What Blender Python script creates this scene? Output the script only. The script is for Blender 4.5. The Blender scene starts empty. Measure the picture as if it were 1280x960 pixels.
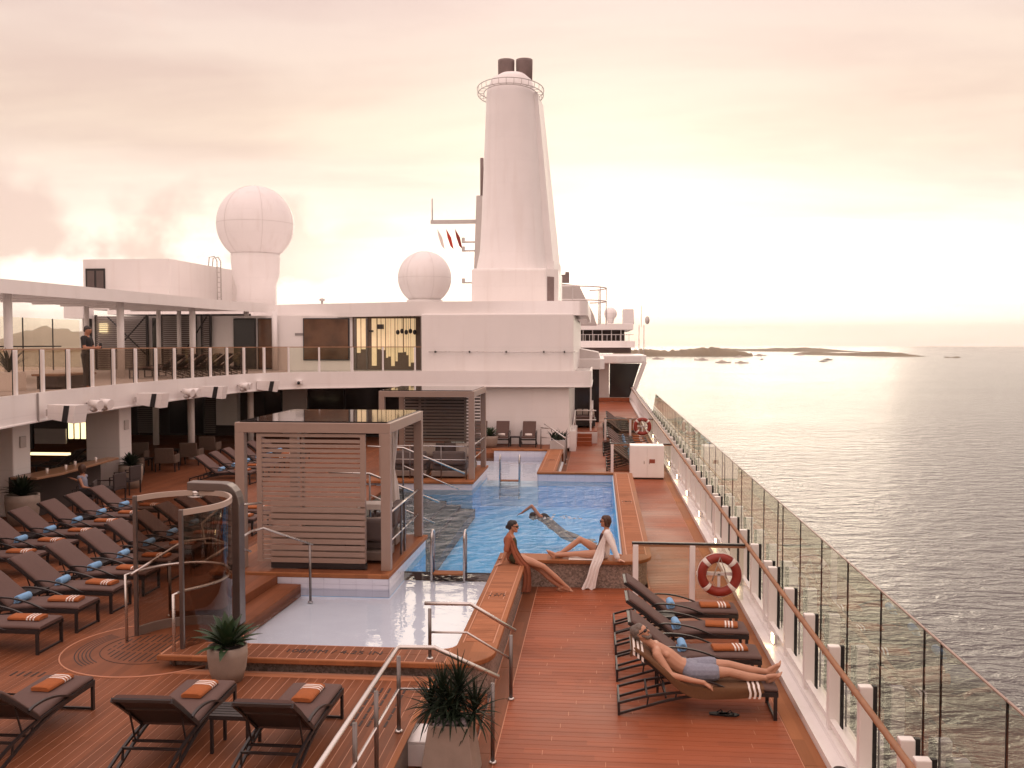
import bpy, bmesh, math, random
from mathutils import Vector, Matrix, noise
R = math.radians
random.seed(7)
SC = bpy.context.scene
COL = SC.collection

# ------------------------------------------------------------------ camera
cam_d = bpy.data.cameras.new('camera')
cam_d.sensor_width = 36.0
cam_d.lens = 36.0 * 1200 / 1280
cam_d.clip_start = 0.1
cam_d.clip_end = 60000
cam = bpy.data.objects.new('camera', cam_d)
COL.objects.link(cam)
cam.location = (0, 0, 4.8)
YAW = math.atan(108 / 1200)
PITCH = math.atan(50 / 1200)
cam.rotation_euler = (R(90) - PITCH, 0, YAW)
SC.camera = cam

# ------------------------------------------------------------------ world
SUN_AZ = R(0.8)          # clockwise from the bow direction (+Y)
SUN_EL = R(8.0)
SUN_DIR = Vector((math.sin(SUN_AZ) * math.cos(SUN_EL), math.cos(SUN_AZ) * math.cos(SUN_EL), math.sin(SUN_EL)))
W = bpy.data.worlds.new('World')
SC.world = W
W.use_nodes = True


class NT:
    """tiny helper to write node trees"""
    def __init__(self, tree):
        self.t = tree
        self.n = tree.nodes
        self.l = tree.links

    def add(self, kind, ins=None, **props):
        nd = self.n.new(kind)
        for k, v in props.items():
            setattr(nd, k, v)
        for k, v in (ins or {}).items():
            self.set(nd, k, v)
        return nd

    def set(self, nd, k, v):
        s = nd.inputs[k]
        if isinstance(v, bpy.types.NodeSocket):
            self.l.new(v, s)
        elif isinstance(v, bpy.types.Node):
            self.l.new(v.outputs[0], s)
        else:
            if isinstance(v, (tuple, list)) and len(v) == 3 and s.type == 'RGBA':
                v = (*v, 1)
            s.default_value = v

    def math(self, op, a, b=0.0, clamp=False):
        nd = self.n.new('ShaderNodeMath')
        nd.operation = op
        nd.use_clamp = clamp
        self.set(nd, 0, a)
        self.set(nd, 1, b)
        return nd.outputs[0]

    def ramp(self, fac, stops, interp='LINEAR'):
        nd = self.n.new('ShaderNodeValToRGB')
        nd.color_ramp.interpolation = interp
        els = nd.color_ramp.elements
        while len(els) < len(stops):
            els.new(0.5)
        for e, (p, c) in zip(els, stops):
            e.position = p
            e.color = (*c, 1) if len(c) == 3 else c
        self.set(nd, 0, fac)
        return nd.outputs[0]

    def mix(self, fac, a, b, blend='MIX'):
        nd = self.n.new('ShaderNodeMix')
        nd.data_type = 'RGBA'
        nd.blend_type = blend
        self.set(nd, 0, fac)
        self.set(nd, 6, a)
        self.set(nd, 7, b)
        return nd.outputs[2]


def build_world():
    t = NT(W.node_tree)
    t.n.clear()
    tc = t.add('ShaderNodeTexCoord')
    nrm = t.add('ShaderNodeVectorMath', {0: tc.outputs['Generated']}, operation='NORMALIZE')
    sep = t.add('ShaderNodeSeparateXYZ', {0: nrm.outputs[0]})
    z = t.math('MAXIMUM', sep.outputs[2], 0.0)
    dot = t.add('ShaderNodeVectorMath', {0: nrm.outputs[0], 1: tuple(SUN_DIR)}, operation='DOT_PRODUCT').outputs['Value']
    # clear evening sky by height above the horizon
    base = t.ramp(z, [(0.0, (0.86, 0.75, 0.61)), (0.06, (0.86, 0.75, 0.61)), (0.13, (0.80, 0.66, 0.54)),
                      (0.22, (0.74, 0.59, 0.475)), (0.34, (0.68, 0.53, 0.475)), (0.6, (0.95, 0.76, 0.70)), (1.0, (1.18, 0.97, 0.92))])
    # side away from the sun is brightened to light the walls facing it
    af = t.add('ShaderNodeMapRange', {0: dot, 1: -0.6, 2: 0.7, 3: 0.0, 4: 1.0}).outputs[0]
    col = t.mix(af, t.mix(1.0, base, (1.27, 1.21, 1.20), 'MULTIPLY'), base)
    # flat cloud deck seen in perspective
    den = t.math('ADD', z, 0.10)
    u = t.math('DIVIDE', sep.outputs[0], den)
    v = t.math('DIVIDE', sep.outputs[1], den)
    cv = t.add('ShaderNodeCombineXYZ', {0: t.math('MULTIPLY', u, 0.55), 1: t.math('MULTIPLY', v, 0.9), 2: 0.3})
    n1 = t.add('ShaderNodeTexNoise', {'Vector': cv.outputs[0], 'Scale': 1.1, 'Detail': 8.0, 'Roughness': 0.55, 'Distortion': 0.5})
    c1 = t.ramp(n1.outputs[0], [(0.40, (0, 0, 0)), (0.62, (1, 1, 1))])
    col = t.mix(t.math('MULTIPLY', c1, 1.0), col, t.mix(1.0, col, (0.85, 0.79, 0.80), 'MULTIPLY'))
    # bright broken streaks between the clouds
    cv2 = t.add('ShaderNodeCombineXYZ', {0: t.math('MULTIPLY', u, 0.35), 1: t.math('MULTIPLY', v, 1.1), 2: 4.0})
    n2 = t.add('ShaderNodeTexNoise', {'Vector': cv2.outputs[0], 'Scale': 1.3, 'Detail': 6.0, 'Roughness': 0.55})
    c2 = t.ramp(n2.outputs[0], [(0.52, (0, 0, 0)), (0.72, (1, 1, 1))])
    low = t.add('ShaderNodeMapRange', {0: z, 1: 0.05, 2: 0.33, 3: 1.0, 4: 0.12}).outputs[0]
    col = t.mix(t.math('MULTIPLY', t.math('MULTIPLY', c2, low), 0.85), col, (0.93, 0.79, 0.61))
    # heaped clouds low on the port side, their bases mauve
    n3 = t.add('ShaderNodeTexNoise', {'Vector': nrm.outputs[0], 'Scale': 7.5, 'Detail': 7.0, 'Roughness': 0.52})
    lowband = t.ramp(z, [(0.0, (0, 0, 0)), (0.055, (0.1, 0.1, 0.1)), (0.085, (0.8, 0.8, 0.8)), (0.135, (0.55, 0.55, 0.55)), (0.185, (0, 0, 0))])
    port = t.add('ShaderNodeMapRange', {0: sep.outputs[0], 1: -0.16, 2: -0.36, 3: 0.0, 4: 1.0}).outputs[0]
    c3 = t.math('MULTIPLY', t.ramp(t.math('ADD', t.math('MULTIPLY', n3.outputs[0], 1.0), t.math('MULTIPLY', lowband, 0.28)),
                                   [(0.59, (0, 0, 0)), (0.69, (1, 1, 1))]), port)
    # light scattered round the hidden sun, widest along the horizon
    dpos = t.math('MAXIMUM', dot, 0.0)
    g1 = t.math('POWER', dpos, 3.0)
    g2 = t.math('POWER', dpos, 60.0)
    zw = t.math('ADD', z, t.math('MULTIPLY', t.math('SUBTRACT', n2.outputs[0], 0.5), 0.10))
    hz = t.ramp(zw, [(0.0, (1, 1, 1)), (0.085, (0.95, 0.95, 0.95)), (0.125, (0.32, 0.32, 0.32)), (0.19, (0.05, 0.05, 0.05)), (0.30, (0, 0, 0))])
    glow = t.math('ADD', t.math('MULTIPLY', t.math('MULTIPLY', g1, hz), 0.75), t.math('MULTIPLY', g2, 0.12))
    gl = t.mix(1.0, (1.0, 0.97, 0.92), glow, 'MULTIPLY')
    col = t.mix(1.0, col, gl, 'ADD')
    col = t.mix(t.math('MULTIPLY', c3, 0.9), col, (0.70, 0.515, 0.44))
    bg = t.add('ShaderNodeBackground', {'Color': col, 'Strength': 1.1})
    sky = t.add('ShaderNodeTexSky')
    sky.sky_type = 'NISHITA'
    sky.sun_disc = False
    sky.sun_elevation = SUN_EL
    sky.sun_rotation = SUN_AZ
    bg2 = t.add('ShaderNodeBackground', {'Color': sky.outputs[0], 'Strength': 0.05})
    # thin cloud covers most of the clear sky
    ad = t.add('ShaderNodeMixShader', {0: 0.12, 1: bg.outputs[0], 2: bg2.outputs[0]})
    out = t.add('ShaderNodeOutputWorld', {'Surface': ad.outputs[0]})


build_world()

sun_d = bpy.data.lights.new('sun', 'SUN')
sun_d.energy = 0.55
sun_d.angle = R(34)
sun_d.color = (1.0, 0.85, 0.66)
sun = bpy.data.objects.new('sun', sun_d)
COL.objects.link(sun)
sun.rotation_euler = SUN_DIR.to_track_quat('Z', 'Y').to_euler()

SC.view_settings.view_transform = 'Standard'
SC.view_settings.look = 'None'
SC.view_settings.exposure = 0.45
SC.view_settings.gamma = 1.0
SC.cycles.max_bounces = 10
SC.cycles.transparent_max_bounces = 24
SC.cycles.caustics_reflective = False
SC.cycles.caustics_refractive = False
SC.cycles.sample_clamp_indirect = 6.0

# ------------------------------------------------------------------ materials
M = {}


def mat(name, col, rough=0.6, metal=0.0, var=0.06, scale=3.0, bump=0.0, bscale=40.0, spec=0.5, coords='pos', emit=None, seams=0.0):
    m = bpy.data.materials.new(name)
    m.use_nodes = True
    t = NT(m.node_tree)
    t.n.clear()
    pos = t.add('ShaderNodeNewGeometry').outputs['Position'] if coords == 'pos' else t.add('ShaderNodeTexCoord').outputs['Object']
    n = t.add('ShaderNodeTexNoise', {'Vector': pos, 'Scale': scale, 'Detail': 6.0, 'Roughness': 0.6})
    c = t.ramp(n.outputs[0], [(0.25, tuple(x * (1 - var) for x in col)), (0.75, tuple(min(1, x * (1 + var)) for x in col))])
    if seams:      # faint weld lines between the plates
        sp = t.add('ShaderNodeSeparateXYZ', {0: pos})
        row = t.math('DIVIDE', sp.outputs[2], seams)
        fr = t.math('FRACT', row)
        ln = t.math('LESS_THAN', fr, 0.022)
        fx = t.math('FRACT', t.math('ADD', t.math('DIVIDE', sp.outputs[0], 2.3), t.math('MULTIPLY', t.math('FLOOR', row), 0.37)))
        ln = t.math('MAXIMUM', ln, t.math('LESS_THAN', fx, 0.010))
        pl = t.add('ShaderNodeTexWhiteNoise', {'Vector': t.add('ShaderNodeCombineXYZ', {0: t.math('FLOOR', row), 1: t.math('FLOOR', t.math('DIVIDE', sp.outputs[0], 2.3))}).outputs[0]}, noise_dimensions='2D')
        st_ = t.add('ShaderNodeTexNoise', {'Vector': t.add('ShaderNodeVectorMath', {0: pos, 1: (2.2, 2.2, 0.16)}, operation='MULTIPLY').outputs[0], 'Scale': 1.0, 'Detail': 5.0})
        c = t.mix(t.math('MULTIPLY', ln, 0.09), c, tuple(x * 0.55 for x in col))
        c = t.mix(t.math('MULTIPLY', pl.outputs[0], 0.06), c, tuple(x * 0.8 for x in col))
        c = t.mix(t.ramp(st_.outputs[0], [(0.55, (0, 0, 0)), (0.8, (0.16, 0.16, 0.16))]), c, (0.42, 0.30, 0.22))
    b = t.add('ShaderNodeBsdfPrincipled', {'Base Color': c, 'Roughness': rough, 'Metallic': metal, 'Specular IOR Level': spec})
    if rough > 0.05:
        rr = t.add('ShaderNodeMapRange', {0: n.outputs[0], 3: max(0.02, rough - 0.08), 4: min(1, rough + 0.08)})
        t.set(b, 'Roughness', rr.outputs[0])
    if bump:
        n2 = t.add('ShaderNodeTexNoise', {'Vector': pos, 'Scale': bscale, 'Detail': 4.0})
        bp = t.add('ShaderNodeBump', {'Strength': bump, 'Distance': 0.01, 'Height': n2.outputs[0]})
        t.set(b, 'Normal', bp.outputs[0])
    if emit:
        t.set(b, 'Emission Color', (*emit[0], 1))
        t.set(b, 'Emission Strength', emit[1])
    t.add('ShaderNodeOutputMaterial', {'Surface': b.outputs[0]})
    M[name] = m
    return m


mat('white_paint', (0.85, 0.81, 0.79), 0.38, var=0.035, scale=0.8, bump=0.05, bscale=3, seams=1.55)
mat('funnel_paint', (0.88, 0.845, 0.835), 0.45, var=0.05, scale=0.4, bump=0.15, bscale=1.2, seams=1.2)
mat('shade_grey', (0.30, 0.27, 0.26), 0.6)
mat('pale_grey', (0.55, 0.51, 0.49), 0.5)
mat('dark_frame', (0.022, 0.017, 0.017), 0.42)
mat('taupe_metal', (0.32, 0.225, 0.18), 0.45, var=0.05)
mat('band_steel', (0.45, 0.36, 0.30), 0.35, var=0.05)
mat('taupe_dark', (0.20, 0.155, 0.13), 0.5, var=0.05)
mat('steel', (0.62, 0.58, 0.55), 0.28, metal=0.9, var=0.08)
mat('dark_steel', (0.20, 0.175, 0.165), 0.35, metal=0.8, var=0.1)
mat('black_rubber', (0.012, 0.011, 0.012), 0.5)
mat('cushion', (0.115, 0.066, 0.055), 0.85, var=0.08, scale=14, bump=0.25, bscale=350, coords='obj')  # base colour lowered to stand for shade over the loungers
mat('cushion_dark', (0.05, 0.036, 0.034), 0.85, var=0.1, bump=0.2, bscale=300, coords='obj')
mat('sofa_fabric', (0.13, 0.10, 0.092), 0.9, var=0.1, bump=0.2, bscale=200)
mat('pillow_fabric', (0.42, 0.35, 0.30), 0.9, var=0.1, bump=0.3, bscale=120)
mat('wicker', (0.15, 0.105, 0.08), 0.7, var=0.25, scale=30, bump=0.5, bscale=60)  # darkened to carry the shade under the balcony
mat('towel_orange', (0.36, 0.105, 0.028), 0.95, var=0.14, scale=25, bump=0.6, bscale=220)
mat('towel_brown', (0.135, 0.060, 0.024), 0.95, var=0.14, scale=25, bump=0.6, bscale=220)
mat('towel_white', (0.80, 0.72, 0.66), 0.95, var=0.06, bump=0.5, bscale=220)
mat('towel_blue', (0.22, 0.43, 0.68), 0.95, var=0.08, bump=0.6, bscale=200)
mat('pot_grey', (0.30, 0.235, 0.19), 0.75, var=0.12, scale=6, bump=0.2, bscale=60)
mat('pebble', (0.42, 0.36, 0.38), 0.6, var=0.3, scale=20)
mat('leaf_green', (0.030, 0.062, 0.024), 0.55, var=0.35, scale=9)
mat('leaf_dark', (0.014, 0.024, 0.012), 0.65, var=0.4, scale=9, spec=0.2)
mat('skin', (0.50, 0.255, 0.16), 0.5, var=0.05, scale=8)
mat('skin_tan', (0.40, 0.18, 0.105), 0.5, var=0.05, scale=8)
mat('hair_brown', (0.07, 0.032, 0.018), 0.6, var=0.3, scale=40, bump=0.6, bscale=120)
mat('hair_dark', (0.025, 0.016, 0.013), 0.6, var=0.3, scale=40, bump=0.6, bscale=120)
mat('hair_grey', (0.15, 0.12, 0.10), 0.7, var=0.35, scale=40, bump=0.6, bscale=120)
mat('robe_rust', (0.34, 0.115, 0.06), 0.9, var=0.1, scale=10, bump=0.2, bscale=30)
mat('robe_white', (0.80, 0.74, 0.70), 0.85, var=0.05, scale=10, bump=0.2, bscale=30)
mat('swim_olive', (0.05, 0.048, 0.02), 0.7)
mat('swim_maroon', (0.05, 0.012, 0.014), 0.7)
mat('swim_black', (0.01, 0.009, 0.01), 0.6)
mat('shorts_grey', (0.24, 0.25, 0.31), 0.9, var=0.15, scale=30, bump=0.3, bscale=60)
mat('tee_black', (0.02, 0.017, 0.017), 0.85)
mat('trousers_dark', (0.03, 0.026, 0.027), 0.85)
mat('buoy_red', (0.27, 0.028, 0.015), 0.45, var=0.1)
mat('flag_red', (0.5, 0.05, 0.03), 0.8)
mat('handrail_wood', (0.36, 0.18, 0.095), 0.35, var=0.18, scale=5, bump=0.05)
mat('lamp_glow', (1, 0.8, 0.5), 0.5, emit=((1.0, 0.72, 0.38), 16.0))
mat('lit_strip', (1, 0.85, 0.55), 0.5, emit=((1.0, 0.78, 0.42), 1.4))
mat('curtain_glow', (0.70, 0.55, 0.38), 0.9, var=0.3, scale=1.3, emit=((1.0, 0.70, 0.38), 0.38))
mat('louvre_grey', (0.22, 0.185, 0.17), 0.6)
mat('stack_dark', (0.22, 0.16, 0.15), 0.6, var=0.15)
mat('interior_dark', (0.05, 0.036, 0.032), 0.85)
mat('bar_wood', (0.30, 0.16, 0.09), 0.3)
mat('stone_steps', (0.035, 0.036, 0.022), 0.6, var=0.4, scale=14)
mat('island_green', (0.19, 0.14, 0.075), 0.9, var=0.3, scale=0.02)
mat('hill_brown', (0.22, 0.17, 0.11), 0.9, var=0.3, scale=0.002)
mat('boat_white', (0.65, 0.58, 0.52), 0.5)
mat('boat_dark', (0.10, 0.08, 0.07), 0.5)
mat('lettering', (0.035, 0.02, 0.016), 0.7)
mat('sign_red', (0.30, 0.07, 0.04), 0.6)


def teak(name, axis, pitch, tint=(0.300, 0.083, 0.034), rough=0.48, spec=0.22):
    """boards: each gets its own tone, fine grain runs along them"""
    m = bpy.data.materials.new(name)
    m.use_nodes = True
    t = NT(m.node_tree)
    t.n.clear()
    pos = t.add('ShaderNodeNewGeometry').outputs['Position']
    sep = t.add('ShaderNodeSeparateXYZ', {0: pos})
    a = sep.outputs[0] if axis == 'X' else sep.outputs[1]
    b = sep.outputs[1] if axis == 'X' else sep.outputs[0]
    cell = t.math('FLOOR', t.math('DIVIDE', a, pitch))
    cell2 = t.math('FLOOR', t.math('DIVIDE', t.math('ADD', b, t.math('MULTIPLY', cell, 0.83)), 2.4))
    wn = t.add('ShaderNodeTexWhiteNoise', {'Vector': t.add('ShaderNodeCombineXYZ', {0: cell, 1: cell2}).outputs[0]}, noise_dimensions='2D')
    gv = t.add('ShaderNodeCombineXYZ', {0: t.math('MULTIPLY', a, 60.0), 1: t.math('MULTIPLY', b, 3.0), 2: cell})
    gr = t.add('ShaderNodeTexNoise', {'Vector': gv.outputs[0], 'Scale': 1.0, 'Detail': 5.0, 'Roughness': 0.6})
    big = t.add('ShaderNodeTexNoise', {'Vector': pos, 'Scale': 0.45, 'Detail': 4.0})
    val = t.math('ADD', t.math('MULTIPLY', wn.outputs[0], 0.35), t.math('ADD', t.math('MULTIPLY', gr.outputs[0], 0.4), t.math('MULTIPLY', big.outputs[0], 0.45)))
    c = t.ramp(val, [(0.25, tuple(x * 0.72 for x in tint)), (0.6, tint), (0.95, tuple(x * 1.3 for x in tint))])
    wet = t.add('ShaderNodeTexNoise', {'Vector': pos, 'Scale': 0.9, 'Detail': 6.0, 'Roughness': 0.65, 'Distortion': 0.8})
    c = t.mix(t.ramp(wet.outputs[0], [(0.56, (0, 0, 0)), (0.66, (0.35, 0.35, 0.35))]), c, tuple(x * 0.55 for x in tint))
    rr = t.add('ShaderNodeMapRange', {0: big.outputs[0], 1: 0.3, 2: 0.7, 3: rough - 0.1, 4: rough + 0.1})
    bs = t.add('ShaderNodeBsdfPrincipled', {'Base Color': c, 'Roughness': rr.outputs[0], 'Specular IOR Level': spec})
    bp = t.add('ShaderNodeBump', {'Strength': 0.15, 'Distance': 0.004, 'Height': gr.outputs[0]})
    t.set(bs, 'Normal', bp.outputs[0])
    t.add('ShaderNodeOutputMaterial', {'Surface': bs.outputs[0]})
    M[name] = m


PR, PL = 0.135, 0.125
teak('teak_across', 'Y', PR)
teak('teak_along', 'X', PL, (0.20, 0.071, 0.032), 0.5, 0.15)  # port deck tint darkened to imitate the shade on that side
teak('teak_border', 'X', 0.25, (0.31, 0.12, 0.05), 0.6, 0.15)
teak('teak_coping', 'Y', 0.09, (0.37, 0.155, 0.08), 0.8, 0.1)
mat('caulk', (0.52, 0.24, 0.14), 0.7)

mat('caulk_light', (0.50, 0.25, 0.155), 0.7)


def tiles(name, c1, mortar, size=0.05, rough=0.25):
    m = bpy.data.materials.new(name)
    m.use_nodes = True
    t = NT(m.node_tree)
    t.n.clear()
    pos = t.add('ShaderNodeNewGeometry').outputs['Position']
    n = t.add('ShaderNodeTexVoronoi', {'Vector': pos, 'Scale': 1 / size}, distance='CHEBYCHEV')
    c = t.ramp(t.add('ShaderNodeSeparateColor', {0: n.outputs['Color']}).outputs[0],
               [(0.0, tuple(x * 0.6 for x in c1)), (0.5, c1), (1.0, tuple(min(1, x * 1.5) for x in c1))])
    b = t.add('ShaderNodeBsdfPrincipled', {'Base Color': c, 'Roughness': rough})
    t.add('ShaderNodeOutputMaterial', {'Surface': b.outputs[0]})
    M[name] = m


tiles('mosaic', (0.25, 0.195, 0.165), (0.3, 0.3, 0.3), 0.028, 0.4)
mat('tile_white', (0.66, 0.66, 0.74), 0.3, var=0.04, scale=5)
mat('grout', (0.5, 0.5, 0.6), 0.6)
mat('tile_blue', (0.13, 0.58, 0.97), 0.3, var=0.12, scale=2)
mat('splash_floor', (0.86, 0.91, 0.97), 0.35, var=0.05, scale=2)


def glass(name, tint=(0.86, 0.82, 0.78), refl=1.0, rough=0.0):
    m = bpy.data.materials.new(name)
    m.use_nodes = True
    t = NT(m.node_tree)
    t.n.clear()
    fr = t.add('ShaderNodeFresnel', {'IOR': 1.5})
    tr = t.add('ShaderNodeBsdfTransparent', {'Color': tint})
    gl = t.add('ShaderNodeBsdfGlossy', {'Color': (0.9, 0.9, 0.9), 'Roughness': rough})
    front = t.math('SUBTRACT', 1.0, t.add('ShaderNodeNewGeometry').outputs['Backfacing'])
    mx = t.add('ShaderNodeMixShader', {0: t.math('MULTIPLY', t.math('MULTIPLY', fr.outputs[0], refl), front), 1: tr.outputs[0], 2: gl.outputs[0]})
    t.add('ShaderNodeOutputMaterial', {'Surface': mx.outputs[0]})
    M[name] = m


glass('rail_glass', (0.90, 0.91, 0.85), 1.0)
glass('wind_glass', (0.98, 0.96, 0.90), 0.3)
glass('smoke_glass', (0.80, 0.73, 0.66))
glass('shower_glass', (0.66, 0.60, 0.55))
mat('window_dark', (0.018, 0.014, 0.014), 0.06, var=0.0)
mat('amber_reflection', (0.12, 0.058, 0.03), 0.08, var=0.5, scale=0.9)  # amber reflection painted into the pane colour
mat('roof_glass', (0.012, 0.010, 0.011), 0.05, var=0.0)


def water(name, tint, scale, strength, refl=1.0, stretch=(1, 1, 1), dist=0.12):
    m = bpy.data.materials.new(name)
    m.use_nodes = True
    t = NT(m.node_tree)
    t.n.clear()
    pos = t.add('ShaderNodeNewGeometry').outputs['Position']
    mp = t.add('ShaderNodeMapping', {'Vector': pos, 'Scale': stretch})
    n1 = t.add('ShaderNodeTexNoise', {'Vector': mp.outputs[0], 'Scale': scale, 'Detail': 4.0, 'Roughness': 0.55, 'Distortion': 0.6})
    n2 = t.add('ShaderNodeTexNoise', {'Vector': mp.outputs[0], 'Scale': scale * 3.1, 'Detail': 3.0})
    h = t.math('ADD', n1.outputs[0], t.math('MULTIPLY', n2.outputs[0], 0.3))
    bp = t.add('ShaderNodeBump', {'Strength': strength, 'Distance': dist, 'Height': h})
    fr = t.add('ShaderNodeFresnel', {'IOR': 1.33})
    tr = t.add('ShaderNodeBsdfTransparent', {'Color': tint})
    gl = t.add('ShaderNodeBsdfGlossy', {'Color': (1, 1, 1), 'Roughness': 0.03, 'Normal': bp.outputs[0]})
    mx = t.add('ShaderNodeMixShader', {0: t.math('MULTIPLY', fr.outputs[0], refl, True), 1: tr.outputs[0], 2: gl.outputs[0]})
    t.add('ShaderNodeOutputMaterial', {'Surface': mx.outputs[0]})
    M[name] = m


water('pool_water', (0.62, 0.86, 0.95), 1.7, 1.0, 0.7, dist=0.35)
water('splash_water', (0.90, 0.93, 0.97), 0.9, 0.14, 0.75)


def sea_mat():
    m = bpy.data.materials.new('sea_water')
    m.use_nodes = True
    t = NT(m.node_tree)
    t.n.clear()
    pos = t.add('ShaderNodeNewGeometry').outputs['Position']
    mp = t.add('ShaderNodeMapping', {'Vector': pos, 'Scale': (0.55, 1.0, 1.0), 'Rotation': (0, 0, R(-14))})
    n1 = t.add('ShaderNodeTexNoise', {'Vector': mp.outputs[0], 'Scale': 0.30, 'Detail': 4.0, 'Roughness': 0.55, 'Distortion': 0.5})
    n2 = t.add('ShaderNodeTexNoise', {'Vector': mp.outputs[0], 'Scale': 1.1, 'Detail': 4.0, 'Roughness': 0.6, 'Distortion': 0.5})
    n3 = t.add('ShaderNodeTexNoise', {'Vector': mp.outputs[0], 'Scale': 0.012, 'Detail': 4.0})
    h = t.math('ADD', t.math('MULTIPLY', n1.outputs[0], 2.0), t.math('MULTIPLY', n2.outputs[0], 0.42))
    st = t.add('ShaderNodeMapRange', {0: n3.outputs[0], 1: 0.3, 2: 0.7, 3: 0.55, 4: 0.95})
    bp = t.add('ShaderNodeBump', {'Strength': st.outputs[0], 'Distance': 1.0, 'Height': h})
    b = t.add('ShaderNodeBsdfPrincipled', {'Base Color': (0.060, 0.052, 0.050), 'Roughness': 0.11, 'IOR': 1.52, 'Normal': bp.outputs[0]})
    t.add('ShaderNodeOutputMaterial', {'Surface': b.outputs[0]})
    M['sea_water'] = m


sea_mat()


# ------------------------------------------------------------------ mesh helpers
class MB:
    """collects solids, then links them as ONE mesh object"""
    def __init__(self):
        self.v, self.f, self.sm, self.mi = [], [], [], []
        self.cur = 0

    def _add(self, vs, fs, smooth=False):
        o = len(self.v)
        self.v += [tuple(p) for p in vs]
        for fc in fs:
            self.f.append([i + o for i in fc])
            self.sm.append(smooth)
            self.mi.append(self.cur)
        return self

    def slot(self, i):
        self.cur = i
        return self

    def box(self, a, b):
        x0, x1 = sorted((a[0], b[0]))
        y0, y1 = sorted((a[1], b[1]))
        z0, z1 = sorted((a[2], b[2]))
        return self._add([(x0, y0, z0), (x1, y0, z0), (x1, y1, z0), (x0, y1, z0), (x0, y0, z1), (x1, y0, z1), (x1, y1, z1), (x0, y1, z1)],
                         [(0, 3, 2, 1), (4, 5, 6, 7), (0, 1, 5, 4), (1, 2, 6, 5), (2, 3, 7, 6), (3, 0, 4, 7)])

    def bar(self, p, q, w, h, up=(0, 0, 1)):
        p, q = Vector(p), Vector(q)
        d = (q - p).normalized()
        u = Vector(up)
        if abs(d.dot(u)) > 0.98:
            u = Vector((0, 1, 0))
        s = d.cross(u).normalized()
        u = s.cross(d)
        s *= w / 2
        u = u * (h / 2)
        vs = [p - s - u, p + s - u, p + s + u, p - s + u, q - s - u, q + s - u, q + s + u, q - s + u]
        return self._add(vs, [(0, 3, 2, 1), (4, 5, 6, 7), (0, 1, 5, 4), (1, 2, 6, 5), (2, 3, 7, 6), (3, 0, 4, 7)])

    def path(self, pts, w, h, up=(0, 0, 1)):
        """rectangular section swept along a polyline, mitred"""
        pts = [Vector(p) for p in pts]
        rings = []
        for i, p in enumerate(pts):
            d = (pts[min(i + 1, len(pts) - 1)] - pts[max(i - 1, 0)]).normalized()
            u = Vector(up)
            s = d.cross(u)
            if s.length < 1e-3:
                s = Vector((1, 0, 0))
            s.normalize()
            u = s.cross(d)
            rings.append([p - s * w / 2 - u * h / 2, p + s * w / 2 - u * h / 2, p + s * w / 2 + u * h / 2, p - s * w / 2 + u * h / 2])
        vs = [q for r in rings for q in r]
        fs = []
        for i in range(len(rings) - 1):
            a, b = i * 4, i * 4 + 4
            for k in range(4):
                fs.append((a + k, a + (k + 1) % 4, b + (k + 1) % 4, b + k))
        n = len(vs)
        fs += [(3, 2, 1, 0), (n - 4, n - 3, n - 2, n - 1)]
        return self._add(vs, fs)

    def tube(self, pts, r, n=8, closed=False):
        pts = [Vector(p) for p in pts]
        rr = r if isinstance(r, (list, tuple)) else [r] * len(pts)
        rings = []
        ref = None
        N = len(pts)
        for i, p in enumerate(pts):
            if closed:
                d = (pts[(i + 1) % N] - pts[(i - 1) % N]).normalized()
            else:
                d = (pts[min(i + 1, N - 1)] - pts[max(i - 1, 0)]).normalized()
            if ref is None:
                ref = Vector((0, 0, 1)) if abs(d.z) < 0.9 else Vector((1, 0, 0))
            s = d.cross(ref).normalized()
            u = s.cross(d).normalized()
            ref = u
            rings.append([p + (s * math.cos(2 * math.pi * k / n) + u * math.sin(2 * math.pi * k / n)) * rr[i] for k in range(n)])
        vs = [q for g in rings for q in g]
        fs = []
        for i in range(N if closed else N - 1):
            a, b = i * n, ((i + 1) % N) * n
            for k in range(n):
                fs.append((a + k, a + (k + 1) % n, b + (k + 1) % n, b + k))
        self._add(vs, fs, True)
        if not closed:
            o = len(self.v) - len(vs)
            self.f += [[o + k for k in reversed(range(n))], [o + (N - 1) * n + k for k in range(n)]]
            self.sm += [False, False]
            self.mi += [self.cur, self.cur]
        return self

    def lathe(self, prof, c=(0, 0, 0), n=24, smooth=True):
        vs, fs = [], []
        for r, z in prof:
            for k in range(n):
                a = 2 * math.pi * k / n
                vs.append((c[0] + r * math.cos(a), c[1] + r * math.sin(a), c[2] + z))
        for i in range(len(prof) - 1):
            for k in range(n):
                fs.append((i * n + k, i * n + (k + 1) % n, (i + 1) * n + (k + 1) % n, (i + 1) * n + k))
        self._add(vs, fs, smooth)
        o = len(self.v) - len(vs)
        self.f += [[o + k for k in reversed(range(n))], [o + (len(prof) - 1) * n + k for k in range(n)]]
        self.sm += [False, False]
        self.mi += [self.cur, self.cur]
        return self

    def ball(self, c, r, n=20, m=12, sq=(1, 1, 1)):
        prof = [(max(1e-4, r * math.sin(math.pi * i / m)), -r * math.cos(math.pi * i / m)) for i in range(m + 1)]
        o = len(self.v)
        self.lathe(prof, (0, 0, 0), n)
        for i in range(o, len(self.v)):
            p = self.v[i]
            self.v[i] = (c[0] + p[0] * sq[0], c[1] + p[1] * sq[1], c[2] + p[2] * sq[2])
        return self

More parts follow.
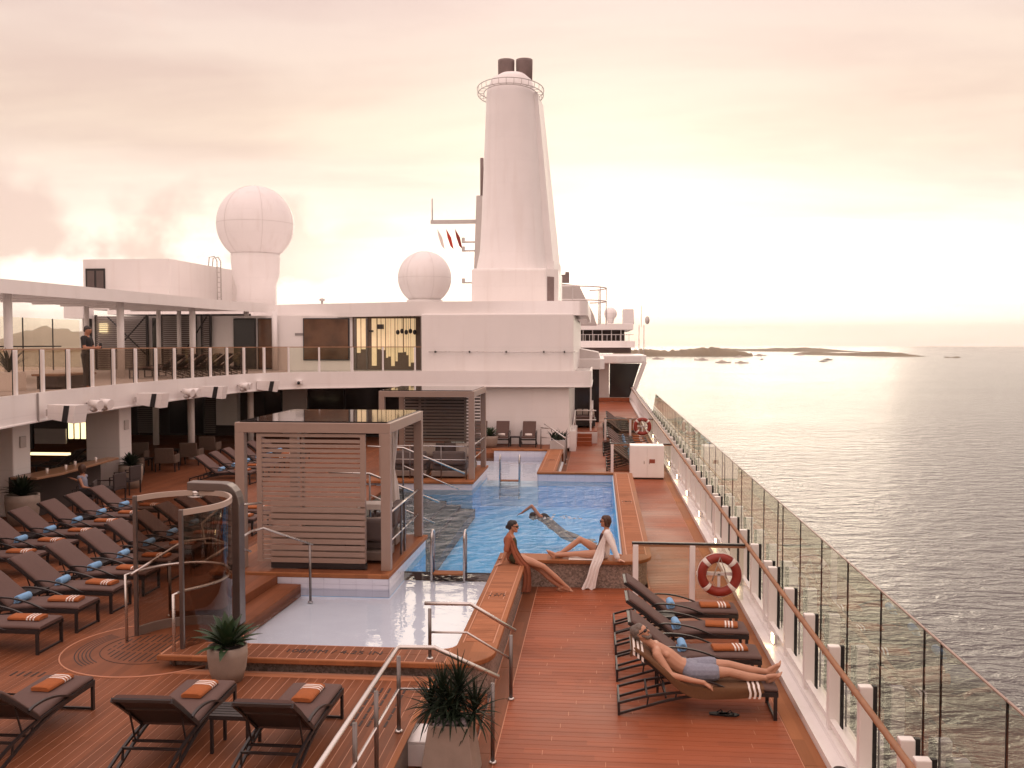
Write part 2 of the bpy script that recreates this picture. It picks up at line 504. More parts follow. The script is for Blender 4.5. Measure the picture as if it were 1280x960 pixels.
    def prism(self, poly, z0, z1, smooth=False):
        n = len(poly)
        ar = sum(poly[i][0] * poly[(i + 1) % n][1] - poly[(i + 1) % n][0] * poly[i][1] for i in range(n))
        if ar < 0:
            poly = poly[::-1]
        vs = [(x, y, z0) for x, y in poly] + [(x, y, z1) for x, y in poly]
        self._add(vs, [tuple(reversed(range(n))), tuple(range(n, 2 * n))])
        o = len(self.v) - 2 * n
        for i in range(n):
            j = (i + 1) % n
            self.f.append([o + i, o + j, o + n + j, o + n + i])
            self.sm.append(smooth)
            self.mi.append(self.cur)
        return self

    def extr_y(self, poly, y0, y1):
        """polygon in X,Z pulled along Y"""
        o = len(self.v)
        self.prism([(x, z) for x, z in poly], y0, y1)
        for i in range(o, len(self.v)):
            x, z, y = self.v[i]
            self.v[i] = (x, y, z)
        for i in range(len(self.f)):
            if self.f[i][0] >= o:
                self.f[i] = list(reversed(self.f[i]))
        return self

    def extr_x(self, poly, x0, x1):
        """polygon in Y,Z pulled along X"""
        o = len(self.v)
        self.prism([(y, z) for y, z in poly], x0, x1)
        for i in range(o, len(self.v)):
            y, z, x = self.v[i]
            self.v[i] = (x, y, z)
        return self

    def wall(self, pts, z0, z1, th):
        """ribbon following a plan polyline, thickness th to its left"""
        pts = [Vector((p[0], p[1], 0)) for p in pts]
        off = []
        for i, p in enumerate(pts):
            d = (pts[min(i + 1, len(pts) - 1)] - pts[max(i - 1, 0)]).normalized()
            off.append(p + Vector((-d.y, d.x, 0)) * th)
        n = len(pts)
        vs = [(p.x, p.y, z0) for p in pts] + [(p.x, p.y, z1) for p in pts] + [(p.x, p.y, z0) for p in off] + [(p.x, p.y, z1) for p in off]
        self._add(vs[:2 * n], [(i, i + 1, n + i + 1, n + i) for i in range(n - 1)], True)
        self._add(vs[2 * n:], [(i + 1, i, n + i, n + i + 1) for i in range(n - 1)], True)
        self._add(vs, [(n + i, n + i + 1, 3 * n + i + 1, 3 * n + i) for i in range(n - 1)] + [(i + 1, i, 2 * n + i, 2 * n + i + 1) for i in range(n - 1)])
        self._add([vs[0], vs[n], vs[3 * n], vs[2 * n]], [(0, 1, 2, 3)])
        self._add([vs[n - 1], vs[2 * n - 1], vs[4 * n - 1], vs[3 * n - 1]], [(3, 2, 1, 0)])
        return self

    def move(self, mtx, start=0):
        for i in range(start, len(self.v)):
            self.v[i] = tuple(mtx @ Vector(self.v[i]))
        return self

    def mesh(self, name, mats):
        me = bpy.data.meshes.new(name)
        me.from_pydata(self.v, [], self.f)
        for m in (mats if isinstance(mats, (list, tuple)) else [mats]):
            me.materials.append(M[m])
        me.polygons.foreach_set('use_smooth', self.sm)
        me.polygons.foreach_set('material_index', self.mi)
        me.update()
        return me

    def build(self, name, mats, parent=None, bevel=0, loc=None):
        o = bpy.data.objects.new(name, self.mesh(name, mats))
        COL.objects.link(o)
        if parent:
            o.parent = parent
        if loc is not None:
            o.location = loc
        if bevel:
            b = o.modifiers.new('bevel', 'BEVEL')
            b.width = bevel
            b.segments = 2
            b.limit_method = 'ANGLE'
            b.angle_limit = R(50)
        return o


def inst(name, me, parent, loc=(0, 0, 0), rz=0.0, scale=None):
    o = bpy.data.objects.new(name, me)
    COL.objects.link(o)
    o.parent = parent
    o.location = loc
    o.rotation_euler = (0, 0, rz)
    if scale:
        o.scale = scale
    return o


def tag(o, label, cat, group=None):
    o['label'] = label
    o['category'] = cat
    if group:
        o['group'] = group
    return o


def thing(name, label, cat, loc=(0, 0, 0), rz=0.0, group=None):
    o = bpy.data.objects.new(name, None)
    COL.objects.link(o)
    o.location = loc
    o.rotation_euler = (0, 0, rz)
    return tag(o, label, cat, group)


def struct(o):
    o['kind'] = 'structure'
    return o


def stuff(o):
    o['kind'] = 'stuff'
    return o


def dup(root, loc, rz=None, label=None, group=None):
    r = root.copy()
    COL.objects.link(r)
    r.location = loc
    if rz is not None:
        r.rotation_euler = (0, 0, rz)
    if label:
        r['label'] = label
    if group:
        r['group'] = group
    for ch in list(root.children):
        c = ch.copy()
        COL.objects.link(c)
        c.parent = r
        for g in list(ch.children):
            d = g.copy()
            COL.objects.link(d)
            d.parent = c
    return r


def arc(cx, cy, r, a0, a1, n=8, ry=None):
    return [(cx + r * math.cos(R(a0 + (a1 - a0) * i / n)), cy + (ry or r) * math.sin(R(a0 + (a1 - a0) * i / n))) for i in range(n + 1)]


ORD = ['first', 'second', 'third', 'fourth', 'fifth', 'sixth', 'seventh', 'eighth', 'ninth', 'tenth', 'eleventh', 'twelfth']

# ================================================================== SETTING
SEA_Z = -28.0
# --- sea: one sheet to the horizon
mb = MB()
rings = [0, 60, 200, 600, 2000, 6000, 14000]
mb._add([(0, 0, SEA_Z)] + [(r * math.cos(2 * math.pi * k / 48), r * math.sin(2 * math.pi * k / 48), SEA_Z) for r in rings[1:] for k in range(48)],
        [(0, 1 + k, 1 + (k + 1) % 48) for k in range(48)] +
        [(1 + i * 48 + k, 1 + (i + 1) * 48 + k, 1 + (i + 1) * 48 + (k + 1) % 48, 1 + i * 48 + (k + 1) % 48) for i in range(5) for k in range(48)])
struct(mb.build('sea', 'sea_water'))


def ridge(name, mname, p0, p1, depth, hfun, seg=90, rows=7, seed=0):
    """a low island or range of hills with rounded rough relief"""
    p0, p1 = Vector((*p0, 0)), Vector((*p1, 0))
    d = (p1 - p0)
    s = Vector((-d.y, d.x, 0)).normalized()
    vs, fs = [], []
    for j in range(rows):
        b = j / (rows - 1)
        for i in range(seg + 1):
            a = i / seg
            e = math.sin(math.pi * b) ** 0.8
            h = hfun(a) * e * (0.85 + 0.3 * noise.noise(Vector((a * seg * 0.35, b * 4, seed))) + 0.12 * noise.noise(Vector((a * seg, b * 9, seed + 5))))
            wob = 1 + 0.4 * noise.noise(Vector((a * 7, b, seed + 2)))
            q = p0 + d * a + s * ((b - 0.5) * depth * wob * (0.25 + 0.75 * math.sin(math.pi * min(1, max(0, a))) ** 0.5))
            vs.append((q.x, q.y, SEA_Z - 1 + max(0, h)))
    for j in range(rows - 1):
        for i in range(seg):
            k = j * (seg + 1) + i
            fs.append((k, k + 1, k + seg + 2, k + seg + 1))
    m = MB()
    m._add(vs, fs, True)
    return struct(m.build(name, mname))


def bump_h(peak, lo=0.12):
    return lambda a: peak * (lo + (math.sin(math.pi * min(1, a * 1.02)) ** 0.6) * (0.7 + 0.3 * math.sin(a * 9 + 1)))


ridge('island', 'island_green', (40, 2600), (412, 2650), 160, bump_h(22, 0.45), seed=1)
ridge('island', 'island_green', (470, 5200), (1050, 4000), 300, bump_h(20), seed=3)
ridge('island', 'island_green', (640, 3150), (830, 2560), 150, bump_h(15), seed=8)
ridge('islet', 'island_green', (835, 2420), (872, 2400), 14, bump_h(5), seg=20, seed=4)
ridge('hills', 'hill_brown', (-5000, 4800), (-1730, 6530), 1460, lambda a: 157 * (0.55 + 0.3 * math.sin(a * 13 + 0.6) + 0.2 * math.sin(a * 29)), seg=120, seed=11)
ridge('hills', 'hill_brown', (-4600, 3900), (-1350, 5550), 900, lambda a: 71 * (0.6 + 0.3 * math.sin(a * 21)), seg=120, seed=12)
ridge('coast', 'island_green', (-4200, 3000), (-900, 4800), 900, lambda a: 26 * (0.6 + 0.3 * math.sin(a * 31)), seg=120, seed=13)


# --- boats at anchor: hull > nothing else is told apart at this size, so hull and cabin
def boat(x, y, L, rz, label, kind, masts=0):
    b = thing('motor_yacht' if not masts else 'sailing_boat', label, 'boat', (x, y, SEA_Z), rz, 'boats anchored off the island')
    W_ = L * 0.26
    h = MB()
    pl = [(-L / 2, -W_ / 2), (L * 0.2, -W_ / 2), (L * 0.42, -W_ * 0.25), (L / 2, 0), (L * 0.42, W_ * 0.25), (L * 0.2, W_ / 2), (-L / 2, W_ / 2)]
    h.prism(pl, -0.3, L * 0.075)
    h.build('hull', kind, b)
    c = MB()
    c.prism([(-L * 0.30, -W_ * 0.38), (L * 0.08, -W_ * 0.38), (L * 0.16, 0), (L * 0.08, W_ * 0.38), (-L * 0.30, W_ * 0.38)], L * 0.075, L * 0.13)
    c.prism([(-L * 0.22, -W_ * 0.3), (-L * 0.02, -W_ * 0.3), (-L * 0.02, W_ * 0.3), (-L * 0.22, W_ * 0.3)], L * 0.13, L * 0.17)
    c.build('cabin', 'boat_white', b)
    m = MB()
    if masts:
        m.tube([(0, 0, L * 0.1), (0, 0, L * 0.9)], L * 0.008, 6)
    else:
        m.tube([(-L * 0.1, 0, L * 0.16), (-L * 0.1, 0, L * 0.27)], L * 0.012, 6)
    m.build('mast', 'boat_dark', b)


boat(128, 2085, 26, R(5), 'small pale motor yacht anchored nearest to the ship', 'boat_white')
boat(205, 1950, 28, R(170), 'long low yacht lying behind the twin cluster of boats', 'boat_white')
boat(216, 1690, 27, R(8), 'large white motor yacht with stacked decks near the island', 'boat_white')
boat(244, 1665, 24, R(20), 'white motor yacht overlapping the larger yacht beside it', 'boat_white')
boat(345, 2420, 26, R(175), 'flat pale barge anchored off the middle of the island', 'boat_white')
boat(342, 2050, 14, R(60), 'tiny dark launch alone between the yachts', 'boat_dark')
boat(445, 2700, 34, R(3), 'slim white yacht close under the island shore', 'boat_white', 1)
boat(590, 2900, 30, R(175), 'pale yacht near the tip of the island', 'boat_white', 1)
boat(470, 2020, 22, R(30), 'dark hulled boat farthest out near the island tip', 'boat_dark')
boat(417, 1830, 17, R(15), 'small dark boat nearest the open water', 'boat_dark')

# --- hull of the ship below the decks
hull = MB()
hull.box((-34, -12, SEA_Z - 2), (3.0, 128, -0.7))
MB().box((-34, -12, 3.0), (3.02, 3.2, 3.2)).box((-34, -12, -0.7), (3.0, -2.0, 3.0)).build('unseen_aft_deck', 'white_paint')  # unseen deck below the camera, added to shade the near boards
struct(bpy.data.objects['unseen_aft_deck'])
h_ = hull.build('ship_hull', 'white_paint')
tag(h_, 'white steel hull of the cruise ship under the decks', 'ship')

# --- starboard deck (z = 0): boards run across the ship
deck = MB()
deck.box((-1.45, -6, -0.7), (3.02, 18.9, -0.0035)).box((1.0, 18.9, -0.7), (3.02, 31.86, -0.0035)).box((-1.45, 31.86, -0.7), (3.02, 61, -0.0035))
deck_o = struct(deck.build('starboard_deck', 'caulk'))
rnd = random.Random(3)
bd = []
y = 8.6
row = 0
near, far = [], MB()
while y < 60.5:
    off = (row * 0.83) % 2.4
    xs = [-1.18]
    x = -1.18 + (off if off > 0.25 else off + 1.2)
    while x < 2.3:
        xs.append(x)
        x += 2.4
    xs.append(2.345)
    for a, b in zip(xs[:-1], xs[1:]):
        if 18.8 < y < 31.8:
            a = max(a, 1.03)
        if b - a < 0.02:
            continue
        bx = (a + 0.004, y + 0.004, -0.0115), (b - 0.004, y + PR - 0.005, rnd.uniform(-0.0008, 0.0))
        if y < 17.5 and len(near) < 170:
            near.append(bx)
        else:
            far.box(*bx)
    y += PR
    row += 1
for a, b in near:
    m = MB().box(a, b)
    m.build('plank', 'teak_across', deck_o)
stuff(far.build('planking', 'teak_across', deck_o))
for k in range(18):      # margin boards along both sides
    y0 = 8.0 + k * 3.0
    MB().box((2.355, y0 + 0.004, -0.0115), (2.595, y0 + 2.996, 0.004)).build('margin_plank', 'teak_border', deck_o)
    if not 21 < y0 + 2 < 33:
        MB().box((-1.43, y0 + 0.004, -0.0115), (-1.19, min(y0 + 2.996, 18.78 if y0 < 19 else 99), 0.003)).build('margin_plank', 'teak_along', deck_o)

# --- port deck (z = 0.36): boards run along the ship
DZ = 0.36
pdk = MB()
pdk.box((-34, -6, -0.7), (-7.1, 46, DZ - 0.0035))
pdk.box((-7.1, -6, -0.7), (-2.18, 12.52, DZ - 0.0035))
pdk_o = struct(pdk.build('port_deck', 'caulk_light'))
far = MB()
RC, RR = (-6.45, 13.35), 1.28
for i in range(int((30 - 2.2) / PL)):
    x1 = -2.2 - i * PL - 0.004
    x0 = x1 - PL + 0.0105
    xm = (x0 + x1) / 2
    top = DZ + rnd.uniform(-0.0008, 0)
    if xm > -7.0:
        e = 12.1
        segs = [(8.2, 12.3)]
    elif xm > -13.2:
        segs = [(8.2, 12.3), (12.3, 19.0), (19.0, 45.0)]
    else:
        segs = [(8.2, 45.0)]
    # leave the round shower tray free
    dx = xm - RC[0]
    hole = None
    RH = RR - 0.09
    if abs(dx) < RH:
        hh = math.sqrt(RH * RH - dx * dx)
        hole = (RC[1] - hh, RC[1] + hh)
    for k, (a, b) in enumerate(segs):
        parts = [(a, b)]
        if hole:
            parts = []
            if a < hole[0]:
                parts.append((a, min(b, hole[0])))
            if b > hole[1]:
                parts.append((max(a, hole[1]), b))
        for p, q in parts:
            if q - p < 0.05:
                continue
            if xm > -13.2 and k < 2 and i < 90:
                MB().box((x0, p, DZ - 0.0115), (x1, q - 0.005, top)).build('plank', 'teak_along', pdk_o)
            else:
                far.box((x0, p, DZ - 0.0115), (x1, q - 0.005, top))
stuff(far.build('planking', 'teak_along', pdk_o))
# border board along the pool steps and at the edge above the starboard deck
MB().box((-7.0, 12.305, DZ - 0.0115), (-2.19, 12.435, DZ + 0.002)).build('margin_plank', 'teak_coping', pdk_o)
MB().box((-2.19, 8.2, DZ - 0.0115), (-2.12, 12.4, DZ + 0.004)).build('edge_trim', 'teak_border', pdk_o)
MB().box((-2.18, -6, -0.02), (-2.14, 12.44, DZ - 0.02)).build('edge_face', 'taupe_dark', pdk_o)
# round tray in front of the shower: rim, slotted drain, slatted centre
tray = MB()
tray.lathe([(0.01, DZ - 0.03), (RR - 0.01, DZ - 0.03), (RR - 0.01, DZ + 0.004), (0.01, DZ + 0.004)], (RC[0], RC[1], 0), 64, False)
tray_o = tray.build('shower_tray', 'teak_along', pdk_o)
rim = MB()
rim.tube([(*p, DZ + 0.004) for p in arc(RC[0], RC[1], RR - 0.012, 0, 360, 72)][:-1], 0.012, 6, True)
rim.build('rim', 'caulk', tray_o)
sl = MB()
for k in range(5):
    sl.wall(arc(RC[0], RC[1], 1.08 - k * 0.05, 150, 235, 26), DZ - 0.02, DZ + 0.0065, 0.016)
sl.build('drain_slot', 'lettering', tray_o)
sl = MB()
for k in range(15):
    dx = -0.62 + k * 0.088
    hh = math.sqrt(max(0, 0.66 ** 2 - dx * dx))
    for q in range(3):
        a = RC[1] - hh + q * 2 * hh / 3
        sl.box((RC[0] + dx, a + 0.03, DZ - 0.02), (RC[0] + dx + 0.022, a + 2 * hh / 3 - 0.03, DZ + 0.0065))
sl.build('grate_slot', 'lettering', tray_o)
sl = MB()
sl.tube([(*p, DZ + 0.005) for p in arc(RC[0], RC[1], 0.74, 120, 300, 40)], 0.006, 5)
sl.build('groove', 'lettering', tray_o)
# slotted drain mats sunk in the deck
for (cx, cy, n, m_) in ((-2.62, 11.75, 5, 3), (-2.62, 11.1, 5, 3), (-7.6, 12.35, 5, 1)):
    g = MB()
    for i in range(n):
        for j in range(m_):
            g.box((cx - 0.25 + i * 0.1, cy - 0.32 + j * 0.21, DZ - 0.01), (cx - 0.25 + i * 0.1 + 0.028, cy - 0.32 + j * 0.21 + 0.17, DZ + 0.0035))
    g.build('drain_slots', 'lettering', pdk_o)

# steps from the port deck down to the starboard deck
st = thing('deck_steps', 'two teak steps between the higher and lower deck beside the planter', 'steps', (-2.14, 10.9, 0))
for k in range(2):
    MB().box((0.0 + k * 0.34, 0, 0.001), (0.335 + k * 0.34, 1.7, 0.235 - k * 0.12)).build('step', 'teak_along', st)

# ================================================================== POOL
CT = 0.55        # top of the coping
WZ = 0.25        # water level
pool = bpy.data.objects.new('swimming_pool', None)
COL.objects.link(pool)
struct(pool)
# basin floors
MB().box((-6.5, 18.75, -0.69), (0.5, 31.7, -0.60)).build('pool_floor', 'tile_blue', pool)
MB().box((-6.4, 13.1, -0.69), (-1.98, 18.75, 0.09)).build('splash_floor', 'splash_floor', pool)
MB().box((-6.5, 31.7, -0.69), (-1.38, 38.6, 0.05)).build('shelf_floor', 'splash_floor', pool)
for k in range(6):
    x0 = -6.5 + k * 0.45
    MB().box((x0, 21.1, -0.59), (x0 + 0.449, 29.45, 0.28 - k * 0.12)).build('step', 'stone_steps', pool)
MB().box((-7.1, 21.2, 0.0), (-6.501, 29.4, DZ)).build('landing', 'teak_along', pool)


def tile_band(name, a, b, n, axis, z0, z1, out, mn='tile_white'):
    """a tiled wall above and below the water, tiles proud of the grout"""
    w = MB()
    (x0, y0), (x1, y1) = a, b
    if axis == 'x':
        w.box((x0, y0, -0.68), (x1, y0 + 0.2, z1))
    else:
        w.box((x0, y0, -0.68), (x0 + 0.2, y1, z1))
    wo = w.build(name, 'grout', pool)
    t, tw = MB(), MB()
    L = (x1 - x0) if axis == 'x' else (y1 - y0)
    rows = [(z0 + i * (z1 - z0) / 3, z0 + (i + 1) * (z1 - z0) / 3) for i in range(3)]
    rows.insert(0, (-0.6, z0))
    k = max(1, int(L / 0.3))
    for r0, r1 in rows:
        for i in range(k):
            p, q = L * i / k + 0.003, L * (i + 1) / k - 0.003
            if axis == 'x':
                f = y0 if out < 0 else y0 + 0.2
                (tw if r0 < -0.3 else t).box((x0 + p, f - 0.006, r0 + 0.003), (x0 + q, f + 0.006, r1 - 0.003))
            else:
                f = x0 if out < 0 else x0 + 0.2
                (tw if r0 < -0.3 else t).box((f - 0.006, y0 + p, r0 + 0.003), (f + 0.006, y0 + q, r1 - 0.003))
    stuff(t.build('tiles', mn, wo))
    stuff(tw.build('tiles', 'tile_blue', wo))


tile_band('tiled_wall', (-1.98, 31.68), (0.5, 31.68), 0, 'x', 0.1, 0.475, -1)      # far side of the main pool
tile_band('tiled_wall', (-4.2, 38.52), (-1.9, 38.52), 0, 'x', 0.02, 0.475, -1)     # far side of the shelf
tile_band('tiled_wall', (-2.0, 31.75), (-2.0, 38.5), 0, 'y', 0.02, 0.475, -1)
tile_band('tiled_wall', (0.47, 19.3), (0.47, 31.7), 0, 'y', 0.0, 0.475, -1, 'tile_blue')
tile_band('tiled_wall', (-6.32, 17.36), (-3.86, 17.36), 0, 'x', 0.1, 0.44, -1)    # below the near cabana
tile_band('tiled_wall', (-4.05, 17.36), (-4.05, 21.1), 0, 'y', 0.1, 0.44, 1)
tile_band('tiled_wall', (-6.5, 29.5), (-3.9, 29.5), 0, 'x', 0.1, 0.44, -1)        # below the far cabana
tile_band('tiled_wall', (-4.1, 29.5), (-4.1, 33.5), 0, 'y', 0.1, 0.44, 1)
tile_band('tiled_wall', (-1.98, 19.05), (0.5, 19.05), 0, 'x', 0.0, 0.475, 1)

# water sheets
MB()._add([(-6.5, 18.75, WZ), (-1.9, 18.75, WZ), (-1.9, 19.1, WZ), (0.5, 19.1, WZ), (0.5, 31.7, WZ), (-6.5, 31.7, WZ)],
          [(0, 1, 2, 3, 4, 5)]).build('water', 'pool_water', pool)
MB()._add([(-6.4, 13.0, WZ - 0.002), (-1.9, 13.0, WZ - 0.002), (-1.9, 18.75, WZ - 0.002), (-6.4, 18.75, WZ - 0.002)],
          [(0, 1, 2, 3)]).build('water', 'splash_water', pool)
MB()._add([(-6.5, 31.7, WZ - 0.002), (-1.9, 31.7, WZ - 0.002), (-1.9, 38.6, WZ - 0.002), (-6.5, 38.6, WZ - 0.002)],
          [(0, 1, 2, 3)]).build('water', 'splash_water', pool)
MB().box((-3.9, 18.72, -0.3), (-1.98, 18.78, WZ + 0.006)).build('pool_lip', 'lettering', pool)

# mosaic walls under the coping, outer side
mz = MB()
cor = arc(-1.98, 13.17, 0.52, -90, 0, 10)
mz.wall([(-5.9, 12.65)] + cor + [(-1.46, 18.80)] + [(0.3, 18.80)] + arc(0.42, 19.37, 0.57, -90, 0, 8) + [(1.02, 31.7)], -0.02, CT - 0.05, 0.12)
mz.build('mosaic_wall', 'mosaic', pool)
mz = MB()
mz.wall([(-1.46, 31.85), (-1.46, 38.6)], -0.02, CT - 0.05, 0.12)
mz.wall([(1.0, 31.87), (-1.5, 31.87)], -0.02, CT - 0.05, 0.1)
mz.build('mosaic_wall', 'mosaic', pool)

# coping: a sheet with boards proud of it
cop = MB()
outer = [(-6.0, 12.46)] + arc(-2.02, 13.08, 0.62, -90, 0, 12) + [(-1.40, 18.72), (0.35, 18.72)] + arc(0.42, 19.38, 0.66, -90, 0, 10) + [(1.12, 31.6)] + arc(0.92, 31.66, 0.2, 0, 90, 4) + \
        [(0.5, 31.86), (0.5, 19.32), (-1.98, 19.32)] + [(-1.98, 13.35)] + arc(-2.2, 13.32, 0.22, 0, -90, 5) + [(-6.0, 13.1)]
cop.prism(outer, CT - 0.07, CT)
cop_o = cop.build('coping', 'teak_border', pool, bevel=0.012)
cop2 = MB()
cop2.prism([(-2.02, 31.64), (0.5, 31.64), (0.5, 31.85), (-1.40, 31.92), (-1.40, 38.7), (-4.3, 38.7), (-4.3, 38.48), (-2.02, 38.48)], CT - 0.07, CT + 0.001)
cop2_o = cop2.build('coping', 'teak_border', pool, bevel=0.012)
MB().box((-5.97, 12.515, CT - 0.02), (-2.03, 13.065, CT + 0.002)).build('caulk_bed', 'caulk_light', cop_o)
for i in range(29):        # short boards across the front coping
    x0 = -5.95 + i * 0.135
    MB().box((x0 + 0.004, 12.52, CT - 0.01), (x0 + 0.127, 12.795, CT + 0.005)).build('board', 'teak_along', cop_o)
    MB().box((x0 + 0.004, 12.803, CT - 0.01), (x0 + 0.127, 13.06, CT + 0.005)).build('board', 'teak_along', cop_o)
far = MB()
y = 13.45
while y < 18.6:
    far.box((-1.88, y + 0.003, CT - 0.01), (-1.50, y + 0.086, CT + 0.004))
    y += 0.09
x = -1.35
y = 19.45
while y < 31.5:
    far.box((0.60, y + 0.003, CT - 0.01), (0.95, y + 0.086, CT + 0.004))
    y += 0.09
stuff(far.build('boards', 'teak_coping', cop_o))
ln = MB()
for x in (-1.905, -1.475):
    ln.box((x - 0.008, 13.4, CT - 0.01), (x + 0.008, 19.2, CT + 0.0025))
for x in (0.575, 0.975):
    ln.box((x - 0.01, 19.35, CT - 0.01), (x + 0.01, 31.5, CT + 0.0025))
for x in (-1.92, -1.48):
    ln.box((x - 0.01, 32.0, CT - 0.01), (x + 0.01, 38.5, CT + 0.0035))
for yy in (12.50, 13.08):
    ln.box((-5.95, yy - 0.005, CT - 0.01), (-2.1, yy + 0.005, CT + 0.0028))
ln.build('caulk_line', 'caulk', cop_o)


def text(name, body, size, loc, rz, mname, parent, rx=0.0, ext=0.002, ry=0.0):
    c = bpy.data.curves.new(name, 'FONT')
    c.body = body
    c.size = size
    c.extrude = ext
    c.align_x = 'CENTER'
    c.align_y = 'CENTER'
    t = bpy.data.objects.new(name + '_tmp', c)
    COL.objects.link(t)
    dg = bpy.context.evaluated_depsgraph_get()
    me = bpy.data.meshes.new_from_object(t.evaluated_get(dg))
    bpy.data.objects.remove(t)
    me.materials.clear()
    me.materials.append(M[mname])
    o = bpy.data.objects.new(name, me)
    COL.objects.link(o)
    o.parent = parent
    o.location = loc
    o.rotation_euler = (rx, ry, rz)
    return o


text('lettering', '108MM / 4.25 IN', 0.20, (-3.62, 12.80, CT + 0.0075), 0, 'lettering', cop_o)
# framed depth marks let into the coping
for (x, y, p) in ((-1.69, 16.0, cop_o), (0.775, 25.9, cop_o), (-1.70, 35.0, cop2_o)):
    f = MB()
    for (a, b) in (((x - .13, y - .27), (x - .117, y + .27)), ((x + .117, y - .27), (x + .13, y + .27)), ((x - .13, y - .27), (x + .13, y - .257)), ((x - .13, y + .257), (x + .13, y + .27))):
        f.box((*a, CT), (*b, CT + 0.0065))
    f.build('depth_mark_frame', 'caulk', p)
    text('depth_mark', '1.4 M\n4 FT 7', 0.11, (x, y, CT + 0.0075), 0, 'lettering', p)

# wooden steps down into the splash pool
sp = thing('splash_pool_steps', 'brown wooden steps going down into the shallow white pool', 'steps', (0, 0, 0))
MB().prism([(-6.9, 14.8), (-6.1, 15.0), (-5.95, 17.3), (-6.9, 17.3)], 0.0, 0.48).build('step', 'teak_along', sp, bevel=0.01)
MB().prism([(-6.1, 14.4), (-5.62, 14.3), (-5.5, 17.28), (-5.96, 17.3)], 0.1, 0.335).build('step', 'teak_along', sp, bevel=0.01)
MB().box((-7.1, 12.5, -0.1), (-5.6, 14.3, DZ - 0.002)).build('landing', 'teak_along', sp)
MB().box((-7.1, 14.3, -0.1), (-6.9, 17.3, DZ - 0.001)).build('side_board', 'teak_along', sp)

# ================================================================== SUPERSTRUCTURE
UZ = 3.55        # upper deck floor
EDGE = [(-12.9, 6), (-12.95, 14), (-13.2, 20), (-13.65, 23), (-14.0, 27), (-14.1, 32), (-13.9, 36.3), (-13.3, 38.6), (-12.2, 39.8), (-10.6, 40.5), (-9.6, 41.2), (-8.6, 41.6), (-5, 41.8), (-0.75, 42.0)] + arc(-0.75, 42.45, 0.45, -80, 0, 6) + [(-0.30, 50)]
bal = thing('side_balcony', 'long white curved balcony band sweeping round the pool deck on the left', 'balcony', (0, 0, 0))
m = MB()
m.wall(EDGE, 2.9, 3.62, 0.08)
m.build('fascia', 'white_paint', bal)
m = MB()
m.prism([(p[0] - 0.1, p[1] + (0.1 if p[1] > 39 else 0)) for p in EDGE] + [(-34, 50), (-34, 6)], 3.28, UZ - 0.01)
m.build('deck_slab', 'pale_grey', bal)
m = MB()
m.box((-34, 6, UZ - 0.01), (-14.4, 43.9, UZ))
m.build('deck_boards', 'pale_grey', bal)  # unseen floor, made pale to bounce light onto the canopy underside
m = MB()
m.path([(p[0] + (0.012 if p[1] < 38 else 0), p[1] - (0.02 if p[1] >= 38 else 0), 2.93) for p in EDGE], 0.05, 0.03)
m.build('drip_edge', 'white_paint', bal)
m = MB()
m.box((-13.49, 22.0, 2.92), (-13.45, 22.03, 3.61))
m.build('panel_seam', 'shade_grey', bal)

# lower columns under the balcony
for i, (cx, cy, lab) in enumerate(((-15.45, 23.6, 'wide white rectangular pillar at the far left by the bar'), (-15.35, 28.9, 'wide white rectangular pillar between the bar and the wicker chairs'))):
    c = thing('pillar', lab, 'pillar', (cx, cy, DZ), 0, 'wide pillars under the balcony')
    MB().box((-0.55, -0.38, 0), (0.55, 0.38, 2.93)).build('shaft', 'white_paint', c, bevel=0.03)
    MB().box((0.551, -0.12, 1.75), (0.60, 0.12, 2.05)).build('wall_box', 'pale_grey', c, bevel=0.01)
MBc = MB().lathe([(0.13, 0), (0.13, 2.92)], n=18).mesh('column', 'white_paint')
for i, (cx, cy, lab) in enumerate(((-15.6, 35.6, 'round white column standing behind the row of loungers by the cabana'), (-19.4, 40.6, 'round white column in the shade behind the wicker chairs'),
                                  (-15.1, 40.6, 'round white column rising behind the near cabana roof'))):
    o = bpy.data.objects.new('column', MBc)
    COL.objects.link(o)
    o.location = (cx, cy, DZ)
    tag(o, lab, 'column', 'round columns under the balcony')

# ---------------------------------------------------------- deckhouse under the funnel
dh = thing('deckhouse', 'white deckhouse with dark windows below the funnel', 'deckhouse', (0, 44, 0))


def P(name, mb, mats, par=None, bevel=0):
    """part given in world coordinates"""
    o = mb.build(name, mats, par or dh, bevel)
    b = par or dh
    off = Vector((0, 0, 0))
    while b:
        off += b.location
        b = b.parent
    o.location = -off
    return o


P('lower_wall', MB().box((-5.9, 42.3, 0.2), (-1.28, 60, 2.95)), 'white_paint', bevel=0.02)
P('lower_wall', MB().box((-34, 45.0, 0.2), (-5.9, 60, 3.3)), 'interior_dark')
P('upper_wall', MB().box((-7.95, 42.75, 3.5), (-1.1, 60, 6.15)), 'white_paint', bevel=0.05)
P('upper_wall', MB().box((-25.0, 44.7, 3.5), (-7.95, 60, 6.15)), 'white_paint')
P('plinth', MB().box((-1.28, 42.9, 0.0), (-1.0, 46.2, 0.9)), 'white_paint')
# thin rail with brackets across the big wall
rl = MB().tube([(-7.6, 42.62, 4.45), (-1.05, 42.62, 4.45), (-0.98, 43.4, 4.45)], 0.018, 6)
ro = P('grab_rail', rl, 'steel')
for x in (-7.3, -5.75, -4.1, -2.42, -1.5):
    P('bracket', MB().box((x - 0.03, 42.60, 4.41), (x + 0.03, 42.76, 4.49)), 'dark_frame', ro)
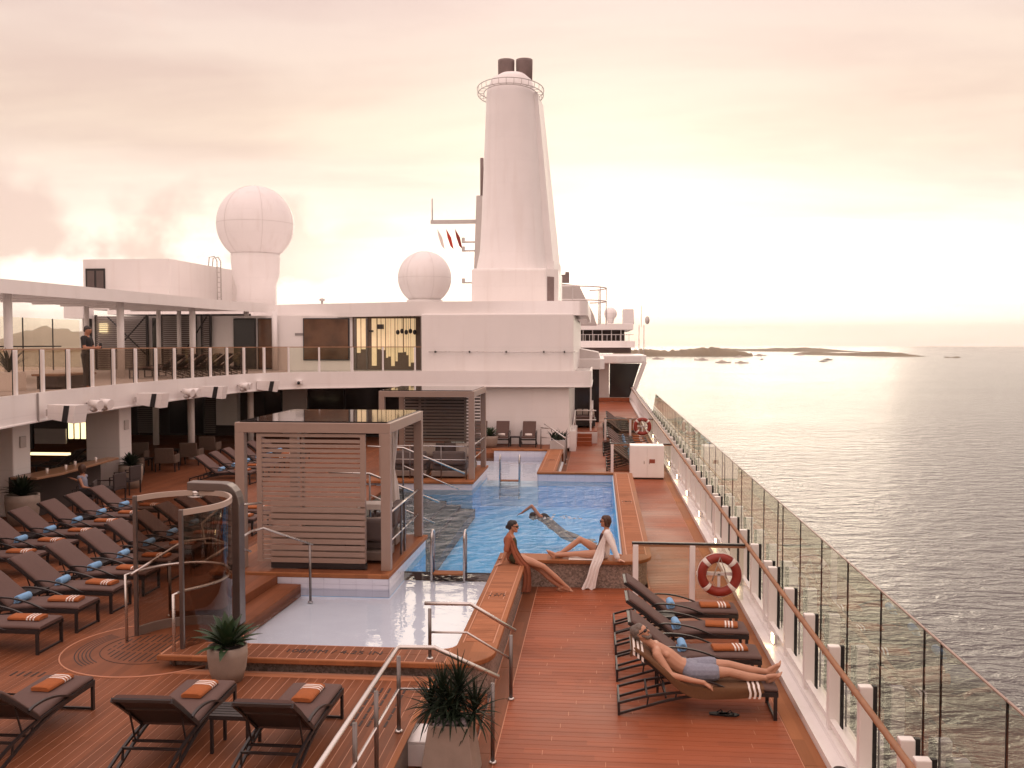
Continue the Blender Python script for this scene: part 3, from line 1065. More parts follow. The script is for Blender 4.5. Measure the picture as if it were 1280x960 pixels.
# panels of the upper front: dark panes, white wall between
for (x0, x1, z0, z1, mm, fr) in ((-21.45, -21.0, 3.6, 6.05, 'window_dark', 1), (-17.41, -16.3, 3.6, 6.03, 'window_dark', 1), (-16.22, -15.3, 3.6, 6.03, 'amber_reflection', 1),
                                 (-14.0, -11.75, 4.02, 6.03, 'amber_reflection', 1), (-24.9, -24.5, 3.6, 6.03, 'window_dark', 0)):
    w = P('window_frame', MB().box((x0, 44.62, z0), (x1, 44.72, z1)), 'dark_frame', bevel=0.03)
    P('pane', MB().box((x0 + 0.06, 44.595, z0 + 0.06), (x1 - 0.06, 44.62, z1 - 0.06)), mm, w)
P('door_plate', MB().box((-14.4, 44.67, 5.2), (-13.98, 44.69, 5.32)), 'shade_grey')
# louvred screens
for (x0, x1) in ((-24.25, -21.6), (-20.95, -19.2), (-18.95, -18.45)):
    f = MB()
    f.box((x0, 44.45, 3.56), (x0 + 0.08, 44.6, 6.2))
    f.box((x1 - 0.08, 44.45, 3.56), (x1, 44.6, 6.2))
    fo = P('louvre_screen', f, 'dark_frame')
    for k in range(27):
        z = 3.62 + k * 0.094
        P('slat', MB().box((x0 + 0.08, 44.46, z), (x1 - 0.08, 44.56, z + 0.062)), 'louvre_grey', fo)
P('glow_window', MB().box((-24.1, 44.62, 5.35), (-23.72, 44.66, 5.8)), 'lit_strip')  # emits a painted glow instead of catching sunlight
# glass room at the inner corner, curtains emit a glow in place of sun behind them
gr = MB()
gr.box((-11.5, 44.6, 3.6), (-11.42, 44.7, 6.05)); gr.box((-10.95, 44.6, 3.6), (-10.87, 44.7, 6.05)); gr.box((-8.02, 42.9, 3.6), (-7.96, 44.7, 6.05))
P('glass_room_frame', gr, 'dark_steel')
xs = [-11.35, -11.05, -10.75]
P('room_back', MB().box((-11.6, 44.66, 3.58), (-7.97, 44.69, 6.08)), 'wicker')
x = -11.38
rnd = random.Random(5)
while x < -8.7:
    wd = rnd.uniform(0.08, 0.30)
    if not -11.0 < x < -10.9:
        P('curtain', MB().box((x, 44.60, 4.1 + rnd.uniform(-.35, .5)), (x + wd * 0.8, 44.64, 6.0)), 'curtain_glow')
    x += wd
for k in range(5):
    P('hanging_lamp', MB().ball((-9.35 + k * 0.2, 44.3, 5.35 + 0.05 * (k % 2)), 0.09, 10, 8, (1, 1, 1.3)).tube([(-9.35 + k * 0.2, 44.3, 5.45), (-9.35 + k * 0.2, 44.3, 6.1)], 0.01, 5), 'dark_frame')
P('projector', MB().box((-10.3, 44.2, 5.5), (-10.05, 44.5, 5.72)), 'dark_frame')
P('projector', MB().box((-10.7, 44.2, 5.35), (-10.55, 44.5, 5.45)), 'dark_frame')
# lower front: dark panes and pale wall pieces
for (x0, x1, mm) in ((-16.05, -15.15, 'window_dark'), (-13.85, -12.1, 'window_dark'), (-12.05, -10.3, 'window_dark'), (-10.25, -8.2, 'window_dark'), (-8.15, -5.95, 'window_dark'), (-20.8, -19.0, 'window_dark')):
    w = P('window_frame', MB().box((x0, 44.93, 0.4), (x1, 45.02, 2.9)), 'dark_frame')
    P('pane', MB().box((x0 + 0.04, 44.905, 0.45), (x1 - 0.04, 44.93, 2.86)), mm, w)
P('wall_panel', MB().box((-15.1, 44.85, 0.36), (-13.9, 45.02, 2.95)), 'pale_grey')
P('wall_panel', MB().box((-18.3, 44.6, 0.9), (-17.25, 45.02, 2.95)), 'white_paint')
for (x0, x1) in ((-22.3, -21.2), (-18.95, -18.4)):
    f = MB()
    f.box((x0 - 0.05, 44.7, 0.4), (x0, 44.9, 2.95))
    fo = P('louvre_screen', f, 'dark_frame')
    for k in range(26):
        P('slat', MB().box((x0, 44.72, 0.5 + k * 0.094), (x1, 44.82, 0.555 + k * 0.094)), 'louvre_grey', fo)

# roof with rounded rim
ROOF = [(-25.2, 47.5), (-17.4, 47.0), (-14.8, 45.6), (-12.0, 44.6), (-9.0, 43.4), (-6.5, 43.0), (-0.95, 43.0)] + arc(-0.95, 43.45, 0.45, -90, 0, 6) + [(-0.5, 60), (-25.2, 60)]
P('roof', MB().prism(ROOF, 6.32, 6.68), 'white_paint')
P('roof_rim', MB().wall([(p[0] + (0.03 if p[0] > -0.95 else 0), p[1] - 0.03) for p in ROOF[1:-1]], 6.08, 6.72, 0.16), 'white_paint')
P('roof_light', MB().lathe([(0.06, 0), (0.06, 0.22), (0.14, 0.24), (0.14, 0.32), (0.02, 0.36)], (-13.6, 46.5, 6.7), 12), 'pale_grey')

# canopy over the upper balcony
cp = thing('canopy', 'long white canopy roof on thin posts above the upper balcony', 'canopy', (0, 0, 0))
CE = [(-17.7, 8), (-17.6, 20), (-17.5, 26.8), (-17.15, 31), (-16.65, 37), (-16.4, 42), (-15.6, 45.2)]
CI = [(-19.5, 46.5), (-22.3, 44), (-22.3, 8)]
m = MB()
m.prism([(x - 0.06, y) for x, y in CE] + CI, 6.42, 6.66)
m.build('roof', 'white_paint', cp)
m = MB()
m.wall(CE, 6.30, 6.72, 0.05)
m.build('edge_band', 'white_paint', cp)
m = MB()
for y in range(10, 46, 2):
    m.box((-22.2, y, 6.35), (-17.7 + max(0, (y - 26) * 0.06), y + 0.08, 6.42))
m.build('ribs', 'white_paint', cp)
for (x, y) in ((-18.3, 28.4), (-17.65, 34.2), (-17.5, 40.2), (-16.9, 45.0), (-21.4, 38.6), (-20.3, 42.9), (-19.9, 44.2), (-15.3, 44.4)):
    r = 0.13 if x > -18.5 else 0.10
    MB().lathe([(r, 3.55), (r, 6.4)], (x, y, 0), 16).build('post', 'white_paint', cp)
for (a, b) in (((-23.3, 43.9, 6.1), (-21.3, 43.9, 4.2)), ((-21.4, 43.9, 6.1), (-23.2, 43.9, 4.2)), ((-18.4, 43.9, 6.1), (-19.4, 43.9, 4.6))):
    MB().tube([a, b], 0.035, 6).build('brace', 'dark_frame', cp)
MB().box((-25.3, 43.6, 6.03), (-24.35, 44.6, 6.6)).build('end_box', 'white_paint', cp)

# glass balustrade along the balcony
bs = thing('glass_balustrade', 'smoked glass balustrade with white posts along the curved upper balcony', 'balustrade', (0, 0, 0))


def resample(pts, step):
    out = [Vector(pts[0])]
    acc = 0
    for a, b in zip(pts[:-1], pts[1:]):
        a, b = Vector(a), Vector(b)
        L = (b - a).length
        d = step - acc
        while d <= L:
            out.append(a + (b - a) * d / L)
            d += step
        acc = (acc + L) % step
    return out


BP = [(-13.35, 15.5), (-13.45, 20), (-13.85, 23), (-14.2, 27), (-14.3, 32), (-14.1, 36.4), (-13.5, 38.8), (-12.3, 40.05), (-10.7, 40.8), (-9.7, 41.5), (-8.6, 41.95), (-7.8, 42.1)]
pp = resample(BP, 1.42)
for i, p in enumerate(pp):
    q = pp[min(i + 1, len(pp) - 1)]
    d = (Vector(q) - Vector(p)) if i < len(pp) - 1 else (Vector(p) - Vector(pp[i - 1]))
    d.normalize()
    s = Vector((-d.y, d.x))
    c = Vector(p) - s * 0.11
    MB().bar((c.x, c.y, UZ), (c.x, c.y, 4.66), 0.07, 0.11 if p[1] < 39 else 0.07, up=(d.x, d.y, 0)).build('post', 'white_paint', bs, bevel=0.01)
    MB().bar((p[0] - s.x * 0.06, p[1] - s.y * 0.06, UZ + 0.05), (p[0] - s.x * 0.06, p[1] - s.y * 0.06, 4.66), 0.05, 0.03, up=(d.x, d.y, 0)).build('gasket', 'black_rubber', bs)
    if i < len(pp) - 1:
        a, b = Vector(p) + d * 0.07 - s * 0.06, Vector(q) - d * 0.07 - s * 0.06
        MB().bar((a.x, a.y, 4.13), (b.x, b.y, 4.13), 0.012, 1.04).build('glass_panel', 'smoke_glass' if p[1] < 39 else 'rail_glass', bs)
m = MB()
m.path([(p[0] - 0.02, p[1], 4.67) for p in BP], 0.05, 0.035)
m.build('handrail', 'handrail_wood', bs)

# far windscreen on the port side of the upper deck
ws = thing('windscreen', 'clear glass windscreen with thin dark mullions on the far side of the upper deck', 'windscreen', (0, 0, 0))
MB().box((-26.03, 25, 4.66), (-25.97, 44.5, 4.72)).build('rail', 'dark_frame', ws)
for k in range(8):
    y = 27 + k * 2.4
    MB().box((-26.02, y, 3.55), (-25.98, y + 0.05, 6.0)).build('mullion', 'dark_frame', ws)
    MB().box((-26.006, y + 0.06, 3.6), (-25.994, y + 2.39, 6.0)).build('glass_panel', 'wind_glass', ws)

# lamps and speakers on the balcony band
SPK = MB()
SPK._add([(0, -0.16, -0.14), (0, 0.16, -0.14), (0, 0.16, 0.2), (0, -0.16, 0.2), (0.78, -0.22, -0.24), (0.78, 0.22, -0.24), (0.86, 0.22, 0.2), (0.86, -0.22, 0.2)], [(0, 3, 2, 1), (4, 5, 6, 7), (0, 1, 5, 4), (1, 2, 6, 5), (2, 3, 7, 6), (3, 0, 4, 7)])
spk_body = SPK.mesh('body', 'white_paint')
spk_slot = MB()._add([(0.44, -0.198, -0.20), (0.60, -0.212, -0.22), (0.68, -0.212, 0.19), (0.52, -0.205, 0.19), (0.44, -0.206, -0.20), (0.60, -0.220, -0.22), (0.68, -0.220, 0.19), (0.52, -0.213, 0.19)], [(4, 5, 6, 7), (0, 3, 2, 1), (0, 1, 5, 4), (1, 2, 6, 5), (2, 3, 7, 6), (3, 0, 4, 7)]).mesh('grille', 'black_rubber')
spk_arm = MB().box((-0.12, -0.08, -0.08), (0.0, 0.08, 0.08)).mesh('bracket', 'pale_grey')
for i, (x, y, rz, lab) in enumerate(((-13.45, 22.4, R(-10), 'largest white box speaker on the balcony band at far left'),
                                     (-13.95, 27.9, R(-4), 'white box speaker on the balcony band right of the first twin lamps'),
                                     (-14.0, 32.6, R(0), 'white box speaker beside the second pair of twin lamps'),
                                     (-13.75, 37.4, R(15), 'farthest white box speaker where the balcony band begins to curve'))):
    t_ = thing('speaker', lab, 'speaker', (x, y, 3.12), rz, 'white speakers on the balcony band')
    for n_, me in (('body', spk_body), ('grille', spk_slot), ('bracket', spk_arm)):
        inst(n_, me, t_, (0.12, 0, 0))
lamp_m = MB().tube([(0, 0, 0), (0.18, 0, 0)], 0.03, 6)
lamp_arm = lamp_m.mesh('arm', 'pale_grey')
head = MB()
head.tube([(0.1, 0, 0.02), (0.45, -0.04, -0.05)], [0.09, 0.14], 12)
head_me = head.mesh('hood', 'white_paint')
lens = MB().ball((0.22, 0, -0.16), 0.11, 12, 8, (1, 1, 0.7)).mesh('lens', 'pale_grey')
for i, (x, y, rz, lab) in enumerate(((-13.75, 25.0, R(-8), 'nearest pair of white twin spot lamps on the balcony band'),
                                     (-14.0, 31.4, R(-4), 'middle pair of white twin spot lamps on the balcony band'),
                                     (-13.95, 36.2, R(5), 'farthest pair of white twin spot lamps on the balcony band'))):
    t_ = thing('spot_lamp', lab, 'lamp', (x, y, 3.2), rz, 'twin spot lamps on the balcony band')
    for s_ in (-0.22, 0.22):
        inst('arm', lamp_arm, t_, (0, s_, 0))
        hd = inst('hood', head_me, t_, (0, s_, 0))
        inst('lens', lens, hd)
t_ = thing('security_camera', 'small white camera on the balcony band near its inner corner', 'camera', (-12.5, 39.5, 3.2))
MB().box((-0.1, -0.3, -0.08), (0.12, 0, 0.08)).build('body', 'white_paint', t_, bevel=0.02)
MB().ball((0, -0.3, -0.03), 0.07, 10, 8).build('lens', 'black_rubber', t_)

# ---------------------------------------------------------- funnel
fu = thing('funnel', 'tall tapering white funnel with two dark exhaust pipes', 'funnel', (-4.4, 50, 6.68))


def fun_ring(z, xa, xb, ya, yb, n=40, e=2.6, skew=0.0):
    cx, cy, rx, ry = (xa + xb) / 2, (ya + yb) / 2, (xb - xa) / 2, (yb - ya) / 2
    out = []
    for k in range(n):
        a = 2 * math.pi * k / n
        ca, sa = math.cos(a), math.sin(a)
        out.append((cx + rx * math.copysign(abs(ca) ** (2 / e), ca), cy + ry * math.copysign(abs(sa) ** (2 / e), sa), z))
    return out


prof = [(1.9, -2.3, 1.72, -0.2, 6.2), (2.35, -2.22, 1.66, -0.15, 6.0), (3.1, -2.06, 1.54, 0, 5.7), (4.7, -1.96, 1.42, 0.1, 5.4), (7.3, -1.85, 1.28, 0.2, 5.2), (9.9, -1.74, 1.12, 0.3, 5.0), (11.65, -1.66, 0.98, 0.35, 4.9), (12.2, -1.44, 0.84, 0.55, 4.7), (12.45, -1.0, 0.55, 0.9, 4.3)]
m = MB()
vs, fs = [], []
for (z, xa, xb, ya, yb) in prof:
    vs += fun_ring(z, xa, xb, ya, yb)
n = 40
for i in range(len(prof) - 1):
    for k in range(n):
        fs.append((i * n + k, i * n + (k + 1) % n, (i + 1) * n + (k + 1) % n, (i + 1) * n + k))
fs.append(tuple((len(prof) - 1) * n + k for k in range(n)))
m._add(vs, fs, True)
m.build('casing', 'funnel_paint', fu)
m = MB()      # recessed starboard fin behind the casing
m.prism([(1.0, 1.6), (2.0, 2.0), (2.25, 5.0), (1.0, 5.6)], 2.0, 2.6)
for i in range(4, 8):
    pass
vs = [(1.2, 1.8, 2.6), (1.95, 2.0, 2.6), (2.2, 5.0, 2.6), (1.2, 5.2, 2.6), (0.6, 1.4, 11.5), (1.12, 1.6, 11.5), (1.25, 4.6, 11.5), (0.6, 4.8, 11.5)]
m._add(vs, [(0, 3, 2, 1), (4, 5, 6, 7), (0, 1, 5, 4), (1, 2, 6, 5), (2, 3, 7, 6), (3, 0, 4, 7)])
m.build('fin', 'funnel_paint', fu)
m = MB()
m.box((-2.12, -0.9, 0.0), (1.75, 6.4, 2.0))
bo = m.build('base_house', 'white_paint', fu, bevel=0.12)
g_ = MB()
n_ = Vector((0.774, -0.633, 0)) * 0.02
q0, q1 = Vector((1.56, -0.504, 0)) + n_, Vector((2.06, 0.107, 0)) + n_
g_.bar((q0 + q1) / 2 + Vector((0, 0, 0.25)), (q0 + q1) / 2 + Vector((0, 0, 1.6)), (q1 - q0).length, 0.04, up=(0.774, -0.633, 0))
g_.build('vent_grille', 'stack_dark', fu)
m = MB()
m.prism([(1.4, -0.7), (2.3, 0.4), (2.3, 5.5), (1.4, 6.0)], 0.0, 2.0)
m.build('side_house', 'white_paint', fu)
for s_ in (-0.62, 0.36):
    MB().lathe([(0.43, 12.0), (0.45, 13.3), (0.45, 13.42), (0.36, 13.42), (0.36, 13.1)], (s_, 2.3, 0), 24).build('exhaust_pipe', 'stack_dark', fu)
# ring walkway round the top
ring = thing('funnel_ring', 'ring shaped white railing round the top of the funnel', 'railing', (-4.75, 52.0, 18.15))
for dz, dr in ((0.0, 0.0), (0.28, 0.03), (0.02, -0.32)):
    MB().tube([(*p, dz) for p in arc(0, 0, 1.75 + dr, 0, 360, 48, 2.5 + dr)][:-1], 0.022, 6, True).build('rail', 'pale_grey', ring)
for k in range(28):
    a = 2 * math.pi * k / 28
    c_, s_ = math.cos(a), math.sin(a)
    MB().tube([(1.45 * c_, 2.2 * s_, 0.02), (1.75 * c_, 2.5 * s_, 0.0), (1.78 * c_, 2.53 * s_, 0.28)], 0.015, 5).build('stanchion', 'pale_grey', ring)


# ---------------------------------------------------------- radomes
def radome(x, y, zb, r, zc, pr, label):
    t_ = thing('radome', label, 'radome', (x, y, zb), 0, 'white radomes on the roof')
    MB().ball((0, 0, zc - zb), r, 40, 24).build('dome', 'funnel_paint', t_)
    h = zc - zb - r * 0.86
    MB().lathe([(pr * 0.86, 0), (pr * 0.86, h * 0.45), (pr * 1.05, h * 0.68), (pr * 1.1, h * 0.98), (pr * 1.1, h * 1.05)], n=36).build('pedestal', 'funnel_paint', t_)
    s_ = MB()
    s_.tube([(r * 1.002 * math.cos(2 * math.pi * k / 48), r * 1.002 * math.sin(2 * math.pi * k / 48), zc - zb) for k in range(48)], 0.006, 5, True)
    for a in (0, 60, 120):
        s_.tube([(r * 1.002 * math.cos(b) * math.cos(R(a)), r * 1.002 * math.cos(b) * math.sin(R(a)), zc - zb + r * 1.002 * math.sin(b)) for b in [2 * math.pi * k / 48 for k in range(48)]], 0.006, 5, True)
    s_.build('seam', 'pale_grey', t_)


radome(-18.95, 52, 6.6, 2.10, 11.42, 1.22, 'large white radome on a thick pedestal left of the funnel')
radome(-12.75, 70, 6.6, 1.97, 9.65, 1.2, 'smaller white radome with seams close beside the funnel')

# small house on the roof to port
rh = thing('roof_house', 'plain white box house on the roof left of the large radome', 'deckhouse', (-24.4, 48, 6.6))
MB().prism([(-2.35, 0), (2.3, 0), (2.75, 8), (-2.35, 8)], 0, 2.6).build('wall', 'white_paint', rh)
w = MB().box((-2.2, -0.05, 0.5), (-1.15, 0.02, 2.12)).build('window_frame', 'dark_frame', rh)
for k in range(2):
    MB().box((-2.1 + k * 0.5, -0.07, 0.55), (-1.72 + k * 0.5, -0.05, 2.0)).build('pane', 'sofa_fabric', w)
ld = thing('roof_ladder', 'white hooped ladder on the side of the roof house', 'ladder', (-21.55, 52.8, 6.6))
for s_ in (0, 0.55):
    MB().tube([(0.05, s_, 0), (0.05, s_, 2.5), (0.05, s_, 2.9), (-0.1, s_, 3.15), (-0.4, s_, 3.1), (-0.45, s_, 2.6)], 0.035, 6).build('stile', 'pale_grey', ld)
for k in range(9):
    MB().tube([(0.05, 0, 0.3 + k * 0.28), (0.05, 0.55, 0.3 + k * 0.28)], 0.022, 5).build('rung', 'pale_grey', ld)
vb = thing('vent_box', 'low white vent house beside the ladder and radome', 'vent house', (-21.2, 55.5, 6.6))
MB().box((-0.6, 0, 0), (1.2, 3, 2.3)).build('housing', 'white_paint', vb)
MB().box((-0.2, 0.4, 2.3), (0.3, 0.9, 2.75)).build('cap', 'shade_grey', vb)
MB().box((0.0, -0.02, 0.3), (0.8, 0.0, 1.1)).build('recess', 'pale_grey', vb)

# radar mast and signal flags behind the funnel
rm = thing('radar_mast', 'pale radar mast with a long crossarm left of the funnel', 'mast', (-8.6, 66, 6.6))
MB().extr_y([(-0.1, 0), (0.7, 0), (0.6, 8.4), (0.2, 8.4)], 0, 1.6).build('mast', 'pale_grey', rm)
MB().tube([(0.55, 0.3, 8.4), (0.55, 0.3, 11.0)], 0.12, 8).build('pole', 'stack_dark', rm)
MB().box((-3.05, 0.3, 6.55), (0.2, 0.6, 6.8)).build('crossarm', 'pale_grey', rm)
MB().tube([(-2.95, 0.45, 6.8), (-2.95, 0.45, 8.3)], 0.05, 6).build('whip', 'pale_grey', rm)
for z in (2.4, 4.6, 5.2):
    MB().box((-0.8, 0.2, z), (0.1, 0.4, z + 0.1)).box((-0.85, 0.15, z), (-0.65, 0.45, z + 0.35)).build('platform', 'pale_grey', rm)
for k, (c, n_) in enumerate((('towel_white', 'pale signal flag drooping from the radar mast crossarm'), ('flag_red', 'dark red signal flag drooping from the middle of the crossarm'), ('buoy_red', 'bright red signal flag drooping nearest to the mast'))):
    f = MB()
    x = -2.6 + k * 0.62
    f._add([(x, 0, 6.2), (x + 0.35, 0.05, 5.6), (x + 0.55, -0.05, 4.75), (x + 0.3, 0.06, 5.0), (x + 0.1, 0.0, 5.6)], [(0, 1, 2, 3, 4)])
    f._add([(x, 0.03, 6.2), (x + 0.1, 0.03, 5.6), (x + 0.3, 0.09, 5.0), (x + 0.55, -0.02, 4.75), (x + 0.35, 0.08, 5.6)], [(0, 1, 2, 3, 4)])
    o = f.build('signal_flag', c, None, loc=(-8.6, 66.4, 6.6))
    tag(o, n_, 'flag', 'signal flags on the mast')

# ---------------------------------------------------------- structures further forward, starboard side
f1 = thing('side_shelter', 'low white roofed shelter with dark glass beside the walkway', 'shelter', (0, 56, 0))
MB().prism([(-2.4, -1), (0.1, -1), (0.35, -0.6), (0.35, 12), (-2.4, 12)], 3.35, 3.95).build('roof', 'white_paint', f1, bevel=0.03)
MB().extr_y([(-1.6, 3.95), (0.1, 3.95), (0.0, 4.3), (-1.3, 4.55)], 0.4, 9).build('skylight', 'pale_grey', f1)
MB().box((-2.4, 1, 0), (-1.2, 12, 3.35)).build('wall', 'white_paint', f1)
MB().box((-1.2, 3, 0.0), (0.05, 11, 3.35)).build('glass_wall', 'window_dark', f1)
MB().box((-0.42, -9.3, 0.95), (-0.3, 3, 1.35)).build('side_rail', 'white_paint', f1)
# raised terrace with screens and daybeds
tr = thing('raised_terrace', 'small raised terrace with white rails below the balcony corner', 'terrace', (-0.6, 46.4, 0))
MB().box((-0.66, 0, 0), (0.55, 5, 0.6)).build('floor', 'teak_across', tr)
MB().box((-0.66, -0.02, 0), (0.56, 0.0, 0.56)).build('riser', 'white_paint', tr)
MB().box((-0.66, 5, 0.6), (0.1, 5.1, 2.95)).build('back_screen', 'window_dark', tr)
MB().box((0.2, 0, 0.6), (0.28, 0.08, 2.95)).build('post', 'white_paint', tr)
for z in (1.15, 1.6):
    MB().tube([(-0.5, -0.1, z), (0.5, -0.1, z)], 0.025, 6).build('rail', 'white_paint', tr)
MB().tube([(-0.55, -2.3, 0.0), (-0.55, -2.3, 1.0), (-0.5, -0.1, 1.6), (-0.5, -0.1, 0.6)], 0.03, 6).build('stair_rail', 'white_paint', tr)
for k in range(3):
    MB().box((-0.62, -1.2 + k * 0.4, 0), (0.3, -0.8 + k * 0.4, 0.2 + k * 0.14)).build('step', 'teak_across', tr)
db = thing('daybed', 'dark daybed with pale striped cushions on the raised terrace', 'daybed', (-0.65, 48, 0.6))
MB().box((-0.5, 0, 0.1), (0.5, 1.8, 0.42)).build('base', 'dark_frame', db, bevel=0.02)
MB().box((-0.47, 0.05, 0.42), (0.47, 1.75, 0.55)).build('seat', 'cushion', db, bevel=0.03)
for k in range(3):
    MB().box((-0.45 + k * 0.31, 1.3, 0.55), (-0.17 + k * 0.31, 1.6, 0.85)).build('cushion', 'pillow_fabric', db, bevel=0.05)

br = thing('bridge_tiers', 'stepped white bridge decks with dark window bands at the bow', 'bridge', (0, 95, 0))
MB().box((-12, 0, 6.2), (3.4, 20, 6.8)).build('upper_band', 'white_paint', br, bevel=0.05)
MB().box((-12, -2, 4.45), (3.5, 20, 5.1)).build('lower_band', 'white_paint', br, bevel=0.05)
MB().box((-12, 2.5, 5.1), (2.6, 20, 6.2)).build('window_band', 'interior_dark', br)
for k in range(5):
    MB().box((-1.6 + k * 0.95, 2.3, 5.1), (-1.5 + k * 0.95, 2.5, 6.2)).build('mullion', 'white_paint', br)
for k in range(12):
    MB().tube([(-1.7 + k * 0.42, -1.9, 5.1), (-1.7 + k * 0.42, -1.9, 5.7)], 0.03, 5).build('stanchion', 'pale_grey', br)
MB().tube([(-1.7, -1.9, 5.7), (3.4, -1.9, 5.7)], 0.03, 5).build('rail', 'pale_grey', br)
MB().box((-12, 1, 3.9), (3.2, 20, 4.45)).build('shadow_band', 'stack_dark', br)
MB().extr_x([(0.2, 6.8), (3.0, 6.8), (3.0, 8.1), (2.2, 8.3)], 2.4, 3.5).build('wing', 'pale_grey', br)
wr = thing('wing_roof', 'white roof with slanted glass window where the side walkway ends', 'roof', (0, 80, 0))
MB().prism([(-4, -1), (1.5, -1), (3.6, 1), (4.1, 3), (4.1, 14), (-4, 14)], 3.2, 3.85).build('roof', 'white_paint', wr, bevel=0.08)
MB().extr_y([(-1.5, -0.1), (0.9, -0.1), (0.9, 3.2), (-1.5, 3.2)], 1.5, 13).build('wall', 'pale_grey', wr)
MB().extr_y([(0.95, 0.3), (2.6, 0.3), (3.5, 3.15), (0.95, 3.15)], 1.6, 1.75).build('slanted_glass', 'window_dark', wr)
MB().bar((2.75, 1.6, 0.2), (3.9, 1.6, 3.3), 0.35, 0.35).build('slanted_post', 'white_paint', wr)
MB().box((-1.5, 0.9, 0.0), (2.6, 1.5, 0.28)).build('step', 'teak_across', wr)
wd = MB().box((-4, -18, -0.3), (3.0, 14, -0.02))
o = wd.build('forward_deck', 'teak_across', None, loc=(0, 79, 0))
struct(o)

sl_ = thing('mast_house', 'sloping pale mast house with a curved white rail beyond the deckhouse', 'mast house', (0, 74, 6.3))
MB().extr_y([(-4.5, 0), (-0.15, 0), (-0.4, 0.8), (-1.5, 3.0), (-4.5, 3.3)], 0, 6).build('housing', 'pale_grey', sl_)
cr = arc(-2.0, 0, 2.6, -88, 60, 14, 3.2)
for dz in (2.75, 1.75):
    MB().tube([(-3.6, -3.2, dz)] + [(p[0], p[1], dz) for p in cr], 0.06, 6).build('rail', 'white_paint', sl_)
for k in (0, 5, 9, 12):
    MB().tube([(cr[k][0], cr[k][1], 0), (cr[k][0], cr[k][1], 2.75)], 0.045, 6).build('stanchion', 'pale_grey', sl_)
MB().box((-3.4, 1, 3.3), (-2.3, 2, 3.9)).box((-3.3, 1, 3.9), (-3.0, 2, 4.1)).box((-2.6, 1, 3.9), (-2.3, 2, 4.1)).build('vents', 'stack_dark', sl_)
radome(1.15, 94, 6.8, 0.62, 7.75, 0.35, 'tiny white radome above the bridge decks')
am = thing('antenna_mast', 'thin lattice antenna with a small dish at the edge of the bridge', 'antenna', (3.75, 90, 3.8))
for s_ in (0, 0.45):
    MB().tube([(s_, 0, 0), (s_, 0, 2.8)], 0.04, 5).build('leg', 'pale_grey', am)
MB().tube([(0.2, 0, 2.6), (0.2, 0, 4.6)], 0.03, 5).build('whip', 'pale_grey', am)
MB().ball((0.75, 0, 3.2), 0.38, 12, 8, (0.6, 1, 1)).build('dish', 'pale_grey', am)

# ================================================================== STARBOARD RAIL
RX = 2.78
rail = thing('ship_rail', 'long white post railing with wooden handrail along the sea side', 'railing', (0, 0, 0))
base = MB()
base.extr_y([(2.60, -0.02), (3.06, -0.02), (3.06, 0.14), (2.76, 0.14), (2.74, 0.10), (2.60, 0.10)], 5, 86)
base.build('kerb', 'white_paint', rail)
MB().tube([(2.715, 5, 1.13), (2.715, 86, 1.13)], 0.034, 12).build('handrail', 'handrail_wood', rail)
joints = []
k = -1
while 9.1 + k * 7.29 < 84:
    b = 9.1 + k * 7.29
    for j in range(6):
        joints.append(b + j * 1.37)
    k += 1
post_me = MB().box((0, -0.055, 0.10), (0.14, 0.055, 1.16)).mesh('post', 'white_paint')
gask_me = MB().box((0.145, -0.025, 0.12), (0.19, 0.025, 1.16)).mesh('gasket', 'black_rubber')
kick_me = MB().box((0.02, 0.06, 0.20), (0.09, 1.30, 0.27)).mesh('kick_rail', 'white_paint')
arm_me = MB().tube([(0.02, 0, 1.05), (-0.06, 0, 1.05), (-0.065, 0, 1.11)], 0.014, 5).mesh('bracket', 'steel')
for i, y in enumerate(joints):
    p = inst('post', post_me, rail, (RX, y - 0.07, 0))
    mo = p.modifiers.new('bevel', 'BEVEL')
    mo.width = 0.012
    mo.segments = 2
    inst('gasket', gask_me, p)
    inst('bracket', arm_me, p)
    if i + 1 < len(joints):
        L = joints[i + 1] - y
        inst('kick_rail', kick_me, rail, (RX, y, 0), scale=(1, L / 1.37, 1))
sc_ = thing('glass_windscreen', 'tall clear glass windscreen panels standing outside the wooden handrail', 'windscreen', (0, 0, 0))
for i, y in enumerate(joints[:-1]):
    if joints[i + 1] > 52:
        break
    y1 = joints[i + 1]
    top = 2.16
    MB().box((3.014, y + 0.008, 0.12), (3.026, y1 - 0.008, top)).build('glass_panel', 'rail_glass', sc_)
    MB().box((3.012, y - 0.007, 0.14), (3.030, y + 0.007, top)).build('joint', 'black_rubber', sc_)
    MB().box((3.010, y + 0.008, top), (3.030, y1 - 0.008, top + 0.012)).build('top_edge', 'taupe_metal', sc_)
ye = [y for y in joints if y <= 52][-1]
g = MB()
g.extr_x([(ye, 0.12), (ye + 3.2, 0.12), (ye + 3.0, 0.9), (ye, 2.16)], 3.014, 3.026)
g.build('end_panel', 'rail_glass', sc_)
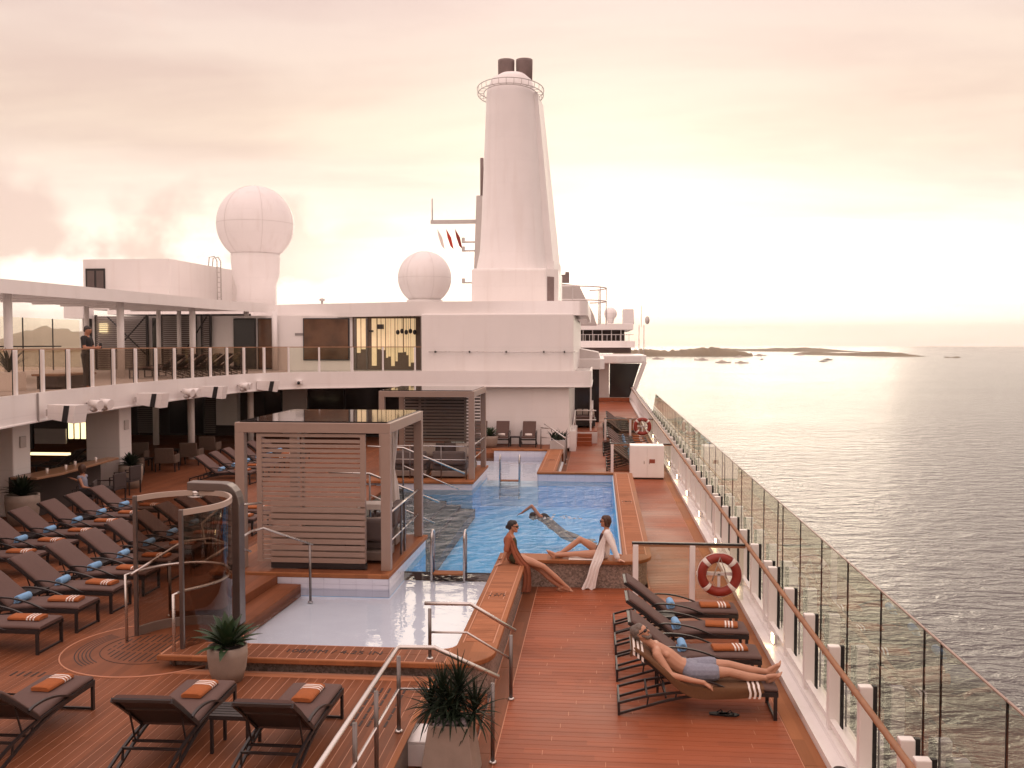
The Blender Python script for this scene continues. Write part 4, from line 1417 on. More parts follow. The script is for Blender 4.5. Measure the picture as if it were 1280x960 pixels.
# low deck lamps along the kerb
lm_b = MB().box((-0.05, -0.09, 0.0), (0.0, 0.09, 0.15)).mesh('housing', 'pale_grey')
lm_g = MB().box((-0.062, -0.075, 0.012), (-0.051, 0.075, 0.138)).mesh('lens', 'lamp_glow')
for i in range(10):
    y = 15.05 + i * 3.65
    t_ = thing('deck_lamp', ('small glowing deck lamp on the rail kerb beside the reclining man' if i == 0 else 'small glowing deck lamp on the rail kerb beyond the lifebuoy' if i == 1 else 'small glowing deck lamp, %s along the rail kerb from the camera' % ORD[i]), 'lamp', (2.738, y, 0.16), 0, 'low lamps along the rail kerb')
    inst('housing', lm_b, t_, (0.03, 0, 0))
    inst('lens', lm_g, t_, (0.03, 0, 0))
dp = MB().lathe([(0.075, 0), (0.075, 0.012), (0.03, 0.014)], (0, 0, 0), 20)
o = dp.build('deck_drain', 'lettering', None, loc=(2.68, 10.7, 0.1))
tag(o, 'round dark drain cap on the white kerb by the rail', 'drain')


# cross rails on the walkway, with glass
def cross_rail(y, x0, x1, label, wood=True):
    c = thing('cross_rail', label, 'railing', (0, y, 0), 0, 'cross rails on the walkway')
    xs = [x0, x0 + (x1 - x0) * 0.52]
    for x in xs:
        MB().box((x - 0.05, -0.05, 0), (x + 0.05, 0.05, 1.09)).build('post', 'white_paint', c, bevel=0.01)
    MB().box((x0 - 0.07, -0.045, 1.10), (x1, 0.045, 1.135)).build('handrail', 'dark_frame', c, bevel=0.008)
    MB().box((x0 - 0.07, -0.03, 1.055), (x1, 0.06, 1.094)).build('lower_rail', 'handrail_wood', c)
    MB().box((x0 + 0.06, -0.006, 0.08), (xs[1] - 0.06, 0.006, 1.05)).build('glass_panel', 'rail_glass', c)
    MB().box((xs[1] + 0.06, -0.006, 0.08), (x1 - 0.03, 0.006, 1.05)).build('glass_panel', 'rail_glass', c)


cross_rail(17.8, 0.70, 2.70, 'dark topped cross rail with glass behind the reclining man')
cross_rail(35.6, 0.52, 2.70, 'dark topped cross rail just behind the white cabinet')
cross_rail(47.5, 0.35, 2.70, 'pale cross rail behind the far lifebuoy')


def lifebuoy(x, y, z, label):
    t_ = thing('lifebuoy', label, 'lifebuoy', (x, y, z), 0, 'red and white lifebuoys')
    R0, r0 = 0.315, 0.085
    for k in range(4):
        for (mn, a0, a1, nm) in (('buoy_red', 6, 84, 'red_section'), ('towel_white', -6, 6, 'white_band')):
            a = 45 + k * 90
            if nm == 'white_band':
                pts = [(R0 * math.cos(R(a + q)), 0, R0 * math.sin(R(a + q))) for q in (-6.5, -3, 0, 3, 6.5)]
                MB().tube(pts, r0 + 0.004, 14).build(nm, mn, t_)
            else:
                pts = [(R0 * math.cos(R(a + q)), 0, R0 * math.sin(R(a + q))) for q in range(6, 86, 6)]
                MB().tube(pts, r0, 14).build(nm, mn, t_)
    MB().tube([(R0 * 1.28 * math.cos(R(a)), -0.03 + 0.05 * abs(math.sin(R(a * 2))), R0 * 1.28 * math.sin(R(a))) for a in range(0, 360, 10)], 0.010, 6, True).build('grab_line', 'towel_white', t_)
    MB().box((-0.41, 0.07, -0.03), (0.41, 0.11, 0.03)).box((-0.025, 0.07, -0.45), (0.025, 0.11, 0.0)).build('bracket', 'white_paint', t_)
    MB().tube([(-0.14, -0.06, -0.1), (-0.08, -0.09, 0.1), (0.0, -0.09, 0.34), (0.08, -0.09, 0.12), (0.12, -0.06, -0.05)], 0.012, 6).build('rope', 'pillow_fabric', t_)


lifebuoy(2.22, 17.68, 0.58, 'red and white lifebuoy hung on the cross rail by the reclining man')
lifebuoy(1.96, 42.9, 1.14, 'far red and white lifebuoy above the distant loungers')

# stainless stair rails in front
def rails(name, label, pts_top, pts_mid, posts, r=0.026, cat='handrail', mm='steel'):
    t_ = thing(name, label, cat, (0, 0, 0), 0, 'steel handrails round the pool')
    MB().tube(pts_top, r, 10).build('top_rail', mm, t_)
    for p in pts_mid:
        MB().tube(p, r * 0.62, 8).build('mid_rail', mm, t_)
    for (x, y, z0, z1) in posts:
        po = MB().lathe([(0.024, z0 + 0.02), (0.024, z1)], (x, y, 0), 12).build('post', 'dark_steel', t_)
        MB().lathe([(0.045, z0), (0.045, z0 + 0.02), (0.03, z0 + 0.03)], (x, y, 0), 14).build('foot', mm, po)
    return t_


rails('stair_handrail', 'near steel stair handrail running down past the spiky planter',
      [(-2.28, 6.0, 1.34), (-2.27, 10.6, 1.34), (-2.24, 10.66, 1.345), (-1.85, 10.68, 1.345), (-1.12, 10.75, 1.0)],
      [[(-2.27, 6.0, 0.86), (-2.26, 10.66, 0.86), (-1.85, 10.68, 0.86), (-1.17, 10.75, 0.52)]],
      [(-2.26, 10.66, DZ, 1.24), (-2.26, 9.55, DZ, 1.24), (-2.27, 8.72, DZ, 1.24), (-2.27, 7.6, DZ, 1.24), (-1.19, 10.75, 0, 0.93)])
rails('stair_handrail', 'far steel stair handrail along the rounded pool corner',
      [(-2.32, 12.64, 1.31), (-1.70, 12.66, 1.31), (-1.10, 12.73, 0.94)], [[(-2.24, 12.64, 0.92), (-1.75, 12.66, 0.92), (-1.16, 12.73, 0.55)]],
      [(-2.25, 12.64, CT, 1.24), (-1.16, 12.73, 0, 0.88)])


# pool ladders
def ladder(x, y, label, fwd=1, h=0.85):
    t_ = thing('pool_ladder', label, 'ladder', (x, y, WZ), 0, 'steel pool ladders')
    for s_ in (-0.325, 0.325):
        pts = [(s_, 0, -0.6), (s_, 0, h - 0.14)] + [(s_, 0.14 - 0.14 * math.cos(R(a)), h - 0.14 + 0.14 * math.sin(R(a))) for a in range(20, 181, 20)] + [(s_, 0.28, -0.3)]
        MB().tube(pts, 0.024, 10).build('grab_tube', 'steel', t_)
    for k in range(3):
        MB().box((-0.30, -0.02, -0.02 - k * 0.25), (0.30, 0.28 if k == 0 else 0.06, 0.01 - k * 0.25)).build('step', 'teak_border' if k == 0 else 'steel', t_)


ladder(-2.95, 18.62, 'steel pool ladder between the shallow and the deep water near the woman')
ladder(-2.93, 31.6, 'far steel pool ladder beside the second cabana')

# ================================================================== LOUNGERS
def bez(p, n=10):
    """smooth curve through points (x, z)"""
    out = []
    P_ = [p[0]] + list(p) + [p[-1]]
    for i in range(1, len(P_) - 2):
        for k in range(n):
            t = k / n
            q = []
            for a in range(2):
                p0, p1, p2, p3 = (P_[i + d][a] for d in (-1, 0, 1, 2))
                q.append(0.5 * (2 * p1 + (p2 - p0) * t + (2 * p0 - 5 * p1 + 4 * p2 - p3) * t * t + (3 * p1 - p0 - 3 * p2 + p3) * t ** 3))
            out.append(tuple(q))
    out.append(p[-1])
    return out


def pad(curve, th, w, y0=0.0):
    """upholstered pad following a side curve, rounded edges"""
    m = MB()
    n = len(curve)
    rings = []
    for i, (x, z) in enumerate(curve):
        a, b = curve[max(i - 1, 0)], curve[min(i + 1, n - 1)]
        d = Vector((b[0] - a[0], b[1] - a[1])).normalized()
        nx, nz = -d.y, d.x
        sec = [(-w / 2, 0), (-w / 2 - 0.008, th * 0.5), (-w / 2 + 0.012, th * 0.92), (-w / 2 + 0.05, th), (0, th * 1.06), (w / 2 - 0.05, th), (w / 2 - 0.012, th * 0.92), (w / 2 + 0.008, th * 0.5), (w / 2, 0)]
        e = 0.82 if i in (0, n - 1) else 1
        rings.append([(x + nx * h * e, y0 + y, z + nz * h * e) for y, h in sec])
    k = 9
    vs = [q for r in rings for q in r]
    fs = []
    for i in range(n - 1):
        for j in range(k):
            fs.append((i * k + j, i * k + (j + 1) % k, (i + 1) * k + (j + 1) % k, (i + 1) * k + j))
    m._add(vs, [tuple(reversed(f)) for f in fs], True)
    m._add(rings[0], [tuple(range(k))])
    m._add(rings[-1], [tuple(reversed(range(k)))])
    return m


HW = 0.305
seat_curve = bez([(-0.20, 0.335), (0.0, 0.34), (0.35, 0.36), (0.7, 0.365), (1.0, 0.36)], 5)
back_curve = bez([(-0.83, 0.85), (-0.6, 0.685), (-0.38, 0.51), (-0.17, 0.36)], 4)
LP = []      # (name, mesh list)


def lounger_meshes():
    out = []
    out.append(('seat_cushion', pad(seat_curve, 0.052, 0.59).mesh('seat_cushion', 'cushion')))
    out.append(('back_cushion', pad(back_curve, 0.052, 0.59).mesh('back_cushion', 'cushion')))
    b = MB()
    for s_ in (-HW, HW):
        b.path([(-0.86, s_, 0.85), (-0.6, s_, 0.665), (-0.17, s_, 0.335)], 0.03, 0.045)
    b.path([(-0.85, -HW, 0.845), (-0.85, HW, 0.845)], 0.04, 0.03)
    b.box((-0.62, -HW + 0.02, 0.655), (-0.60, HW - 0.02, 0.675))
    sl_ = MB()
    pts = [(-0.82, 0.825), (-0.5, 0.59), (-0.22, 0.368)]
    for a_, b_ in zip(pts[:-1], pts[1:]):
        q = 0.012
        sl_._add([(a_[0], -HW + 0.02, a_[1]), (a_[0], HW - 0.02, a_[1]), (b_[0], HW - 0.02, b_[1]), (b_[0], -HW + 0.02, b_[1]),
                  (a_[0] + q, -HW + 0.02, a_[1] + q), (a_[0] + q, HW - 0.02, a_[1] + q), (b_[0] + q, HW - 0.02, b_[1] + q), (b_[0] + q, -HW + 0.02, b_[1] + q)],
                 [(3, 2, 1, 0), (4, 5, 6, 7), (0, 1, 5, 4), (2, 3, 7, 6)])
    out.append(('back_frame', b.mesh('back_frame', 'dark_frame')))
    out.append(('back_sling', sl_.mesh('back_sling', 'cushion_dark')))
    for s_ in (-HW, HW):
        m = MB()
        low = bez([(-1.02, 0.02), (-0.7, 0.12), (-0.35, 0.225), (0.0, 0.29), (0.4, 0.315), (1.0, 0.315)], 4)
        up = bez([(-1.02, 0.16), (-0.7, 0.25), (-0.35, 0.31), (0.0, 0.335), (0.4, 0.345), (1.0, 0.345)], 4)
        m.path([(x, s_, z) for x, z in low], 0.028, 0.03)
        m.path([(x, s_, z) for x, z in up], 0.028, 0.03)
        m.path([(-1.02, s_, 0.0), (-1.02, s_, 0.175)], 0.028, 0.03)
        for x in (-0.66, -0.3):
            m.path([(x, s_, 0.13 + (x + 0.66) * 0.3), (x + 0.02, s_, 0.27 + (x + 0.66) * 0.17)], 0.02, 0.02)
        out.append(('side_frame', m.mesh('side_frame', 'dark_frame')))
        m = MB()
        m.path([(0.965, s_, 0.0), (0.965, s_, 0.34)], 0.03, 0.045, up=(1, 0, 0))
        out.append(('leg', m.mesh('leg', 'dark_frame')))
        m = MB()
        ar = bez([(-0.38, 0.50), (-0.27, 0.52), (-0.05, 0.51), (0.2, 0.455), (0.42, 0.37), (0.5, 0.345)], 4)
        m.path([(x, s_ * 1.06, z) for x, z in ar], 0.032, 0.022)
        out.append(('armrest', m.mesh('armrest', 'dark_frame')))
        m = MB()
        m.path([(-0.56, s_ * 0.9, 0.64), (-0.42, s_ * 0.9, 0.25)], 0.015, 0.015)
        out.append(('prop', m.mesh('prop', 'dark_frame')))
    for x, z in ((-1.02, 0.165), (-1.02, 0.02), (-0.66, 0.27), (-0.42, 0.25), (0.0, 0.30), (0.5, 0.32), (0.965, 0.02), (0.98, 0.33)):
        m = MB()
        m.path([(x, -HW, z), (x, HW, z)], 0.025, 0.025)
        out.append(('stretcher', m.mesh('stretcher', 'dark_frame')))
    return out


LM = lounger_meshes()
rnd = random.Random(11)


def lounger(x, y, z, rz, label, group):
    t_ = thing('sun_lounger', label, 'sun lounger', (x, y, z), rz, group)
    for n_, me in LM:
        inst(n_, me, t_)
    return t_


# folded towel with three white stripes; rolled blue towel
def towel_meshes():
    m = MB()
    L, Wd, H = 0.245, 0.115, 0.058
    pr = [(-Wd, 0.004), (-Wd - 0.008, 0.02), (-Wd, 0.036), (-Wd + 0.03, 0.054), (0, H), (Wd - 0.03, 0.055), (Wd, 0.04), (Wd + 0.008, 0.02), (Wd, 0.004)]
    xs = [-L, -L + 0.012, -0.1, 0, 0.1, L - 0.012, L]
    vs = [(x, y * (0.95 if i in (0, 6) else 1), z * (0.86 if i in (0, 6) else 1 + 0.03 * math.sin(i * 2.1))) for i, x in enumerate(xs) for y, z in pr]
    k = len(pr)
    fs = [(i * k + j, i * k + (j + 1) % k, (i + 1) * k + (j + 1) % k, (i + 1) * k + j) for i in range(len(xs) - 1) for j in range(k)]
    m._add(vs, fs, True)
    m._add(vs[:k], [tuple(reversed(range(k)))])
    m._add(vs[-k:], [tuple(range(k))])
    for zf in (0.018, 0.037):
        m.box((-L + 0.004, -Wd - 0.003, zf), (L - 0.004, -Wd + 0.004, zf + 0.003))
    body = m.mesh('folded_towel', 'towel_orange')
    s_ = MB()
    for x in (0.05, 0.10, 0.15):
        pts = [(y * 1.012, z + 0.0025) for y, z in pr]
        o = len(s_.v)
        vs = [(x, y, z) for y, z in pts] + [(x + 0.024, y, z) for y, z in pts]
        s_._add(vs, [(j, j + 1, k + j + 1, k + j) for j in range(k - 1)], True)
    st = s_.mesh('stripe', 'towel_white')
    r = MB()
    pts = [(-0.15, 0, 0.062), (-0.145, 0, 0.062), (0, 0, 0.062), (0.145, 0, 0.062), (0.15, 0, 0.062)]
    r.tube(pts, [0.05, 0.06, 0.062, 0.06, 0.05], 16)
    r.box((-0.147, 0.03, 0.0), (0.147, 0.075, 0.012))
    roll = r.mesh('rolled_towel', 'towel_blue')
    sp_ = MB()
    for e in (-0.151, 0.1505):
        sp_.tube([(e, 0.04 * (1 - a / 700) * math.cos(R(a)), 0.062 + 0.04 * (1 - a / 700) * math.sin(R(a))) for a in range(0, 620, 40)], 0.003, 4)
    return body, st, roll, sp_.mesh('spiral_fold', 'cushion_dark')


TB, TS, TR_, TSP = towel_meshes()


def folded(x, y, z, rz, label, group):
    o = bpy.data.objects.new('folded_towel', TB)
    COL.objects.link(o)
    o.location = (x, y, z)
    o.rotation_euler = (0, 0, rz)
    tag(o, label, 'towel', group)
    inst('stripes', TS, o)
    return o


TRW = TR_.copy()
TRW.materials[0] = M['towel_white']


def rolled(x, y, z, rz, label, group, me=None):
    o = bpy.data.objects.new('rolled_towel', me or TR_)
    COL.objects.link(o)
    o.location = (x, y, z)
    o.rotation_euler = (0, 0, rz)
    tag(o, label, 'towel', group)
    inst('spiral_fold', TSP, o)
    return o


def rot(x, y, a):
    return x * math.cos(a) - y * math.sin(a), x * math.sin(a) + y * math.cos(a)


def dressed(x, y, z, rz, lab, grp, where, blue=True, orange=True):
    """lounger and the towels lying on it"""
    jit = rnd.uniform(-0.035, 0.035)
    a = rz + jit
    lounger(x, y, z, a, lab, grp)
    if orange:
        ox, oy = rot(0.62 + rnd.uniform(-0.04, 0.03), rnd.uniform(-0.03, 0.03), a)
        folded(x + ox, y + oy, z + 0.421, a + rnd.uniform(-0.12, 0.12), 'folded orange towel on the ' + where, 'folded orange towels')
    if blue:
        ox, oy = rot(-0.08, rnd.uniform(-0.04, 0.04), a)
        rolled(x + ox, y + oy, z + 0.392, a + R(90) + rnd.uniform(-0.08, 0.08), 'rolled blue towel on the ' + where, 'rolled blue towels')


tab = MB()
for k in range(6):
    tab.box((-0.22, -0.21 + k * 0.07, 0.405), (0.22, -0.155 + k * 0.07, 0.425))
tab_top = tab.mesh('slats', 'dark_frame')
tab_fr = MB().box((-0.22, -0.215, 0.38), (0.22, -0.19, 0.404)).box((-0.22, 0.175, 0.38), (0.22, 0.20, 0.404)).box((-0.225, -0.19, 0.38), (-0.2, 0.175, 0.404)).box((0.2, -0.19, 0.38), (0.225, 0.175, 0.404)).mesh('frame', 'dark_frame')
tab_leg = MB().box((-0.016, -0.016, 0), (0.016, 0.016, 0.38)).mesh('leg', 'dark_frame')


def side_table(x, y, z, rz, label):
    t_ = thing('side_table', label, 'side table', (x, y, z), rz, 'small dark slatted side tables')
    inst('top', tab_top, t_)
    inst('frame', tab_fr, t_)
    for (a, b) in ((-0.2, -0.19), (0.2, -0.19), (-0.2, 0.175), (0.2, 0.175)):
        inst('leg', tab_leg, t_, (a, b, 0))


# --- long row beside the shower (row nearest the pool)
GA = 'loungers in the long row beside the glass shower'
for k in range(-1, 9):
    n_ = ORD[k + 1]
    dressed(-8.93, 14.25 + 1.06 * k, DZ, 0, 'brown sun lounger, %s from the camera in the row beside the glass shower' % n_, GA, '%s lounger of the row beside the shower' % n_)
GB = 'loungers in the row by the bar'
for k in range(-1, 5):
    n_ = ORD[k + 1]
    dressed(-11.7, 18.55 + 1.08 * k, DZ, 0, 'brown sun lounger, %s from the camera in the row by the bar' % n_, GB, '%s lounger of the row by the bar' % n_)
for k in range(0, 8, 2):
    side_table(-9.25, 14.25 + 1.06 * k + 0.53, DZ, 0, 'small dark slatted table, %s from the camera in the row beside the shower' % ORD[k // 2])
for k in range(0, 4, 2):
    side_table(-12.0, 18.55 + 1.08 * k + 0.54, DZ, 0, 'small dark slatted table, %s from the camera in the row by the bar' % ORD[k // 2])
GC = 'loungers in the short row behind the near cabana'
for k in range(6):
    n_ = ORD[k]
    dressed(-11.9, 29.6 + 1.12 * k, DZ, 0, 'brown sun lounger, %s from the camera in the row behind the near cabana' % n_, GC, '%s lounger of the row behind the near cabana' % n_)
# --- front loungers facing the pool
GF = 'loungers in the front row facing the pool'
for x, lab, wh in ((-6.40, 'leftmost front lounger with its back to the camera', 'leftmost front lounger'), (-4.60, 'middle front lounger with its back to the camera', 'middle front lounger'),
                   (-3.32, 'right front lounger beside the steel handrail with its back to the camera', 'right front lounger beside the handrail')):
    dressed(x, 10.02, DZ, R(90), lab, GF, wh, blue=False)
side_table(-3.96, 10.1, DZ, 0, 'small dark slatted table between two front loungers')
# --- loungers on the starboard side
GS = 'loungers along the sea rail beside the pool'
for k, (y, wh) in enumerate(((12.62, 'man'), (13.86, 'lounger right behind the reclining man'), (15.02, 'second lounger behind the reclining man'), (16.14, 'lounger nearest the lifebuoy by the cross rail'))):
    if k == 0:
        lounger(1.30, y, 0, 0, 'brown sun lounger with a bearded man lying on it', GS)
    else:
        dressed(1.30, y, 0, 0, 'brown ' + wh, GS, wh)
side_table(1.02, 13.24, 0, 0, 'small dark slatted table between the man and the next lounger')
side_table(1.02, 15.6, 0, 0, 'small dark slatted table between the two farther sea rail loungers')
GE = 'distant loungers along the sea rail beyond the cabinet'
for k in range(4):
    n_ = ORD[k]
    dressed(1.35, 36.6 + k * 0.98, 0, 0, 'dark sun lounger, %s beyond the white cabinet' % n_, GE, '%s lounger beyond the white cabinet' % n_)
for k in range(5):
    n_ = ORD[k]
    dressed(1.25, 41.4 + k * 1.05, 0, 0, 'dark sun lounger, %s in the group by the far lifebuoy' % n_, GE, '%s lounger by the far lifebuoy' % n_)
for k in range(7):
    n_ = ORD[k]
    dressed(1.3, 49.2 + k * 1.2, 0, 0, 'dark sun lounger, %s beyond the far lifebuoy rail' % n_, GE, '%s lounger beyond the far lifebuoy rail' % n_, blue=False)


# --- upright deck chairs by the white wall
def deck_chair(x, y, z, rz, label):
    t_ = thing('deck_chair', label, 'deck chair', (x, y, z), rz, 'deck chairs along the white wall')
    MB().box((-0.3, -0.55, 0.38), (0.3, 0.05, 0.44)).build('seat', 'cushion', t_, bevel=0.015)
    m = MB()
    m.bar((0, 0.02, 0.42), (0, 0.38, 1.05), 0.58, 0.05, up=(0, -1, 0.6))
    m.build('backrest', 'cushion', t_, bevel=0.015)
    for s_ in (-0.33, 0.33):
        MB().path([(s_, -0.6, 0), (s_, -0.6, 0.62), (s_, 0.15, 0.66)], 0.035, 0.035, up=(1, 0, 0)).build('armrest', 'dark_frame', t_)
        MB().path([(s_, -0.5, 0.37), (s_, 0.45, 0.0)], 0.03, 0.035, up=(1, 0, 0)).path([(s_, 0.2, 0.6), (s_, -0.45, 0.0)], 0.03, 0.035, up=(1, 0, 0)).build('leg', 'dark_frame', t_)
    MB().box((-0.33, -0.58, 0.30), (0.33, -0.54, 0.36)).box((-0.33, -0.58, 0.12), (0.33, -0.55, 0.15)).build('stretcher', 'dark_frame', t_)


DC = ((-5.15, 'deck chair half hidden behind the far cabana post'), (-4.17, 'deck chair against the white wall beside the green planter'), (-3.0, 'rightmost deck chair against the white wall'))
MB().box((-6.6, 38.72, -0.02), (-1.4, 42.3, DZ)).build('wall_terrace', 'teak_along', None)
o = bpy.data.objects['wall_terrace']
struct(o)
for x, lab in DC:
    deck_chair(x, 41.6, DZ, 0, lab)
    rolled(x, 41.35, DZ + 0.445, 0, 'pale rolled towel on the ' + lab, 'rolled towels on the wall deck chairs', TRW)
side_table(-3.6, 41.5, DZ, 0, 'small dark table between two deck chairs by the white wall')


# ================================================================== PLANTS
def leaf_blade(m, p, az, el, L, w, droop, fold=0.3, seg=5):
    """one strap shaped leaf"""
    d = Vector((math.cos(az), math.sin(az), 0))
    s = Vector((-math.sin(az), math.cos(az), 0))
    pts = []
    q = Vector(p)
    e = el
    for i in range(seg + 1):
        t = i / seg
        ww = w * (0.55 + 1.2 * t - 1.75 * t * t) if i < seg else 0.002
        up = Vector((-math.sin(e) * d.x, -math.sin(e) * d.y, math.cos(e)))
        pts.append((q - s * ww + up * ww * fold, q.copy(), q + s * ww + up * ww * fold))
        q = q + (d * math.cos(e) + Vector((0, 0, math.sin(e)))) * (L / seg)
        e -= droop / seg
    vs = [v for r_ in pts for v in r_]
    fs = []
    for i in range(seg):
        a = i * 3
        fs += [(a, a + 1, a + 4, a + 3), (a + 1, a + 2, a + 5, a + 4)]
    m._add(vs, fs, True)


def pot(name, prof, parent, mname='pot_grey'):
    return MB().lathe(prof, n=36).build(name, mname, parent)


def soil(r, z, parent):
    MB().lathe([(r, z - 0.02), (r * 0.6, z), (0.01, z + 0.01)], n=20).build('soil', 'interior_dark', parent)


def agave(x, y, z, label, n=34, L=0.5, w=0.065, pr=0.26, ph=0.47, sd=1, grp=None, col='leaf_green'):
    rn = random.Random(sd)
    t_ = thing('potted_plant', label, 'plant', (x, y, z), 0, grp)
    pot('pot', [(pr * 0.72, 0), (pr * 0.92, ph * 0.35), (pr, ph * 0.75), (pr * 0.98, ph), (pr * 0.86, ph), (pr * 0.86, ph - 0.06)], t_)
    soil(pr * 0.86, ph - 0.05, t_)
    for i in range(n):
        t = i / n
        m = MB()
        leaf_blade(m, (0, 0, 0), 0, 0, 1, 1, 0)
        m = MB()
        az = i * 2.399 + rn.uniform(-.2, .2)
        el = R(88 - 70 * t ** 0.8 + rn.uniform(-8, 8))
        leaf_blade(m, (0.04 * math.cos(az), 0.04 * math.sin(az), ph - 0.04 + 0.10 * (1 - t)), az, el, L * rn.uniform(0.8, 1.15) * (0.8 + 0.25 * t), w * rn.uniform(.8, 1.1), R(14 + 22 * t), 0.35)
        m.build('leaf', col, t_)


agave(-4.86, 12.12, DZ, 'broad leaved green plant in a rounded grey pot by the splash pool', 46, 0.42, 0.085, 0.26, 0.47, 4)
agave(-14.35, 28.3, DZ, 'leafy dark plant in a large round pot by the second pillar', 70, 0.42, 0.06, 0.36, 0.72, 5, col='leaf_dark')
agave(-14.1, 22.3, DZ, 'leafy dark plant in a tall pot by the far left pillar', 70, 0.5, 0.06, 0.40, 0.75, 6, col='leaf_dark')
agave(-4.62, 40.9, DZ, 'leafy green plant in a pale pot beside the far deck chair', 30, 0.5, 0.06, 0.33, 0.5, 7)

# spiky planter in front: tall square tapering pot, pebbles, several heads
sp_t = thing('spiky_planter', 'tall tapering grey planter with dark spiky plants and pale pebbles', 'plant', (-1.62, 10.42, 0), 0)
m = MB()
vs = []
for (h, s_) in ((0, 0.31), (0.30, 0.27), (0.60, 0.225), (0.63, 0.22), (0.63, 0.195), (0.57, 0.19)):
    vs += [(sx * s_, sy * s_, h) for sx, sy in ((-1, -1), (1, -1), (1, 1), (-1, 1))]
fs = [(i * 4 + k, i * 4 + (k + 1) % 4, i * 4 + 4 + (k + 1) % 4, i * 4 + 4 + k) for i in range(5) for k in range(4)] + [(20, 21, 22, 23)]
m._add(vs, fs)
m.build('pot', 'pot_grey', sp_t, bevel=0.012)
rn = random.Random(2)
for k in range(46):
    m = MB()
    m.ball((rn.uniform(-0.16, 0.16), rn.uniform(-0.16, 0.16), 0.605 + rn.uniform(0, 0.03)), rn.uniform(0.025, 0.042), 8, 6, (1.2, 0.9, 0.7))
    m.build('pebble', 'pebble', sp_t)
for (hx, hy, hz, L, n) in ((-0.10, 0.02, 0.86, 0.42, 80), (0.08, 0.06, 0.92, 0.42, 80), (0.02, -0.08, 0.78, 0.40, 64), (-0.24, 0.08, 0.74, 0.36, 56), (0.27, -0.02, 0.74, 0.40, 64)):
    MB().tube([(hx * 0.4, hy * 0.5, 0.58), (hx * 0.8, hy, hz - 0.12), (hx, hy, hz)], [0.025, 0.022, 0.018], 8).build('stem', 'leaf_dark', sp_t)
    m = MB()
    for i in range(n):
        az = i * 2.399
        el = R(85 - 125 * (i / n) + rn.uniform(-10, 10))
        leaf_blade(m, (hx, hy, hz - 0.06 + 0.08 * (1 - i / n)), az, el, L * rn.uniform(0.75, 1.1), 0.018, R(rn.uniform(10, 45)), 0.4, 4)
    m.build('leaf_head', 'leaf_dark', sp_t)

# white utility box next to the planter, white cabinet by the rail
wb = thing('utility_box', 'small white box standing next to the spiky planter', 'box', (-2.02, 10.88, 0))
MB().box((-0.20, -0.30, 0), (0.08, 0.22, 0.26)).build('body', 'white_paint', wb, bevel=0.01)
MB().box((-0.205, -0.305, 0.263), (0.085, 0.225, 0.29)).build('lid', 'white_paint', wb, bevel=0.008)
cb = thing('storage_cabinet', 'white two door storage cabinet by the rail beyond the pool', 'cabinet', (1.73, 34.2, 0))
MB().box((-0.6, 0, 0.05), (0.6, 0.7, 1.2)).build('body', 'white_paint', cb, bevel=0.01)
for s_ in (-1, 1):
    d_ = MB().box((s_ * 0.595, -0.025, 0.07), (s_ * 0.006, -0.002, 1.18)).build('door', 'white_paint', cb, bevel=0.006)
    MB().box((s_ * 0.09 - 0.02, -0.04, 0.55), (s_ * 0.09 + 0.0, -0.027, 0.65)).build('handle', 'steel', d_)
MB().box((0.08, -0.034, 0.58), (0.28, -0.028, 0.72)).build('label_plate', 'sign_red', cb)
MB().box((-0.58, 0.03, 0), (0.58, 0.65, 0.05)).build('foot', 'dark_frame', cb)

# steel stair cage between the far planter and the walkway
fs_ = rails('far_stair_rail', 'steel stair rails beside the white wall at the end of the pool',
            [(-2.35, 39.4, 1.35), (-1.9, 39.2, 1.35), (-1.3, 38.2, 1.05)], [[(-2.35, 39.4, 0.95), (-1.9, 39.2, 0.95), (-1.3, 38.2, 0.65)], [(-2.3, 40.8, 1.4), (-1.5, 39.6, 1.0)]],
            [(-2.35, 39.4, DZ, 1.3), (-1.3, 38.2, 0, 1.0), (-1.3, 39.8, 0, 1.2)])
bx = thing('planter_trough', 'pale trough of dark shrubs behind the far stair rails', 'plant', (-1.62, 39.6, 0))
MB().box((-0.35, -0.4, 0), (0.3, 0.9, 0.85)).build('trough', 'pale_grey', bx, bevel=0.01)
rn = random.Random(9)
for k in range(90):
    m = MB()
    leaf_blade(m, (rn.uniform(-.3, .25), rn.uniform(-.35, .85), 0.85), rn.uniform(0, 6.3), R(rn.uniform(25, 85)), rn.uniform(.25, .5), 0.04, R(30), 0.3, 3)
    m.build('leaf', 'leaf_dark', bx)

# ================================================================== CABANAS
PZ = 0.52


def cabana(x0, x1, y0, y1, label, near):
    c = thing('cabana', label, 'cabana', (0, 0, PZ), 0, 'poolside cabanas')
    H = 2.60
    for (x, y) in ((x0, y0), (x1, y0), (x0, y1), (x1, y1)):
        MB().box((x - 0.09, y - 0.09, 0), (x + 0.09, y + 0.09, H)).build('post', 'taupe_metal', c, bevel=0.008)
    for (a, b) in (((x0 - 0.09, y0 - 0.088, H), (x1 + 0.09, y0 + 0.088, H + 0.19)), ((x0 - 0.09, y1 - 0.088, H), (x1 + 0.09, y1 + 0.088, H + 0.19)),
                   ((x0 - 0.088, y0 + 0.088, H), (x0 + 0.088, y1 - 0.088, H + 0.19)), ((x1 - 0.088, y0 + 0.088, H), (x1 + 0.088, y1 - 0.088, H + 0.19))):
        MB().box(a, b).build('beam', 'taupe_metal', c, bevel=0.008)
    MB().box((x0 - 0.02, y0 + 0.0, H + 0.192), (x1 + 0.02, y1 + 0.02, H + 0.215)).build('roof_panel', 'roof_glass', c)
    return c


